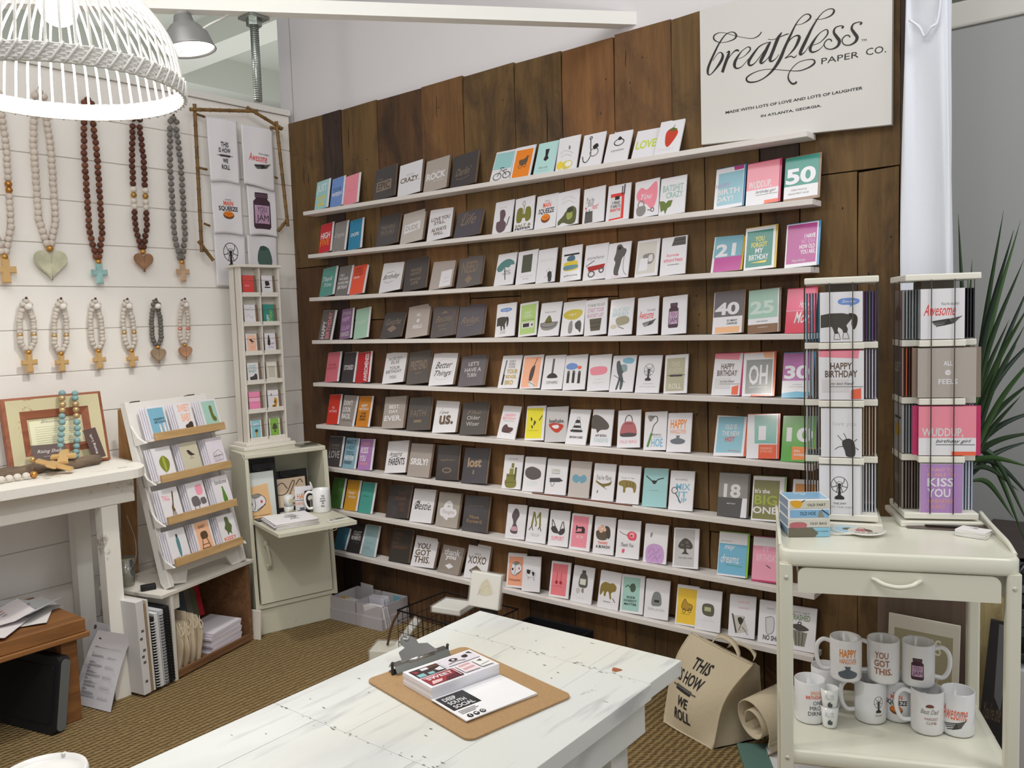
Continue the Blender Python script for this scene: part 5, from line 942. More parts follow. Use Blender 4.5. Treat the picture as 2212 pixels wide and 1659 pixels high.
def easel():
    # front panel leans from the crate top towards the wall
    b0 = on(365, 1272, 2, .389); b1 = on(512, 1217, 2, .389); T0 = on(298, 870, 0, .22); T1 = on(458, 850, 0, .19)
    ex = (b1-b0).normalized(); up = ((T0-b0)+(T1-b1))/2; H = up.length; up = (up-ex*up.dot(ex)).normalized(); nn = ex.cross(up); nn = nn if nn.x > 0 else -nn
    M = Matrix(((ex.x, -nn.x, up.x, b0.x), (ex.y, -nn.y, up.y, b0.y), (ex.z, -nn.z, up.z, b0.z), (0, 0, 0, 1))); Wd = (b1-b0).length
    t = thing('card_easel', 'white A-frame card easel with four pine ledges on crate', 'display stand', b0); t.matrix_world = M
    WH = worn('#e6e3df', '#b0a596', .66, 8, .55, 'easel_white')
    mb = MB(); mb.box(.0, .0, .05, Wd+.03, .012, H, WH); mb.build('back_panel', t)
    for x in (-.012, Wd+.018): mb = MB(); mb.prism([(-.02, 0.006), (.012, 0.0), (.03, .03), (.03, H+.005), (.0, H+.005)], x, x+.024, WH, axis=0); mb.build('side_rail', t)
    mb = MB(); Q = [(.0, .02), (.09, .0), (.12, .07), (.16, .10), (Wd-.12, .10), (Wd-.06, .06), (Wd-.03, .0), (Wd+.03, 0.0), (Wd+.03, .14), (0, .14)]; mb.prism(Q, -.004, .006, WH); mb.build('shaped_foot_board', t)
    for x in (.05, Wd-.04): mb = MB(); mb.box(x-.02, .004, H-.004, x+.02, .03, H+.006, mat('#6f6b66', .4, .7)); mb.build('hinge', t)
    # rear legs of pine
    bk = MB(); inv = M.inverted()
    top = inv @ (T0+Vector((-.02, -.01, -.01))); ft = inv @ on(292, 1245, 0, .075)
    for dx in (0, Wd*.95):
        a = top+Vector((dx, .02, 0)); b = ft+Vector((dx, 0, 0)); d = Vector((.02, 0, 0)); e = Vector((0, .085, 0))
        vs = [a, a+d, a+d+e, a+e, b, b+d, b+d+e, b+e]; bk = MB(); bk.add(vs, [(0, 1, 2, 3), (7, 6, 5, 4), (0, 4, 5, 1), (1, 5, 6, 2), (2, 6, 7, 3), (3, 7, 4, 0)], PINEV); bk.build('rear_leg', t)
    rows = [((336, 947), (486, 921)), ((350, 1039), (499, 1003)), ((365, 1129), (512, 1086)), ((381, 1219), (525, 1169))]
    for k, (a, b) in enumerate(rows):
        pa = inv @ uncurl(a[0], a[1]+6, M @ Vector((0, -.075, 0)), nn); pb = inv @ uncurl(b[0], b[1]+6, M @ Vector((0, -.075, 0)), nn)
        z = (pa.z+pb.z)/2; x0, x1 = pa.x, pb.x
        mb = MB(); mb.box(.012, -.068, z+.002, Wd+.014, 0, z+.012, WH); mb.build('ledge_floor', t)
        for x in (-.012, Wd+.006): mb = MB(); mb.prism([(-.072, z-.002), (0, z-.002), (0, z+.09), (-.03, z+.03)], x, x+.010, WH, axis=0); mb.build('ledge_bracket', t)
        mb = MB(); mb.box(x0, -.082, z, x1, -.070, z+.034, PINE, bev=.0015); mb.build('ledge_lip', t); EZ.append((z+.0125, x0, x1))
    D = [[('#7fb5cf', 'blue mini card reading HAPPY BIRTHDAY over two kids', 'R w 0 0 100 100;R #7fb5cf 8 6 92 100;T k 30 38 88 46 HAPPY;T k 30 48 92 56 BIRTHDAY,;Q w 50 62 60 62 60 92 50 92;Q w 72 58 84 58 84 90 72 90;O k 1 55 76 6 14;O k 1 78 74 6 15'),
          ('w', 'white card reading SWEET BABY in peach over rocking chair', 'T s 20 6 88 30 SWEET;T s 30 36 84 62 BABY;Q #4a3b33 40 76 60 70 66 66 84 66 82 86 66 98 46 90'), ('#a9d0c4', 'aqua card with an olive baby sock', 'R w 0 0 100 100;R #a9d0c4 10 6 92 98;Q #6f7333 50 26 66 24 68 52 80 66 76 76 60 74 52 60')],
         [('w', 'white card with a green hot air balloon', 'Q #7f8a2c 26 40 50 26 74 40 76 58 60 76 42 76 26 58;Q #a9b04a 44 32 54 32 56 70 46 70;L k 1.5 46 76 48 84;P k 42 86 58 86 56 94 44 94'), ('#cdc7b0', 'beige card with a small brown bird', 'M bird 30 22 76 54'), ('#e6dfea', 'pale lilac card with a baby crib drawing', 'L m 2 28 52 66 42 84 56;L m 2 28 52 28 80 84 76 84 56;L m 1.5 36 54 36 80;L m 1.5 46 54 46 79;L m 1.5 56 56 56 78;L m 1.5 66 56 66 78;L m 2 28 62 84 60')],
         [('w', 'white card with a giraffe and pink words', 'T p 10 20 50 36 TALL;Q #6a5530 66 14 74 12 72 20 66 40 60 60 64 70 50 72 48 60 58 44;L #6a5530 4 50 68 44 94;L #6a5530 4 60 70 66 94;L #6a5530 4 54 68 56 92'), ('w', 'white card with two grey elephants under pink square', 'Q #f3a0b4 50 14 84 12 84 40 52 42;Q #6f686c 14 48 44 44 56 56 56 74 20 76 12 66;Q #6f686c 62 56 88 54 92 72 66 74;L #6f686c 4 22 72 22 86;L #6f686c 4 46 72 46 86'), ('w', 'white card reading handsome over a green necktie', 'I k 14 12 88 26 handsome;Q #5d8a34 50 36 58 36 60 44 70 80 56 94 44 80 50 44')],
         [('w', 'white card with a blue knight or bottle figure', 'Q #5b8a92 46 24 56 24 60 44 56 80 46 82 42 44;E #2f3a3c 51 20 5 6;N #7a8a8c 18 84 82 94 GET HAPPY'), ('#f3bd98', 'peach card with a brown high chair', 'R w 0 0 10 100;R w 90 0 100 100;T #8a5a2c 30 10 70 20 BABY;Q #5c452c 34 34 66 32 70 52 36 54;L #5c452c 4 38 54 24 94;L #5c452c 4 62 54 76 94;L #5c452c 3 30 72 70 72;L #5c452c 3 28 84 72 84'), ('w', 'white card reading KISSY MONSTER under a green furry monster', 'Q #5d6a3a 42 10 62 10 66 28 76 40 66 58 66 68 54 60 42 68 40 56 30 44 40 30;T x 12 72 88 84 KISSY;T k 16 87 86 96 MONSTER')]]
    for k in range(4):
        z, x0, x1 = EZ[k]; w_ = .098
        for j in range(3):
            bg, lab, dsl = D[k][j]; xc = x0+.056+j*(x1-x0-.10)/2
            for q in range(4):
                lb = lab if q == 0 else 'white card standing behind the others, easel ledge %s, pocket %s' % (['one', 'two', 'three', 'four'][k], ['left', 'middle', 'right'][j])
                c = thing('greeting_card', lab+', on the easel' if q == 0 else 'plain white card in the packs behind the easel cards', 'greeting card', M @ Vector((xc-.004*q-.003, -.060+.009*q, z+.0006)), (0, 0, 0), 'front cards on the easel' if q == 0 else 'cards behind the front ones on the easel')
                R3 = M.to_3x3() @ Matrix.Rotation(-.07, 3, 'X'); c.rotation_euler = R3.to_euler()
                if q == 0: sheet('card_front', w_, .140, dsl, c, .001, bg, .5, .4)
                mb = MB(); mb.box(-w_/2-.001, .0016, 0, w_/2-.001, .0042, .141, mat('#e9e5ee', .5, 0, .4)); mb.build('envelope', c)
easel()
# ------------------------------------------------------------ painted corner cabinet
CA = math.radians(73)
CB = Matrix.Translation((.331, -.579, 0)) @ Matrix.Rotation(CA, 4, 'Z'); CI = CB.inverted(); CN = Vector((math.sin(CA), -math.cos(CA), 0)); CW = .377
CREAM = worn('#cfcdbb', '#857f6c', .68, 9, .4, 'cream_enamel'); CREAM2 = mat('#cfcdbb', .4, bump=.05)
def at_leaf(px, py, z): return CI @ on(px, py, 2, z)
def at_front(px, py, back): return CI @ uncurl(px, py, CB @ Vector((0, back, 0)), CN)
def cabinet():
    t = thing('storage_cabinet', 'distressed cream cabinet with an open niche and drop leaf in corner', 'cabinet', (.331, -.579, 0), (0, 0, CA))
    D = .27; f = lambda z: .050*max(0, z-.13)/.745       # the front leans back
    def side(x0, x1, name):
        mb = MB(); mb.prism([(-.012, .13), (D, .13), (D, .875), (f(.875)+.03, .875), (f(.84)-.008, .845)], x0, x1, CREAM, axis=0); mb.build(name, t)
    mb = MB(); mb.box(.004, 0, 0, CW-.004, D-.01, .13, CREAM, bev=.003); mb.build('plinth', t)
    side(-.018, .0, 'side_panel'); side(CW, CW+.018, 'side_panel')
    mb = MB(); mb.box(.0, -.01, .131, CW, D, .15, CREAM); mb.build('floor_board', t)
    mb = MB(); mb.box(.0, f(.55), .535, CW, D, .549, CREAM2); mb.build('niche_floor', t)
    mb = MB(); mb.box(.001, D-.012, .15, CW-.001, D-.001, .86, CREAM2); mb.build('back_panel', t)
    mb = MB(); mb.box(-.016, f(.86)-.006, .855, CW+.016, D, .877, CREAM, bev=.004); mb.build('top_board', t)
    for x in (-.019, CW+.004):                           # front face trim
        mb = MB(); mb.add([(x, -.016, .13), (x+.015, -.016, .13), (x+.015, f(.85)-.014, .855), (x, f(.85)-.014, .855), (x, -.008, .13), (x+.015, -.008, .13), (x+.015, f(.85)-.006, .855), (x, f(.85)-.006, .855)],
            [(0, 1, 2, 3), (7, 6, 5, 4), (0, 4, 5, 1), (1, 5, 6, 2), (2, 6, 7, 3), (3, 7, 4, 0)], CREAM); mb.build('front_trim', t)
    d = MB(); d.add([(.008, -.016, .155), (CW-.006, -.016, .155), (CW-.006, f(.53)-.016, .532), (.008, f(.53)-.016, .532), (.008, .0, .155), (CW-.006, .0, .155), (CW-.006, f(.53), .532), (.008, f(.53), .532)],
        [(0, 1, 2, 3), (7, 6, 5, 4), (0, 4, 5, 1), (1, 5, 6, 2), (2, 6, 7, 3), (3, 7, 4, 0)], CREAM); d = d.build('door', t)
    h = MB(); h.tube(bez([(.045, -.016, .44), (.045, -.036, .43), (.05, -.038, .39), (.055, -.036, .345), (.055, -.014, .335)], 6), [.007]*25, CREAM2, 8); h.ball((.045, -.012, .445), .012, CREAM2, 10, (1, .5, 1.3)); h.ball((.055, -.012, .332), .012, CREAM2, 10, (1, .5, 1.3)); h.build('door_handle', d)
    q = [at_leaf(x, y, .555) for x, y in ((551, 1128), (597, 1158), (757, 1125), (708, 1106))]
    y0 = min(q[1].y, q[2].y); l = MB(); l.prism([(-.004, f(.55)-.018), (.0, y0), (.006, y0-.004), (CW-.004, y0-.004), (CW+.004, y0+.004), (CW+.004, f(.55)-.018)], .545, .560, CREAM2, axis=2); l = l.build('drop_leaf', t)
    g = MB(); g.tube(bez([(.20, y0+.03, .545), (.205, y0+.028, .53), (.25, y0+.026, .527), (.285, y0+.028, .53), (.29, y0+.03, .545)], 6), .003, mat('#d9d9cc', .3, .3), 8); g.build('leaf_handle', l)
    return y0
LY = cabinet()
def mug(name, label, loc, rz, dsl, hs=1, grp=None, h=.118, r=.0425, handle=1, cat='mug'):
    t = thing(name, label, cat, loc, (0, 0, rz), grp)
    Wm = mat('#eeeef0', .12, 0, .6); mb = MB()
    mb.lathe([(.0001, .004), (r-.006, .004), (r-.004, .0), (r-.002, .002), (r, .008), (r, h-.002), (r-.0015, h), (r-.004, h-.002), (r-.0042, .010), (.0001, .009)], Wm, 40); mb.build('mug_body', t)
    if handle:
        hd = MB(); pts = bez([(r-.004, 0, h*.86), (r+.018, 0, h*.90), (r+.034, 0, h*.74), (r+.034, 0, h*.42), (r+.020, 0, h*.20), (r-.004, 0, h*.20)], 6)
        hd.tube([(p.x*hs, 0, p.z) for p in pts], .0062, Wm, 10); hd.build('mug_handle', t)
    pr = MB(); rr = r+.0003
    def fn(u, v, k): a = -PI/2+(u-.5)*1.75; q = rr+.00008*k; return (q*math.cos(a), q*math.sin(a), h*(.90-.80*v))
    a = Art(pr, rr*1.75, h*.8, fn, .3)
    # long flat shapes are subdivided by keeping prints narrow; curve follows the wall of the mug
    a.sub = .06; a.draw(dsl)
    if dsl: pr.build('printed_design', t)
    return t
def facing(loc, extra=0):
    """angle that turns local -y towards the camera side"""
    return math.atan2(CAM.y-loc[1], CAM.x-loc[0])+PI/2+extra
def niche():
    z = .5605
    p = on(695, 1105, 2, z); mug('coffee_mug', 'white mug reading THIS IS HOW WE ROLL on the drop leaf', p, facing(p, .12), 'M rollb 30 14 76 84', -1, h=.115)
    pe = MB(); a = CB @ Vector((CW-.062, .0, .64)); t = thing('white_pen', 'white pen standing in the back right corner of niche', 'pen', CB @ Vector((CW-.035, .03, .565)), (-.30, -.22, CA)); pe.tube([(0, 0, 0), (0, 0, .135), (0, 0, .145)], [.004, .0045, .001], mat('#e7e6e2', .3), 10); pe.build('barrel', t)
    # clipboards leaning in the niche
    def clipb(x0, x1, y, z1, lean, lab, dsl, paper, clipz, px0, px1, pz0, pz1):
        c = CB @ Vector(((x0+x1)/2, y, .5505)); t = thing('clipboard', lab, 'clipboard', c, (lean, 0, CA)); h = z1-.55; w_ = x1-x0
        mb = MB(); mb.box(-w_/2, 0, 0, w_/2, .004, h, mat('#17171a', .5), bev=.0015); mb.build('board', t)
        o = sheet('print_sheet', px1-px0, pz1-pz0, dsl, t, .0008, paper); o.location = ((px0+px1)/2-(x0+x1)/2, -.0012, pz0)
        k = MB(); k.box(-.045, -.012, clipz, .045, -.0005, clipz+.03, mat('#121214', .35)); k.tube([(-.045, -.010, clipz), (.045, -.010, clipz)], .004, mat('#121214', .35), 8); k.build('clip', t)
    clipb(.0+.006, .155, .085, .84, -.12, 'black clipboard holding a toaster print in the niche', 'P #d7dcda 0 0 100 0 100 100 0 100;P #e6bd8c 0 32 76 26 84 98 0 100;M toast 0 46 64 86;I n 14 92 76 96 get toasted', '#dfe1de', .235, .0, .14, .0, .225)
    clipb(.135, .335, .15, .755, -.10, 'black clipboard with a bronze script print in the niche', 'R #ead2b8 0 0 100 100;S n 3 44 34 30 14 12 26 14 50 40 48 60 12 66 18 44 70 60 84 80 96;S n 3 60 60 50 52 44 64 60 70 74 40;S n 3 70 26 84 8 92 20;N n 30 82 70 90 PAPER;R k 0 93 100 100', '#ead2b8', .175, .15, .322, .01, .165)
    c = CB @ Vector((.262, .035, .5512)); t = thing('product_card', 'white hang card reading HAPPY HANGOVER behind the mug', 'card', c, (-.14, .05, CA)); sheet('card', .088, .135, 'T o 12 26 96 46 HAPPY;N o 6 56 96 68 HANGOVER;L n 3 0 51 60 51;Q #6a6f78 24 78 52 78 50 84 70 90 66 98 38 100 10 96 12 88 28 84', t, .001)
    t = thing('bottle_opener', 'black package with a steel bottle opener beside the mug', 'package', CB @ Vector((.292, .012, .5512)), (-.12, 0, CA)); sheet('backing_card', .055, .115, 'E q 50 34 26 12', t, .002, '#141416'); k = MB(); k.box(-.008, -.008, .01, .006, -.0006, .07, mat('#b5b2a8', .2, .9), bev=.003); k.build('opener', t)
    for i in range(2):
        c = CB @ Vector((.165, -.02, .5508+.052*i)); t = thing('shot_glass', ['lower frosted shot glass of the pair in cabinet niche', 'upper frosted shot glass stacked in the cabinet niche'][i], 'glass', c, (0, 0, CA+.2), 'stacked shot glasses in the niche')
        g = MB(); g.lathe([(.0001, .003), (.018, .0), (.024, .062), (.0228, .062), (.0165, .007), (.0001, .008)], mat('#e9ebea', .35, 0, .3, alpha=.75), 28); g.build('cup', t)
        pr = MB(); a = Art(pr, .03, .03, lambda u, v, k: ((.0225+.0001*k)*math.cos(-PI/2+(u-.5)*1.3), (.0225+.0001*k)*math.sin(-PI/2+(u-.5)*1.3), .052-.036*v), .5); a.draw('T #c2b04a 10 4 90 40 LAST;T #c2b04a 10 46 90 70 SHOT'+(';E k 50 92 24 12' if not i else '')); pr.build('printed_design', t)
    # folded towels lying on the drop leaf
    q = [at_leaf(x, y, .57) for x, y in ((578, 1112), (598, 1152), (681, 1138), (656, 1105))]
    for i in range(5):
        c = CB @ Vector((.118+.004*math.sin(i*2), (LY+.025-.03)/2+.01, z+.0056*i)); t = thing('tea_towel', ['folded white tea towel at the bottom of the leaf stack', 'folded white tea towel within the stack on the leaf'][min(i, 1)] if i < 4 else 'folded white towel reading THIS IS HOW WE ROLL, top of the stack', 'tea towel', c, (0, 0, CA+.03*math.sin(i*3)-.03), 'folded tea towels on the drop leaf')
        w_, dd = .205-.004*(i % 2), -LY*.62; mb = MB(); n = 10; vs = []
        for s_ in (0, 1):
            for a_ in range(n+1):
                for b_ in range(n+1): u, v = a_/n, b_/n; e = min(1, 6*min(u, 1-u, v, 1-v)+.25); vs.append(((u-.5)*w_, (v-.5)*dd*2/2*1.0, .0027+(.0024*e+.0006*math.sin(u*8+i)*e)*(1 if s_ else -1)))
        m = (n+1)**2; F = [(a_*(n+1)+b_, (a_+1)*(n+1)+b_, (a_+1)*(n+1)+b_+1, a_*(n+1)+b_+1) for a_ in range(n) for b_ in range(n)]
        mb.add(vs, F+[tuple(m+k for k in f) for f in F], mat('#e8e5e8', .9, bump=.15, bscale=300), True)
        for e_ in (0, 1): mb.tube([(x, (e_-.5)*dd, .0027) for x in (-w_/2, 0, w_/2)], .0026, mat('#dcd8d8', .9), 8)
        mb.build('folded_cloth', t)
        if i == 4: pr = MB(); a = Art(pr, w_, dd, lambda u, v, k: ((u-.5)*w_, (.5-v)*dd, .0061+.0001*k), .7); a.draw('M roll 34 20 74 76'); pr.build('printed_design', t)
    t = thing('soap_package', 'small clear wrapped soap card at the right front of leaf', 'package', CB @ Vector((CW-.065, LY+.07, z)), (0, 0, CA+.1)); mb = MB(); mb.box(-.05, -.018, 0, .05, .018, .008, mat('#e4e2dc', .15, 0, 1), bev=.002); mb.box(-.01, -.012, .0081, .03, .01, .0085, mat('#77736c', .4)); mb.box(-.042, -.008, .0081, -.03, .004, .0085, mat('#4a4a4a', .4)); mb.build('package', t)
    t = thing('card_tray', 'dark flat tablet lying under the towels at the niche front', 'tray', CB @ Vector((.11, -.03, z)), (0, 0, CA+.04)); mb = MB(); mb.box(-.10, -.0, 0, .12, .06, .006, mat('#2c2c30', .3), bev=.002); mb.build('tray', t)
niche()
def tower():
    FL = on(539, 957, 2, .912); FR = on(619, 946, 2, .912); ex = (FR-FL); w_ = ex.length; a = math.atan2(ex.y, ex.x)
    H = .865; t = thing('mini_card_rack', 'tall narrow white revolving rack of mini cards on cabinet', 'rack', (FL.x, FL.y, .8775), (0, 0, a)); Wt = worn('#e4dfd6', '#b5ab9c', .68, 9, .5, 'rack_white')
    d = .105; z0 = .0345
    mb = MB(); mb.box(-.045, -.03, 0, w_+.035, d+.03, .018, Wt, bev=.003); mb.build('base_slab', t)
    mb = MB(); mb.box(-.024, -.016, .018, w_+.016, d+.012, z0, Wt, bev=.003); mb.build('turning_base', t)
    mb = MB(); mb.box(-.022, -.014, z0+H, w_+.014, d+.012, z0+H+.014, Wt, bev=.003); mb.build('top_cap', t)
    for x in (-.006, w_-.004): mb = MB(); mb.box(x, 0, z0, x+.010, d, z0+H, Wt); mb.build('side_panel', t)
    mb = MB(); mb.box(.004, d*.5, z0, w_-.004, d*.5+.006, z0+H, Wt); mb.build('centre_board', t)
    mb = MB(); mb.box(w_/2-.003, .002, z0, w_/2+.003, d*.5, z0+H, Wt); mb.build('divider', t)
    mb = MB(); mb.box(-.0064, d*.42, z0, -.0061, d*.5, z0+H, mat('#8f8679', .7)); mb.build('side_groove', t)
    n = 6; st = H/n
    D = [('#d9433e', 'red mini card', 'I w 20 48 60 54 love'), ('w', 'white mini card with black sewing machine', 'P k 30 30 40 26 66 28 74 46 60 50 34 52;R k 26 56 76 62'), ('w', 'white mini card with faint grey leaves', 'S g 2 10 16 40 24 60 12 84 26;S u 2 20 60 40 50 60 66 80 56'), ('#1f8a7c', 'green mini card reading HAPPY BIRTHDAY sideways', 'V w 28 50 56 96 HAPPY;V e 58 26 84 96 BIRTHDAY'),
         ('w', 'peach mini card with a brown bird', 'R #f4c6ae 14 6 92 94;M bird 30 24 80 50;T s 36 60 80 80 TWEET'), ('w', 'white mini card with a dark wine bottle', 'P k 34 10 44 10 48 32 52 40 46 64 24 58 28 36;T u 50 48 90 58 HAPPY;N u 30 66 84 76 BIRTHDAY'), ('w', 'white mini card with a dark grey chair', 'T #8fc0c4 14 10 84 26 SWEET;T #8fc0c4 14 32 84 48 BABY;Q #4a4542 20 72 50 66 70 54 84 60 84 84 60 94 30 90'), ('#dcd8cc', 'beige mini card with pale panel', 'R #e8e6dc 14 8 86 92;R #c9c6b8 20 20 80 80'),
         ('#ee8fb8', 'pink mini card with a pale band', 'R #f7bcd2 0 32 100 48'), ('w', 'white mini card with golden sunflowers', 'Q g 30 16 40 20 36 30 28 28;Q #c9962c 60 40 84 46 84 66 70 90 44 96 36 78 58 70;E #6a4a1c 64 60 10 6;E #6a4a1c 56 84 12 7'), ('#8fc6d4', 'aqua mini card with an ice cream cone', 'R w 0 0 10 100;R w 90 0 100 100;T w 22 14 76 26 HAPPY;P #b9a45a 40 56 66 56 52 92;E #3f4a40 52 52 14 8'), ('#86b84a', 'lime green mini card with a dark tree', 'R w 0 0 10 100;R w 90 0 100 100;M tree 26 24 76 70')]
    for r in range(n):
        zz = z0+H-st*(r+1)
        mb = MB(); mb.box(.0045, -.001, zz, w_-.0045, d*.5, zz+.006, Wt); mb.build('shelf', t)
        for c in (0, 1):
            x0 = .006+c*(w_/2); x1 = x0+w_/2-.012
            mb = MB(); mb.box(x0, -.003, zz, x1, .003, zz+.022, Wt, bev=.001); mb.build('shelf_lip', t)
            wr = MB(); wr.tube([(x0-.002, -.003, zz+.082), ((x0+x1)/2, -.005, zz+.080), (x1+.002, -.003, zz+.083)], .0009, mat('#6a6660', .4, .8), 5); wr.build('retaining_wire', t)
            bg, lab, dsl = D[r*2+c]; wc = (x1-x0)*.66; T = t.matrix_basis if False else Matrix.Translation((FL.x, FL.y, .8775)) @ Matrix.Rotation(a, 4, 'Z')
            p = T @ Vector(((x0+x1)/2-.004, .012, zz+.0065)); q = thing('mini_card', lab+', in the narrow white rack', 'greeting card', p, (-.08, .02, a), 'mini cards in the narrow rack')
            sheet('card_front', wc, .10, dsl, q, .001, bg, .5, .4); e = MB(); e.box(-wc/2, .0015, 0, wc/2+.012, .006, .1005, mat('#7d6450', .7)); e.build('kraft_envelope', q)
    p = CB @ Vector((CW-.06, .10, .8775))
    for i in range(2): q = thing('flat_package', ['lower flat clear package on the cabinet top', 'upper flat clear package on the cabinet top'][i], 'package', p+Vector((0, 0, .006*i)), (0, 0, CA+.1*i)); mb = MB(); mb.box(-.05, -.035, 0, .05, .035, .005, mat('#5c5a52' if i else '#8d8a80', .25, 0, 1), bev=.001); mb.build('package', q)
tower()
# ------------------------------------------------------------ grey boxes of coasters and cards
def box_thing(label, c, rz, w_, d, lid, h, cards, seed):
    t = thing('card_box', label, 'box', c, (0, 0, rz), 'open grey boxes on the floor'); G = mat('#b3afb4', .7, bump=.03); mb = MB(); th = .003
    for (x0, y0, x1, y1) in ((-w_/2, -d/2, w_/2, -d/2+th), (-w_/2, d/2-th, w_/2, d/2), (-w_/2, -d/2+th, -w_/2+th, d/2-th), (w_/2-th, -d/2+th, w_/2, d/2-th)): mb.box(x0, y0, .0, x1, y1, h, G)
    mb.box(-w_/2+th, -d/2+th, .0, w_/2-th, d/2-th, .003, G); mb.build('box_tray', t); e = .0035; l = MB()
    for (x0, y0, x1, y1) in ((-w_/2-e, -d/2-e, w_/2+e, -d/2), (-w_/2-e, d/2, w_/2+e, d/2+e), (-w_/2-e, -d/2, -w_/2, d/2), (w_/2, -d/2, w_/2+e, d/2)): l.box(x0, y0, .0005, x1, y1, lid, G)
    l.build('lid_underneath', t); r = random.Random(seed); M = Matrix.Translation(c) @ Matrix.Rotation(rz, 4, 'Z')
    for i, (x, y, w2, h2, col_, tilt, lab) in enumerate(cards):
        q = thing('boxed_card', lab, 'card', M @ Vector((x, y, .0045)), (tilt, r.uniform(-.05, .05), rz+r.uniform(-.1, .1)), 'cards standing in the grey floor boxes'); k = MB(); k.box(-w2/2, -.0015, 0, w2/2, .0015, h2, mat(col_, .5, 0, .6)); k.build('card_body', q)
def boxes():
    A = on(825, 1365, 2, 0); L_ = on(720, 1339, 2, 0); Rr = on(890, 1336, 2, 0); ex = (A-L_).normalized(); rz = math.atan2(ex.y, ex.x); W1 = .168; dd = .19; ey = Vector((-ex.y, ex.x, 0))
    c1 = A-ex*(W1/2+.003)+ey*(dd/2+.006); c2_ = c1-ex*(W1+.009)
    C1 = [(0.03-.0*k, -.075+.012*k, .12, .112-.001*k, '#e8e6ec', .18+.02*k, 'white card standing in the front grey box') for k in range(5)]+[(-.03, .0+.012*k, .10, .12, '#e3e0e8', .10, 'white card in the back of front grey box') for k in range(4)]+[(.055, .055, .05, .125, '#6fa5b5', .08, 'small blue card at the back of front grey box')]
    C2 = [(-.0+.01*k, -.05+.013*k, .11, .10, '#e8e6ec', .2, 'white card standing in the rear grey box') for k in range(4)]+[(-.045, -.01, .06, .10, '#e0b43c', .2, 'yellow card in the rear grey box'), (.02, .06, .09, .15, '#b9b5b8', .02, 'tall grey divider in the rear grey box')]
    box_thing('open grey card box on the floor, nearer the table', c1, rz, W1, dd, .058, .118, C1, 1); box_thing('open grey card box on the floor, against the cabinet', c2_, rz, W1, dd, .058, .118, C2, 2)
boxes()
# ------------------------------------------------------------ thin red stick on a ledge
mb = MB(); a = on(1150, 1063, 1, -.085); b = on(1365, 1090, 1, -.085); z = SHZ[6]+.0008; mb.box(a.x, -.0885, z, b.x, -.081, z+.0035, mat('#7c4a3c', .6)); tag(mb.build('thin_stick'), 'thin reddish brown stick lying on the seventh ledge', 'stick')
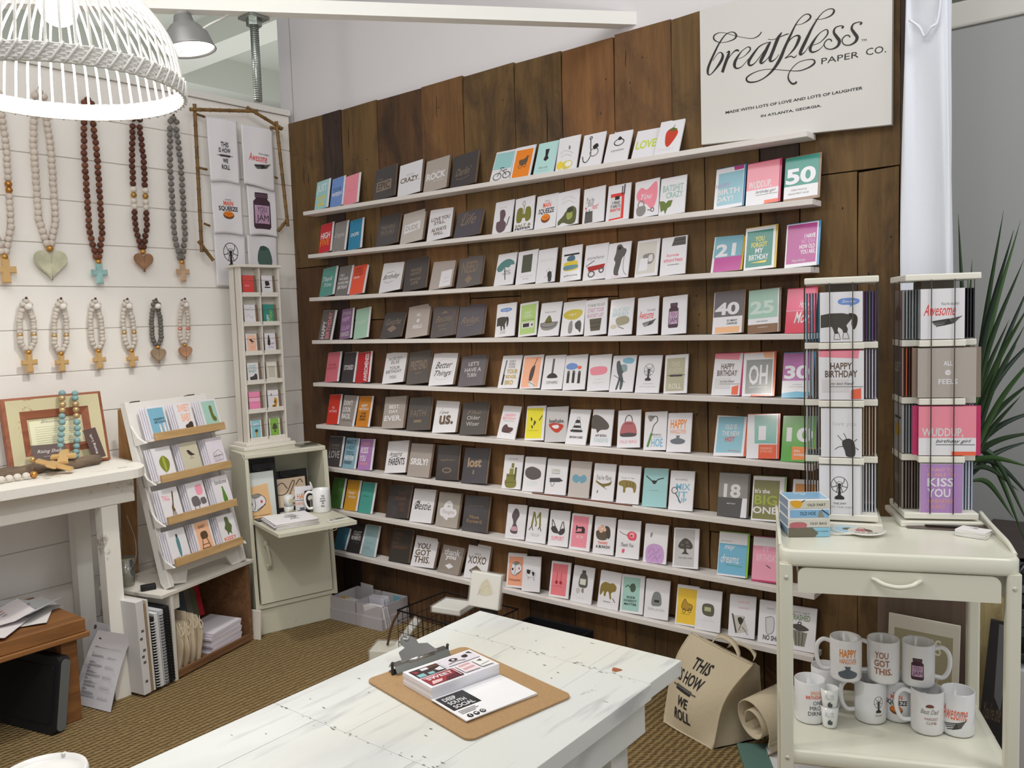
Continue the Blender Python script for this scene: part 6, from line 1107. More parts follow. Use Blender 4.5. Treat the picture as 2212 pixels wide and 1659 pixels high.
# ------------------------------------------------------------ basket and wrapped packets behind the table
def basket():
    t = thing('wire_basket', 'black wire grid basket on the floor behind white table', 'basket', (1.33, -.30, 0)); K = mat('#1b1917', .5, .5); x0, x1, y0, y1, h = -.19, .24, -.14, .16, .24
    mb = MB()
    for k in range(15):
        x = x0+(x1-x0)*k/14
        for y in (y0, y1): mb.tube([(x, y, .002), (x, y, h)], .0014, K, 5)
    for k in range(11):
        y = y0+(y1-y0)*k/10
        for x in (x0, x1): mb.tube([(x, y, .002), (x, y, h)], .0014, K, 5)
    for z in [.004+.047*i for i in range(6)]: mb.tube([(x0, y0, z), (x1, y0, z), (x1, y1, z), (x0, y1, z)], .0014, K, 5, closed=True)
    mb.build('wire_grid', t); rm = MB(); rm.tube([(x0, y0, h), (x1, y0, h), (x1, y1, h), (x0, y1, h)], .0038, K, 6, closed=True); rm.build('rim', t)
    hd = MB(); hd.tube(bez([(x0, y0+.02, h), (x0-.035, y0, h-.07), (x0-.05, y0-.02, h-.16)], 8), .0055, woodmat('#6b4c30', '#3b2a1c', 'twig', 2), 8); hd.build('bent_twig_handle', t)
    # things in and around it
    def packet(name, lab, loc, rot, w_, d, h2, dsl=None, c='#e9e8e3', cat='coaster pack'):
        q = thing(name, lab, cat, loc, rot); m = MB(); m.box(-w_/2, 0, 0, w_/2, d, h2, mat(c, .5, 0, .5), bev=.004); m.build('coaster_stack', q)
        s = MB(); s.box(-w_/2-.004, -.004, -.0005, w_/2+.004, d+.006, h2+.004, mat('#ffffff', .05, alpha=.16, coat=1), bev=.002); s.build('clear_wrap', q)
        if dsl: a = MB(); A_ = Art(a, w_, h2, front(w_, h2, .0001, -.0006), .5); A_.draw(dsl); a.build('printed_design', q)
        return q
    P = on(1042, 1290, 1, -.40)
    packet('coaster_pack', 'cream wrapped coaster pack with gold chrysanthemum standing on the basket', (P.x, -.40, .325), (-.18, .08, .30), .13, .03, .14, 'Q #dfd8bd 30 50 40 26 56 16 70 34 78 54 60 62 36 64;S #c9be96 1.5 34 56 44 34 54 20 60 34 70 56;S #c9be96 1.5 40 60 50 40 66 34;S #b0aa98 2 28 66 36 50', '#efede6')
    st = MB(); st.box(-.03, -.01, .0, .03, .04, .20, mat('#241f1b', .7)); q = thing('black_easel_stand', 'small black easel stand holding the gold flower coasters', 'stand', (P.x+.01, -.385, .115), (0, 0, .3)); st.build('stand_body', q)
    packet('coaster_pack', 'white wrapped coaster pack leaning out of the basket left side', (1.095, -.44, .03), (0, .62, .5), .03, .12, .15)
    packet('coaster_pack', 'white wrapped coaster pack lying flat inside wire basket', (1.36, -.37, .245), (0, .0, .2), .14, .12, .025)
    packet('coaster_pack', 'cream wrapped coaster pack lying low beside the table edge', (1.12, -.50, .002), (0, 0, .5), .15, .12, .07, c='#d8d4c6')
    packet('coaster_pack', 'flat wrapped pack with a steel edge behind the table', (1.75, -.33, .10), (-.3, 0, .1), .19, .03, .13, c='#77787a')
    packet('coaster_pack', 'grey white flat pack next to the script coaster', (1.93, -.30, .05), (-.35, 0, .15), .20, .025, .13, c='#c3c0b8')
    packet('coaster_pack', 'white wrapped coaster pack with black script behind table', (2.08, -.31, .05), (-.2, .04, .12), .13, .03, .12, 'I k 16 46 74 72 Enjoy.')
    q = thing('black_crate', 'black plastic crate on the floor by the lowest ledge', 'crate', (1.755, -.175, 0)); m = MB(); K2 = mat('#16151a', .5)
    for b_ in ((-.16, -.10, 0, .16, -.09, .20), (-.16, .085, 0, .16, .095, .20), (-.16, -.089, 0, -.15, .084, .20), (.15, -.089, 0, .16, .084, .20), (-.149, -.089, 0, .149, .084, .01)): m.box(*b_, K2, bev=.002)
    m.build('crate_body', q); m = MB(); m.box(-.168, -.108, .185, .168, -.1005, .205, K2, bev=.003); m.build('rim', q)
basket()
# ------------------------------------------------------------ white rustic table in front
def big_table():
    t = thing('plank_table', 'long white painted plank table with scuffs in the foreground', 'table', (2.765, -2.3, 0))
    X0, X1, Y1 = 2.504, 3.026, -1.462; PW2 = tablepaint(); r = random.Random(4)
    # planks run across; each is a board of the one top
    mb = MB(); ys = [-1.462, -1.59, -2.04, -2.46, -2.85]
    for i, (a, b) in enumerate(zip(ys, ys[1:])):
        xs_ = [X0, [2.633, 2.70, 2.62, 2.7][i], [2.889, 2.90, 2.86, 2.9][i], X1]
        for x0, x1 in zip(xs_, xs_[1:]): mb.box(x0+.0003+(r.uniform(-.002, .002) if x0 == X0 else 0)-2.765, b+.0004+2.3, .775, x1-.0003+(r.uniform(-.003, .003) if x1 == X1 else 0)-2.765, a-.0004+2.3, .805-r.uniform(0, .0004), PW2, bev=.0009)
    sc = mat('#7d7a76', .8)                              # dark scuffs and flakes along the joints
    for i in range(90):
        yy = -1.59 if i % 2 else -2.04; x = r.uniform(X0+.02, X1-.02); y = yy+r.gauss(0, .004); a_, b_ = r.uniform(.001, .006), r.uniform(.0006, .002)
        if i > 60: x, y = r.uniform(X0+.03, X1-.01), r.uniform(-2.3, -1.48)
        n_ = 7; mb.add([(x-2.765+a_*math.cos(q)*r.uniform(.5, 1.2), y+2.3+b_*math.sin(q)*r.uniform(.5, 1.2), .8052) for q in [2*PI*k/n_ for k in range(n_)]], [tuple(range(n_))], sc)
    mb.build('tabletop', t)
    for (x0, y0, x1, y1) in ((X0+.03, -2.78, X0+.052, -1.56), (X1-.052, -2.78, X1-.03, -1.56), (X0+.053, -1.582, X1-.053, -1.56)): m = MB(); m.box(x0-2.765, y0+2.3, .69, x1-2.765, y1+2.3, .7745, PW2, bev=.002); m.build('apron', t)
    for x in (X0+.055, X1-.115):
        for y in (-1.645, -2.76): m = MB(); m.box(x-2.765, y+2.3, 0, x+.06-2.765, y+.06+2.3, .7745, PW2, bev=.002); m.build('leg', t)
    k = MB(); p = on(1331, 1447, 2, .8054); k.add([(p.x-2.765+.009*math.cos(a)*(1+.4*math.sin(3*a)), p.y+2.3+.012*math.sin(a)*(1+.3*math.cos(2*a)), .8053) for a in [PI/6*i for i in range(12)]], [tuple(range(12))], mat('#9c5a35', .7)); k.build('chipped_knot', t)
    # clipboard and papers
    Q = [on(x, y, 2, .806) for x, y in ((791, 1471), (1001, 1398), (1237, 1504), (1014, 1605))]; ey = ((Q[1]-Q[0])+(Q[2]-Q[3])).normalized(); ex = ((Q[3]-Q[0])+(Q[2]-Q[1])); c = sum(Q, Vector())/4; w_ = ex.length/2; h = ((Q[1]-Q[0]).length+(Q[2]-Q[3]).length)/2
    rz = math.atan2(ex.y, ex.x); b = thing('clipboard', 'brown masonite clipboard with a silver clip on white table', 'clipboard', (c.x, c.y, .8055), (0, 0, rz)); HB = mat('#ad8a60', .55, var=.12, bscale=200)
    def rrect(x0, y0, x1, y1, r_): return [(cx+r_*math.cos(a), cy+r_*math.sin(a)) for cx, cy, a0 in ((x1-r_, y1-r_, 0), (x0+r_, y1-r_, PI/2), (x0+r_, y0+r_, PI), (x1-r_, y0+r_, 1.5*PI)) for a in [a0+PI/2*k/5 for k in range(6)]]
    m = MB(); m.prism(rrect(-w_/2, -h/2, w_/2, h/2, .016), 0, .0035, HB, axis=2); m.build('board', b)
    inv = (Matrix.Translation((c.x, c.y, .8055)) @ Matrix.Rotation(rz, 4, 'Z')).inverted()
    T = lambda x, y, z: inv @ on(x, y, 2, z)
    S = mat('#a9aaa8', .22, .95); ck = MB(); e0 = T(862, 1458, .812); e1 = T(985, 1412, .812)       # clip along the left edge
    xm = -w_/2+.016; y0, y1 = -.068, .068
    ck.prism([(xm-.012, y0), (xm+.014, y0+.004), (xm+.012, y1-.004), (xm-.012, y1)], .0037, .007, S, axis=2)
    prof = [(xm+.012, .006), (xm+.004, .018), (xm-.012, .020), (xm-.020, .010)]
    ck.add([(x, y, z) for y in (y0+.004, y1-.004) for x, z in prof], [(0, 1, 5, 4), (1, 2, 6, 5), (2, 3, 7, 6)], S)
    lv = [(xm-.004, -.042), (xm-.004, .042), (xm-.03, .034), (xm-.036, .016), (xm-.05, .018), (xm-.064, .010), (xm-.068, 0), (xm-.064, -.010), (xm-.05, -.018), (xm-.036, -.016), (xm-.03, -.034)]
    ck.prism([(p, q_) for p, q_ in lv], .016, .0185, S, Matrix.Translation((xm, 0, .016)) @ Matrix.Rotation(.42, 4, 'Y') @ Matrix.Translation((-xm, 0, -.016)), axis=2); ck.build('spring_clip', b)
    hl = MB(); hl.tube([(xm-.052+.006*math.cos(a), .006*math.sin(a), .0425) for a in [PI/6*i for i in range(12)]], .0012, mat('#d9d9d6', .2, .9), 6, closed=True); hl.tube([(xm+.002, -.03, .0185), (xm+.002, .03, .0185)], .004, S, 8); hl.build('clip_ring', b)
    for y in (y0-.001, y1-.006): rb = MB(); rb.tube([(xm+.004, y, .004), (xm-.002, y+.003, .020), (xm+.0, y+.003, .026)], .003, mat('#3a3a3a', .6), 8); rb.build('rubber_corner', b)
    # book block: white box printed with collage
    K = [T(x, y, .83) for x, y in ((866, 1457), (1010, 1408), (1082, 1436), (936, 1489))]; bx = ((K[1]-K[0])+(K[2]-K[3]))/2; by = ((K[1]-K[2])+(K[0]-K[3]))/2; cc = sum(K, Vector())/4; cc.z = .0042; M = Matrix.Translation((c.x, c.y, .8055)) @ Matrix.Rotation(rz, 4, 'Z'); br = rz+math.atan2(bx.y, bx.x)
    W, Hh = bx.length, by.length; q = thing('postcard_stack', 'thick stack of postcards with a red and pink collage on top', 'postcards', M @ cc, (0, 0, br)); m = MB()
    for i in range(3): m.box(-W/2+.0007*(i % 2), -Hh/2+.0005*(i % 2), .0+.008*i, W/2-.0005*(i % 2), Hh/2-.0007*(i % 2), .0078+.008*i, mat('#eceaf0', .5, 0, .3))
    m.build('card_block', q); a = MB(); A_ = Art(a, W, Hh, lambda u, v, k: ((u-.5)*W, (.5-v)*Hh, .0239+.00012*k), .35, .5)
    A_.draw('R #3d2c2c 4 10 44 50;P #a23a4a 6 12 14 22 8 30;R #8ec3c9 6 34 16 48;R w 18 14 28 24;R #8ec3c9 20 38 28 48;R #5c3a30 28 12 42 26;P w 32 34 42 28 42 46 34 44;R #9d2f3a 4 54 50 94;P #c9808a 4 54 26 56 18 66 6 64;T w 8 60 44 72 SWEET;P #5c1f2a 30 80 50 74 50 94 24 94;P #e8c5c5 10 78 24 80 20 90 6 92;R #e6dfe8 48 8 96 46;Q k 58 22 64 16 70 22 68 30 60 30;E w 64 24 2 4;Q k 78 20 86 18 84 30 78 30;P #2f3a3c 88 12 94 10 94 24;S g 2 52 38 64 34 76 40;R #f0e2e4 53 52 76 92;P #d8a9ae 56 58 72 56 73 64 56 66;P #d8a9ae 56 74 72 72 73 80 56 84;R #f2f0ee 78 52 96 92;P #55605a 82 62 90 58 88 70;L g 1.5 80 84 94 80;L w 1.2 46 8 46 94'); a.build('printed_collage', q)
    K = [T(x, y, .810) for x, y in ((934, 1514), (1082, 1459), (1162, 1501), (1006, 1559))]; bx = ((K[1]-K[0])+(K[2]-K[3]))/2; by = ((K[1]-K[2])+(K[0]-K[3]))/2; cc = sum(K, Vector())/4; cc.z = .0042; W, Hh = bx.length, by.length; br = rz+math.atan2(bx.y, bx.x)
    for i in range(3):
        q = thing('postcard', ['lowest white postcard under the black logo card', 'white postcard just under the black logo card', 'white postcard with black square reading DEEP SOUTH SOCIAL'][i], 'postcard', M @ (cc+Vector((.001*i, -.0012*i, .0014*i))), (0, 0, br+.012*(i-1)), 'white postcards on the clipboard'); m = MB(); m.box(-W/2, -Hh/2, 0, W/2, Hh/2, .0013, mat('#f1f0f2', .4, 0, .4)); m.build('card', q)
        if i == 2:
            a = MB(); A_ = Art(a, W, Hh, lambda u, v, k: ((u-.5)*W, (.5-v)*Hh, .00145+.0001*k), .4, .3)
            A_.draw('R #1c1b1c 3 5 41 60;T w 8 12 25 24 DEEP;T w 8 28 31 40 SOUTH;T w 8 44 35 56 SOCIAL;R g 5 66 28 68;R g 5 71 30 73;R g 5 76 24 78;E k 10 90 3.4 6;E k 18.5 90 3.4 6;E k 27 90 3.4 6;T w 9 86 11 94 f;P w 17 92 16 88 20 87 21 90;O w 1 27 90 1.6 3'); a.build('printed_face', q)
big_table()
def lid():
    p = CAM+(_r*((90-IW/2)/FPX)-_u*((1668-IH/2)/FPX)+_f)*1.55; t = thing('white_canister', 'white canister with a notched plastic lid at bottom left corner', 'canister', (p.x, p.y, 0)); Wt = mat('#e6e4e2', .35); r = .074; h = p.z-.006; mb = MB()
    mb.lathe([(.0001, .002), (r*.86, .002), (r*.86, .0), (r*.9, .02), (r*.93, h-.02), (.0001, h-.021)], Wt, 40); mb.build('body', t)
    l = MB(); l.lathe([(r*1.04, h-.028), (r*1.05, h-.004), (r*1.02, h+.004), (r*.96, h+.005), (r*.92, h-.003), (r*.6, h-.002), (.0001, h-.002)], Wt, 60); l.build('lid', t)
    n = MB()
    for a in (2.2, .6): n.box(r*.98*math.cos(a)-.005, r*.98*math.sin(a)-.005, h-.006, r*.98*math.cos(a)+.005, r*.98*math.sin(a)+.005, h+.0052, mat('#d4d2cf', .4), bev=.002)
    n.build('lid_tabs', t)
lid()
# ------------------------------------------------------------ enamel cart
CE_ = mat('#e3e2d2', .32, 0, .25, bump=.03, bscale=6)
CC = Vector((3.158, -.520, 0)); CT = .388; KW, KD = .56, .42; KM = Matrix.Translation(CC) @ Matrix.Rotation(CT, 4, 'Z'); KI = KM.inverted()
def rr2(x0, y0, x1, y1, r_, n=6): return [(cx+r_*math.cos(a), cy+r_*math.sin(a)) for cx, cy, a0 in ((x1-r_, y1-r_, 0), (x0+r_, y1-r_, PI/2), (x0+r_, y0+r_, PI), (x1-r_, y0+r_, 1.5*PI)) for a in [a0+PI/2*k/n for k in range(n+1)]]
def loft(mb, rings, m, close=True, smooth=True):
    k = len(rings[0]); vs = [p for r in rings for p in r]; fs = [(i*k+j, i*k+(j+1) % k, (i+1)*k+(j+1) % k, (i+1)*k+j) for i in range(len(rings)-1) for j in range(k)]
    mb.add(vs, fs, m, smooth)
    if close: mb.add(rings[-1], [tuple(range(k))], m)
def cart():
    t = thing('kitchen_cart', 'cream enamel rolling kitchen cart with a drawer and lower shelf', 'cart', CC, (0, 0, CT)); hw, hd = KW/2, KD/2
    def ring(o, z, r=.035): return [(x, y, z) for x, y in rr2(-hw+o, -hd+o, hw-o, hd-o, max(r-o*.4, .01))]
    mb = MB(); loft(mb, [ring(.014, .826), ring(.002, .826), ring(0, .832), ring(0, .862), ring(.004, .868), ring(.010, .869), ring(.016, .864), ring(.03, .8625)], CE_); mb.build('top_tray', t)
    for s in (-1, 1):                                     # raised side lips
        l = MB(); pts = bez([(s*(hw-.004), -hd+.05, .868), (s*(hw-.003), -hd+.12, .880), (s*(hw-.003), 0, .884), (s*(hw-.003), hd-.12, .888), (s*(hw-.003), hd-.03, .895)], 6); l.tube(pts, .0055, CE_, 8)
        l.add([(p.x, p.y, p.z) for p in pts]+[(p.x, p.y, .862) for p in pts], [(i, i+1, len(pts)+i+1, len(pts)+i) for i in range(len(pts)-1)], CE_); l.build('side_lip', t)
        sp = MB(); q = [(-hd+.035, .828), (hd-.035, .828), (hd-.04, .75), (hd-.08, .735), (-hd+.08, .735), (-hd+.04, .75)]; sp.prism(q, s*(hw-.012), s*(hw-.010), CE_, axis=0); sp.build('side_panel', t)
    d = MB(); q = [(-hw+.045, .757), (hw-.045, .757)]+[(hw-.045-.022*(1-math.cos(a)), .823-.022*(1-math.sin(a))) for a in [PI/2*k/6 for k in range(7)]]+[(-hw+.045+.022*(1-math.sin(a)), .823-.022*(1-math.cos(a))) for a in [PI/2*k/6 for k in range(7)]]
    d.prism(q, -hd+.004, -hd+.016, CE_); d.box(-hw+.05, -hd+.017, .765, hw-.05, hd-.05, .80, CE_); d = d.build('drawer', t)
    h = MB(); h.tube(bez([(-.058, -hd+.003, .803), (-.048, -hd-.006, .802), (-.03, -hd-.018, .795), (0, -hd-.022, .791), (.03, -hd-.018, .795), (.048, -hd-.006, .802), (.058, -hd+.003, .803)], 5), [.003, .004, .0045, .005, .005, .0055]+[.006]*19+[.0055, .005, .005, .0045, .004, .003], CE_, 8); h.build('drawer_handle', d)
    sh = MB(); loft(sh, [ring(.02, .292, .03), ring(.008, .292, .03), ring(.006, .297, .03), ring(.006, .325, .03), ring(.010, .330, .03), ring(.022, .329, .03), ring(.03, .326, .03)], CE_); sh.build('lower_shelf', t)
    for sx in (-1, 1):
        for sy in (-1, 1):
            l = MB(); x, y = sx*(hw-.0165), sy*(hd-.0165); pts = [(x, y, 0.035), (x, y, .30), (x, y, .83)]
            vs = []; P = [(-.0165, -.0165), (.0165, -.0165), (.0165, .0165), (-.0165, .0165)]
            l.prism(rr2(x-.0165, y-.0165, x+.0165, y+.0165, .007, 3), .03, .829, CE_, axis=2); l = l.build('leg', t)
            c = MB(); c.ball((x, y, .016), .0155, mat('#3a3a38', .6), 12, (.7, 1, 1)); c.build('caster', l)
            s_ = MB()
            for z in (.795, .31): s_.ball((x, y-.0165, z), .006, mat('#d0cfc4', .3, .3), 10, (1, .4, 1))
            s_.build('screw_heads', l)
cart()
# ------------------------------------------------------------ revolving racks on the cart
SP = {}
def spinner(cx, cy, th, label, fronts, lefts, edgeR, edgeL, key):
    z0 = .8632; t = thing('revolving_card_rack', label, 'rack', (cx, cy, z0), (0, 0, th)); S = worn('#ebe8dc', '#cbb88f', .74, 9, .4, 'rack_cream'); M = Matrix.Translation((cx, cy, z0)) @ Matrix.Rotation(th, 4, 'Z')
    b = MB(); b.box(-.108, -.108, 0, .108, .108, .016, S, bev=.003); b.build('base_slab', t); b = MB(); b.lathe([(.0001, .0162), (.05, .0162), (.05, .021), (.0001, .021)], mat('#4a4a46', .5, .6), 24); b.build('turntable', t)
    b = MB(); b.box(-.097, -.097, .0212, .097, .097, .039, S, bev=.003); b.build('turning_tray', t); H = .71
    b = MB(); b.box(-.042, -.042, .0395, .042, .042, H-.0185, mat('#7c7468', .7)); b.build('core', t)
    b = MB(); b.box(-.097, -.097, H-.018, .097, .097, H, S, bev=.003); b.build('top_plate', t); pit = (H-.018-.039)/4
    for f in range(4):
        R4 = Matrix.Rotation(f*PI/2, 4, 'Z')
        for k in range(1, 4):
            s = MB(); s.box(-.060, -.097, .039+pit*k-.02, .060, -.0425, .039+pit*k-.002, S, R4, bev=.002); s.build('pocket_shelf', t)
        for x in (-.030, .030): w_ = MB(); w_.tube([(x, -.0985, .037), (x*.98, -.0995, H/2), (x, -.0985, H-.016)], .0014, mat('#4c463d', .5, .5), 6, M=R4); w_.build('retaining_wire', t)
    for k in range(4):
        zb = .0395+pit*(3-k)
        for f, cols in ((0, None), (1, edgeR[k]), (3, edgeL[k])):
            R4 = Matrix.Rotation(f*PI/2, 4, 'Z'); n = 2 if f == 0 else 6
            for j in range(n):
                if f == 0: lab, bg, env, dsl, w_, xo = fronts[k]
                else: w_, xo = .106, 0; 
                y = -.094+.0078*j; p = M @ R4 @ Vector((xo if j == 0 or f else 0, y, zb)); isf = (f == 0 and j == 0) or (f == 3 and j == 0)
                lb = (fronts[k][0] if f == 0 else lefts[k][0]) if isf else 'card seen edge-on or behind another in the %s white revolving rack' % key
                c = thing('greeting_card', lb+(', in the %s revolving rack' % key if isf else ''), 'greeting card', p, (0, 0, 0), 'front cards in the revolving racks' if isf else 'packed cards in the %s revolving rack' % key)
                c.rotation_euler = (0, 0, th+f*PI/2)
                if isf:
                    bg, dsl = (fronts[k][1], fronts[k][3]) if f == 0 else lefts[k][1:]
                    sheet('card_front', w_, .138, dsl, c, .001, bg, .35, .4, side='w')
                e = MB(); cc = env if f == 0 else cols[j % len(cols)]; ww = w_+(.012 if f == 0 and w_ > .13 else 0); e.box(-w_/2, .0013, .0002, -w_/2+ww, .0050, .1395, mat(col(cc), .5, 0, .5)); e.build('envelope', c)
spinner(3.006, -.405, .315, 'white revolving card rack, the left one on the cart',
    [('white card reading Sorry with a dark horse', 'w', 'f', 'M sorry 40 12 94 42;M horse 2 42 88 96', .112, 0), ('white card reading HAPPY BIRTHDAY with magenta envelope', 'w', '#c22c66', 'M hbf 0 0 100 100', .118, .0),
     ('white card reading love you above a black beetle', 'w', 'f', 'N #c3c6cc 30 26 86 38 love you;M beetle 44 52 92 98', .108, 0), ('white card with a black desk fan', 'w', 'f', 'M fan 24 22 74 70;N k 34 76 66 80 THE SHIT;N g 20 84 80 87 HITS THE FAN', .110, -.004)],
    [('blue card front', '#2f6f8c', 'R #23566e 0 50 100 100'), ('white card front', 'w', 'R l 20 20 80 80'), ('grey card front', 'l', 'R g 20 20 80 80'), ('brown card front', 'n', 'R m 20 20 80 80')],
    [['#54346a', '#6b4a80', '#3d7288'], ['#a7a8c0', '#c9cad6'], ['#c3a88d', '#8d7a6a'], ['#b4b9c4', '#d2d5dc']], [['#2e6f8c', '#3b5f7a'], ['#b9bac0', '#8a8a90'], ['#9a9ca0', '#7c7e84'], ['#5a4a40', '#42352d']], 'left')
spinner(3.222, -.258, .45, 'white revolving card rack, the right one in front of curtain',
    [('white card reading Awesome above a fork', 'w', 'f', 'M awe 6 26 94 78', .112, 0), ('taupe card reading ALL THE FEELS', '#b3aaa2', '#8a7a6c', 'M feels 28 26 76 74', .150, .012),
     ('pink card reading WUDDUP with magenta envelope', 'p', '#c22c66', 'M wud 0 0 100 100', .148, .014), ('violet card reading KISS YOU', '#b58ac6', 'w', 'N s 16 8 80 15 I WANT TO;N s 16 18 84 25 BE ABLE TO;T w 16 28 80 46 KISS;T w 16 50 72 68 YOU;N s 16 72 80 80 WHENEVER;N s 16 84 60 92 I WANT', .108, 0)],
    [('brown purse card', '#8a7d78', 'Q #5a4340 20 40 50 30 80 40 80 60 20 60'), ('dark grey word card', '#5a5250', 'R #c9623a 92 0 100 100;T h 16 30 76 50 LET'), ('grey ink bottle card', '#b0b2b6', 'R k 16 26 84 31;Q #c9a62c 24 44 76 44 76 66 24 66'), ('taupe word card', '#6f645c', 'T h 16 30 80 50 NO')],
    [['#17181f', '#1f2028', '#2b2c36'], ['#9aa08c', '#c9b9b0'], ['#b9bccb', '#c9ccd8'], ['#b3bccf', '#d2d8e4']], [['#8a8f92', '#aab0b2'], ['#5c4a42', '#c9623a'], ['#a9acb2', '#8d9096'], ['#5e4f47', '#7d6e66']], 'right')
# ------------------------------------------------------------ boxes, coasters and cards on the cart top
def on_cart():
    P = lambda x, y, z=.864: on(x, y, 2, z)
    a = P(1703, 1160); b = P(1793, 1159); th = math.atan2((b-a).y, (b-a).x); w_ = (b-a).length; d = .10
    ar = [('blue and grey coaster box reading old grisly above a boar', 'R #8fc3dc 0 0 100 100;P #6f6a5a 0 0 58 0 72 60 64 100 0 100;I #445566 66 30 96 50 wise, old grisly'), ('white coaster box reading OLD BAG beside a red handbag', 'R #cfccc4 0 8 100 96;Q #b86a72 6 50 30 40 44 60 40 100 6 100;T m 52 44 92 70 OLD BAG'),
          ('blue coaster box reading OLD HOE', 'R #85b2d8 4 10 98 94;T i 28 30 66 70 OLD HOE;P #8a8a7a 74 20 80 20 86 90 70 92;L #334455 3 80 10 98 70'), ('white coaster box reading OLD FART beside yellow blossoms', 'R #cfcdbf 4 14 98 94;Q #e2a92c 6 20 20 10 34 30 30 80 18 90 8 60;L k 2 32 30 40 6;T m 46 46 90 74 OLD FART')]
    for i, (lab, dsl) in enumerate(ar):
        z = .8638+.0262*i; M = Matrix.Translation((a.x, a.y, z)) @ Matrix.Rotation(th, 4, 'Z'); q = thing('coaster_box', lab+', on the cart', 'box', M @ Vector((w_/2, 0, 0)), (0, 0, th+.012*((i % 2)-.5)), 'boxed coasters stacked on the cart'); m = MB(); m.box(-w_/2, 0, 0, w_/2, d, .0255, mat('#f2f1ef', .4, 0, .3), bev=.0012)
        A_ = Art(m, w_, .0255, front(w_, .0255, .0001, -.0004), .4); A_.draw(dsl)
        A_ = Art(m, w_, d, lambda u, v, k: ((u-.5)*w_, (1-v)*d, .0257+.0001*k), .4, .3)
        if i == 3: A_.draw('R #86b4d8 3 6 97 94;S w 3 30 30 46 16 50 40 60 20;S w 2 10 84 26 76 40 84 56 76 76 84 90 76')
        A_ = Art(m, d, .0255, lambda u, v, k: (-w_/2-.0004-.0001*k, (1-u)*d, (1-v)*.0255), .4); A_.draw('R #7f93ac 4 8 96 92'); m.build('box_body', q)
    for i, (x, y) in enumerate(((1806, 1146), (1822, 1147), (1838, 1147), (1872, 1153))):
        p = P(x, y); q = thing('round_coaster', ['lowest round coaster of the fan beside the boxes', 'second round coaster from the bottom of the fan', 'blue round coaster just under the OLD BAG coaster', 'round white coaster with a red handbag reading OLD BAG'][i], 'coaster', (p.x, p.y, .8636+.0024*i), (.0, -.012*i, .25), 'round coasters fanned on the cart')
        m = MB(); m.lathe([(.0001, 0), (.049, 0), (.0495, .001), (.049, .0022), (.0001, .0022)], mat('#ecebe4', .5, 0, .2), 44); A_ = Art(m, .1, .1, lambda u, v, k: ((u-.5)*.1, (.5-v)*.1, .0023+.0001*k), .4)
        A_.draw('E %s 50 50 44 44' % ['#b9cdd0', '#9db7bb', '#a9cbe0', '#d6cfc4'][i]+(';Q #b5666e 22 40 44 34 52 60 26 62;Q #5a4540 44 34 60 44 66 64 52 62;S #5a4a48 2 26 38 30 22 42 24 46 36;N m 20 72 78 82 OLD BAG' if i == 3 else ';Q #4f5248 30 44 60 40 70 60 34 64')); m.build('coaster_disc', q)
    p = P(2103, 1157)
    for i in range(8):
        q = thing('business_card', 'white business card in the small pile at the cart right end', 'card', (p.x+.0006*math.sin(i*2), p.y, .8638+.0022*i), (0, 0, CT-.55+.05*math.sin(i*1.7)), 'business cards piled on the cart'); m = MB(); m.box(-.038, -.026, 0, .038, .026, .002, mat('#f0eeec', .5)); 
        if i == 7: Art(m, .076, .052, lambda u, v, k: ((u-.5)*.076, (.5-v)*.052, .0021+.0001*k)).draw('Q g 40 20 60 20 56 34 44 34;Q p 30 26 38 26 38 32 30 32')
        m.build('card', q)
    c = P(2045, 1142); q = thing('wood_tray', 'dark brown glossy flat tray in front of right revolving rack', 'tray', (c.x, c.y, .8636), (0, 0, .28)); m = MB(); m.add([(-.10, -.018, .001), (.10, -.018, .001), (.112, .03, .010), (-.112, .03, .010), (-.10, -.018, -.0), (.10, -.018, .0), (.112, .03, .0), (-.112, .03, .0)], [(0, 1, 2, 3), (7, 6, 5, 4), (0, 4, 5, 1), (1, 5, 6, 2), (2, 6, 7, 3), (3, 7, 4, 0)], mat('#4b3b35', .25, 0, .6)); m.build('tray_body', q); m = MB(); m.prism(rr2(-.055, -.002, .055, .016, .008), .006, .0085, mat('#2c2320', .4), axis=2); m.build('recess', q)
on_cart()
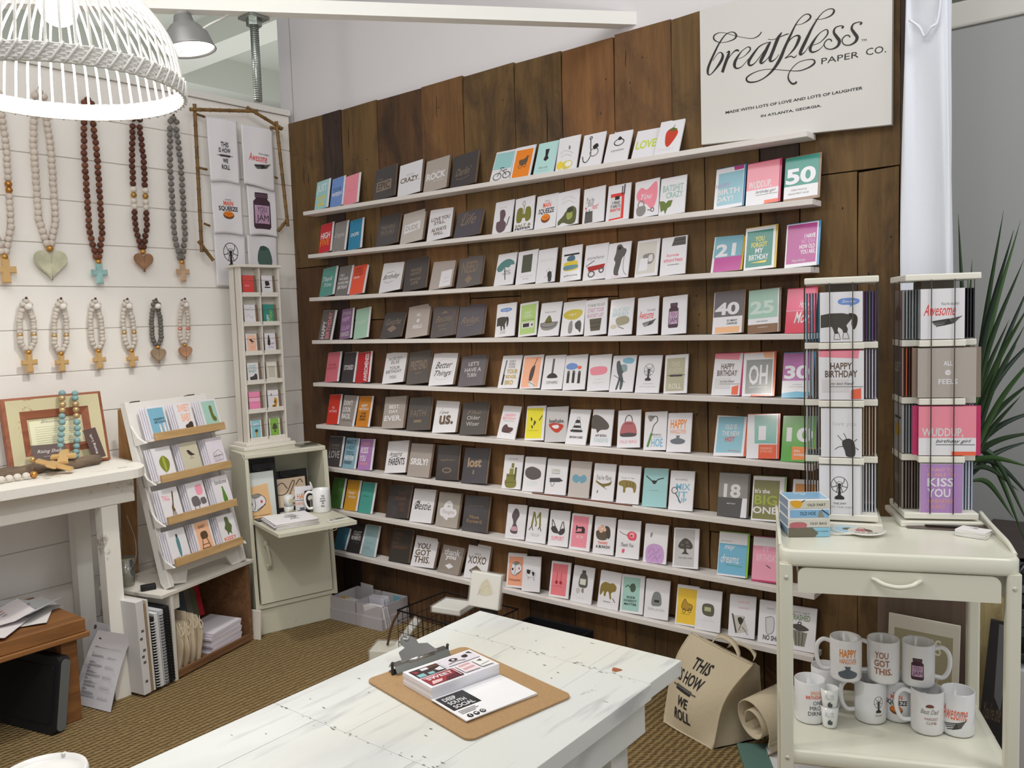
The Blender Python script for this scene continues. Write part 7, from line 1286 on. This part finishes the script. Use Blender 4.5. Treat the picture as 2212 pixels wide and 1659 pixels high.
# ------------------------------------------------------------ mugs on the lower shelf
def mugs():
    zs = .3275; P = lambda x, y, z=zs: on(x, y, 2, z)
    L = [(1727, 1549, 0, 0, .1, 'T s 46 10 90 22 SPREAD;T x 30 24 92 34 BIRTHDAY;N k 56 40 92 52 ONE;N k 44 56 96 68 MROE;N k 38 72 96 84 DIRNK', 'white mug reading ONE MROE DIRNK, leftmost on the lower shelf', 1),
         (1785, 1521, 1, 0, .3, '', 'plain white mug behind the two stacked shot cups', 1), (1880, 1551, -1, 1, .15, 'M fan 50 26 92 76;N k 58 82 86 86 THE SHIT', 'white mug with a black desk fan on lower shelf', -1),
         (1940, 1548, 0, 0, .0, 'M squ 2 20 84 86', 'white mug reading MAIN SQUEEZE, second row of the lower shelf', 1), (2003, 1575, -1, 1, .12, 'Q #7a4a42 44 20 60 20 64 28 38 28;I g 20 34 84 48 Best Dad;N #a0625a 34 58 80 66 HARDEST;N #a0625a 40 70 74 78 CLIMB', 'white mug reading Best Dad in script on lower shelf', -1),
         (2077, 1580, 1, 0, -.1, 'I x 0 20 90 62 Awesome;M fork 6 56 86 100;N #88aabb 50 40 84 46 lookin', 'white mug reading Awesome, rightmost on the lower shelf', 1)]
    for x, y, hs, hv, ex, dsl, lab, s in L:
        p = P(x, y); c = KI @ p; c.x = max(-KW/2+.085, min(KW/2-.095, c.x)) if lab[0:5] != 'plain' else c.x; p = KM @ c
        m = mug('coffee_mug', lab, (p.x, p.y, zs), facing(p, ex), dsl, 1 if hs >= 0 else -1, 'mugs on the cart lower shelf', handle=hv, r=.0425)
    T_ = [(1827, 1462, -1, 'T o 22 12 84 36 HAPPY;N o 22 40 84 56 HANGOVER;Q #5f6670 40 64 62 64 60 72 86 84 80 96 50 100 24 96 18 84 44 72', 'white mug reading HAPPY HANGOVER, left of the three in the upper row', .1), (1908, 1466, -1, 'T #a87058 14 16 62 36 YOU;T #a87058 12 40 66 60 GOT;T #a87058 12 64 76 84 THIS.', 'white mug reading YOU GOT THIS, middle of the upper row', .1),
          (1983, 1474, 1, 'M jar 16 24 74 88', 'white mug with a purple jam jar, right of the upper row', .05)]
    for x, y, hs, dsl, lab, ex in T_:
        p = P(x, y, zs+.1195); mug('coffee_mug', lab, (p.x, p.y, zs+.1195), facing(p, ex), dsl, hs, 'mugs on the cart lower shelf')
    for i in range(2):
        p = P(1792, 1568); t = thing('shot_cup', ['lower small white shot cup in front of plain mug', 'upper small white shot cup stacked in the lower one'][i], 'cup', (p.x, p.y, zs+.0005+.050*i), (0, 0, facing(p)), 'stacked shot cups on the cart'); g = MB(); g.lathe([(.0001, .002), (.0165, .0), (.019, .004), (.0245, .060), (.0232, .060), (.0175, .008), (.0001, .007)], mat('#ecedec', .2, 0, .4), 30); g.build('cup_body', t)
        pr = MB(); a = Art(pr, .04, .04, lambda u, v, k: ((.0232+.0001*k)*math.cos(-PI/2+(u-.5)*1.5), (.0232+.0001*k)*math.sin(-PI/2+(u-.5)*1.5), .050-.036*v), .4); a.draw('N #a9b8b8 16 0 84 24 LET THE;N #a9b8b8 16 28 84 46 FUN IN;Q #4f5658 44 70 56 60 60 74 70 74 70 100 38 100 38 74'); pr.build('printed_design', t)
mugs()
# ------------------------------------------------------------ prints and boards leaning behind the cart
def behind():
    def board(name, lab, cat, q, y, th, m, dsl=None, bg='w', lean=-.06, inner=None):
        A, B, Cc, D = [on(x, yy, 1, y) for x, yy in q]; ex = B-A; roll = math.atan2(-ex.z, ex.x); w_ = ex.length; h = A.z
        t = thing(name, lab, cat, ((A.x+B.x)/2, y, .0)); t.rotation_euler = (Matrix.Rotation(lean, 3, 'X') @ Matrix.Rotation(roll*.6, 3, 'Y')).to_euler(); up = w_/2*abs(math.sin(roll*.6)); H = (A.z+B.z)/2-up
        mb = MB(); mb.box(-w_/2, 0, up, w_/2, th, H+up, m, bev=.002); mb.build('panel', t)
        if dsl: s = sheet('print_face', w_*.97, H*.97, dsl, t, .001, bg); s.location = (0, -.0016, up+H*.015)
        return t
    DW = woodmat('#7a675a', '#5c4c42', 'grey_brown_board', 2, .75, .7)
    board('wood_board', 'wide grey brown wood board leaning behind the mugs', 'board', [(1893, 1268), (2106, 1300), (2080, 1560), (1880, 1560)], -.115, .018, DW)
    board('framed_print', 'beige print with white border reading THIS behind the mugs', 'print', [(1910, 1327), (2066, 1358), (2048, 1600), (1890, 1600)], -.155, .006, mat('#e2dccf', .6), 'R #aaa283 8 7 92 94;N #efe9d6 30 10 76 20 THIS;N #d9d2bb 26 32 74 42 IS HOW;M pin 14 46 86 58;N #d9d2bb 30 66 70 76 WE;N #d9d2bb 24 80 76 90 ROLL', '#e2dccf')
    board('framed_print', 'black print with faint bronze lettering behind the cart right side', 'print', [(2102, 1334), (2158, 1350), (2128, 1600), (2060, 1600)], -.150, .010, mat('#2a292b', .25, 0, .5), 'P #6a6b6d 34 0 84 0 76 50 46 42;I #6b5a4a 10 46 80 56 You\'re the;N #6b5a4a 14 64 70 72 BEST;N #6b5a4a 20 76 66 84 DAD', '#29282a', -.05)
    board('wood_board', 'pale yellow pine board leaning by the right cart leg', 'board', [(2085, 1278), (2166, 1290), (2150, 1560), (2068, 1560)], -.112, .018, woodmat('#c9bb8e', '#9c8656', 'pale_pine', 2, .65, .8, '#6a4c2c'))
    t = thing('teal_board', 'weathered teal board lying on the floor under the cart', 'board', (2.81, -.21, 0), (0, 0, .56)); m = MB(); m.box(-.20, -.165, .001, .13, .03, .020, worn('#5f8078', '#3c4a44', .6, 8), bev=.003); m.build('board', t)
    t = thing('label_card', 'white card reading Label with a green oval under the cart', 'card', (2.81, -.21, .0203), (0, 0, .56)); m = MB(); m.box(-.11, -.155, 0, .11, 0, .002, mat('#e3e1e6', .5)); Art(m, .22, .155, lambda u, v, k: (-.11+.22*u, -.155*v, .0022+.0001*k)).draw('I g 36 6 92 24 Label;E #8f9a3c 66 52 24 22;E #6d7a2c 66 54 16 13'); m.build('card', t)
    t = thing('black_bag', 'crumpled black plastic bag at the right edge behind the cart', 'bag', on(2222, 1420, 1, .10)); t.location.z = .36; r = random.Random(2); m = MB(); n = 16; vs = []; H = 12
    for k in range(H+1):
        for j in range(n): a = 2*PI*j/n; q = (.10*math.sin(PI*min(1, (k+.6)/(H+.9)))**.5)*(1+.25*r.uniform(-1, 1)); vs.append((q*math.cos(a), q*math.sin(a), .32*k/H))
    m.add(vs, [(k*n+j, k*n+(j+1) % n, (k+1)*n+(j+1) % n, (k+1)*n+j) for k in range(H) for j in range(n)]+[tuple(range(n))], mat('#121318', .25, 0, .5)); m.build('bag_body', t)
    t2 = thing('bin_stand', 'narrow white and black stand under the black bag', 'bin', (t.location.x, .10, 0)); m = MB(); m.box(-.09, -.09, 0, .09, .09, .355, mat('#e6e5e8', .5)); m.build('bin_body', t2); m = MB(); m.box(-.105, -.095, 0, -.092, -.08, .42, mat('#1a1a1c', .5)); m.build('dark_post', t2)
behind()
# ------------------------------------------------------------ tote bag and rolled canvas
CV = mat('#cdbfa4', .9, bump=.25, bscale=260, var=.06)
def tote():
    BL, BR, TL, TR = Vector((2.335, -.262, .0)), Vector((2.560, -.352, .0)), on(1494, 1366, 1, -.17), on(1623, 1435, 1, -.27)
    c = (BL+BR)/2+Vector((.05, .07, 0)); t = thing('tote_bag', 'natural canvas tote bag reading THIS IS HOW WE ROLL on floor', 'bag', c); nn = (BR-BL).cross(TL-BL).normalized(); nn = nn if nn.y < 0 else -nn
    def S(u, v, k=0):                                      # v down
        p = (TL*(1-v)+BL*v)*(1-u)+(TR*(1-v)+BR*v)*u; bow = .034*math.sin(PI*min(1, max(0, u)))*math.sin(PI*v*.85+.25); side = Vector((-.030*math.sin(PI*v)*(1-u), 0, 0))+Vector((-.028*math.sin(PI*v)*u, 0, 0))
        return p+nn*(bow+.006*math.sin(u*5+v*7)+.0004*k)+side-c
    n = 16; mb = MB(); vs = [S(i/n, j/n) for j in range(n+1) for i in range(n+1)]; F = [(j*(n+1)+i, j*(n+1)+i+1, (j+1)*(n+1)+i+1, (j+1)*(n+1)+i) for j in range(n) for i in range(n)]; mb.add(vs, F, CV, True); f = mb.build('front_panel', t)
    BRb, TRb, BLb, TLb = Vector((2.672, -.178, 0)), Vector((2.640, -.125, .235)), Vector((2.40, -.115, 0)), Vector((2.42, -.118, .29))
    g = MB(); m_ = 14; vs = []
    for j in range(m_+1):
        v = j/m_; a = S(1, v)+c; b = TRb*(1-v)+BRb*v
        for i in range(m_+1): u = i/m_; p = a*(1-u)+b*u; p = p+Vector((.6, -.8, 0))*(-.020*math.sin(PI*u)*(1-.5*v)+.004*math.sin(u*9+v*4)); vs.append(p-c)
    g.add(vs, [(j*(m_+1)+i, j*(m_+1)+i+1, (j+1)*(m_+1)+i+1, (j+1)*(m_+1)+i) for j in range(m_) for i in range(m_)], CV, True); g.build('side_gusset', t)
    b = MB(); Q = [TLb, TRb, BRb, BLb]; b.add([q-c for q in Q]+[TL-c, BL-c, TR-c, BR-c], [(0, 1, 2, 3), (4, 0, 3, 5), (5, 3, 2, 7)], CV); b.build('back_panel', t)
    s = MB(); s.tube([S(0, v/12) for v in range(13)]+[S(u/12, 1)+Vector((0, 0, .003)) for u in range(1, 13)], .0035, CV, 7); s.tube([S(1, v/12) for v in range(13)], .0035, CV, 7); s.tube([S(u/12, 0) for u in range(13)], .0032, CV, 7); s.build('seam_piping', t)
    pr = MB(); a = Art(pr, .24, .30, lambda u, v, k: S(.12+.62*u, .13+.74*v, k*.5+2), .8); a.sub = .06
    a.draw('T k 36 6 84 24 THIS;T k 10 30 88 48 IS HOW;M pin 0 48 86 63;T k 34 66 70 80 WE;T k 28 84 80 100 ROLL'); pr.build('printed_design', t)
    h = MB()
    W = Vector((.30, -.10, .0)).normalized()
    for (a, b_, d) in ((TL+Vector((.07, .0, -.03)), TR+Vector((-.06, .03, -.02)), .055), (TLb+Vector((.1, .0, -.01)), TRb+Vector((-.02, .0, .02)), .02)):
        pts = bez([a-c, a+Vector((.03, .02, d*.6))-c, (a+b_)/2+Vector((.02, .03, d*.7))-c, b_+Vector((-.01, .03, d*.4))-c, b_-c], 6); k = len(pts)
        h.add([p+Vector((0, .012, .004)) for p in pts]+[p-Vector((0, .012, .004)) for p in pts], [(i, i+1, k+i+1, k+i) for i in range(k-1)], CV, True)
    hh = h.build('straps', t); q = hh.modifiers.new('t', 'SOLIDIFY'); q.thickness = .003
    # rolled canvas next to it
    c2 = Vector((2.722, -.215, .125)); t = thing('canvas_roll', 'rolled piece of natural canvas between tote bag and cart leg', 'canvas', c2, (.12, -.55, -.45)); m = MB(); N = 46; pts = []
    for i in range(N): a = -1.2+i*.21; r_ = .078-.0010*i; pts.append((r_*math.cos(a), r_*math.sin(a)*1.15))
    pts += [(pts[-1][0]-.02, pts[-1][1]-.03)]; pts = [(-.02, -.118), (.03, -.105)]+pts; k = len(pts)
    m.add([(x, -.10, z) for x, z in pts]+[(x, .07, z) for x, z in pts], [(i, i+1, k+i+1, k+i) for i in range(k-1)], CV, True); o = m.build('canvas_sheet', t); q = o.modifiers.new('t', 'SOLIDIFY'); q.thickness = .004
tote()
# ------------------------------------------------------------ curtain, plant and dark table at the right
def curtain():
    t = thing('fabric_column', 'white linen cloth wrapped column hanging at the right wall end', 'curtain', (3.151, -.005, 0)); m = MB(); n = 44; rows = 40; vs = []; L = mat('#e2e5ee', .85, bump=.12, bscale=400)
    for j in range(rows+1):
        f = j/rows; z = 3.3*f; e = 1-.10*max(0, min(1, (z-1.6)/.9))
        for i in range(n):
            a = 2*PI*i/n; cx = abs(math.cos(a))**.35*math.copysign(1, math.cos(a)); cy = abs(math.sin(a))**.35*math.copysign(1, math.sin(a))
            w_ = .012*math.sin(3*a+z*1.7)+.008*math.sin(2*a-z*3.1)+.004*math.sin(7*a+z*5); x = (.066*e+w_*.35)*cx; y = (.040+w_)*cy
            vs.append((x, y, z))
    m.add(vs, [(j*n+i, j*n+(i+1) % n, (j+1)*n+(i+1) % n, (j+1)*n+i) for j in range(rows) for i in range(n)]+[tuple(range(n))], L, True); m.build('cloth', t)
    f = MB(); f.tube(bez([(-.045, -.050, 2.36), (-.015, -.062, 2.33), (.0, -.060, 2.30), (.018, -.064, 2.32), (.035, -.055, 2.34), (.045, -.05, 2.44)], 6), [.004]*31, L, 8); f.build('gathered_fold', t)
curtain()
def plant():
    base = on(2085, 1010, 1, .52); t = thing('palm_plant', 'dark green potted palm with long pointed leaves behind the cart', 'plant', (base.x, .52, 0)); G = [mat('#2a3a2e', .45, bump=.1), mat('#35492f', .45, bump=.1), mat('#47663a', .45)]
    p = MB(); p.lathe([(.0001, 0), (.11, 0), (.15, .30), (.155, .31), (.14, .31), (.10, .03), (.0001, .03)], mat('#5c524a', .6), 30); p.build('pot', t); s = MB(); s.lathe([(.0001, .285), (.139, .285)], mat('#2e241c', .9), 24); s.build('soil', t)
    s = MB(); s.tube(bez([(0, 0, .28), (.02, .0, .55), (-.02, .0, .85), (0, 0, base.z+.06)], 6), [.03]*19, mat('#6b5a44', .85, bump=.5, bscale=40), 10); s.build('trunk', t)
    tips = [(2070, 462, .03), (2168, 455, 0), (2205, 475, .05), (2190, 497, -.05), (2212, 560, .0), (2150, 640, 0), (2230, 600, .1), (2215, 700, 0), (2225, 655, -.1), (2260, 705, .1), (2205, 855, 0), (2260, 740, -.05), (2195, 745, .1), (2240, 815, 0), (2165, 925, 0), (2230, 950, .1), (2200, 1060, .05), (2230, 1010, -.05), (2260, 880, .05), (2225, 1140, 0), (2190, 1120, .08), (2150, 800, -.05), (2255, 930, .0), (2100, 560, .0), (2030, 500, .1), (2010, 640, .1), (2000, 900, .1), (2240, 1090, .05), (2180, 690, .05), (2215, 1170, .1)]
    src = [(2070, 800), (2075, 900), (2070, 960)]; r = random.Random(6)
    for i, (x, y, dy) in enumerate(tips):
        T = on(x, y, 1, .52+dy*2)-Vector((base.x, .52, 0)); sx, sy = src[i % 3]; B = Vector((.0+.01*math.cos(i), .01*math.sin(i), base.z-.05+.035*(i % 5))); mid = (B+T)/2; Ln = (T-B).length; droop = .10*Ln if T.z > B.z else .22*Ln
        pts = bez([B, B*.55+T*.45+Vector((0, 0, droop)), T], 9); k = len(pts); d = (T-B).normalized(); sd = d.cross(Vector((0, -1, .15))).normalized(); vs = []
        for j, p_ in enumerate(pts):
            f = j/(k-1); w_ = .0115*(min(1, f*5+.25))*(1-f**2.2)+.0004; vs += [p_+sd*w_, p_+Vector((0, -.25*w_, -.35*w_)), p_-sd*w_]
        m = MB(); m.add(vs, [(3*j, 3*j+3, 3*j+4, 3*j+1) for j in range(k-1)]+[(3*j+1, 3*j+4, 3*j+5, 3*j+2) for j in range(k-1)], G[i % 3 if i % 7 else 1], True); o = m.build('leaf', t); q = o.modifiers.new('t', 'SOLIDIFY'); q.thickness = .0012
plant()
q = on(2150, 1152, 1, .98); t = thing('dark_table', 'dark brown wooden table at the right edge beyond the palm', 'table', (q.x+.4, 1.0, 0)); D = woodmat('#4a3832', '#2f2320', 'dark_table', 0, .35)
mb = MB(); mb.box(-.45, -.36, q.z-.04, .8, .25, q.z, D, bev=.004); mb.build('tabletop', t)
for x in (-.40, .70):
    for y in (-.32, .18): mb = MB(); mb.box(x, y, 0, x+.05, y+.05, q.z-.0405, D); mb.build('leg', t)
mb = MB(); mb.box(2.2, 1.285, 2.69, 8, 1.3, 2.80, mat('#e4e2da', .6, bump=.05), bev=.01); struct('trim_2', mb)
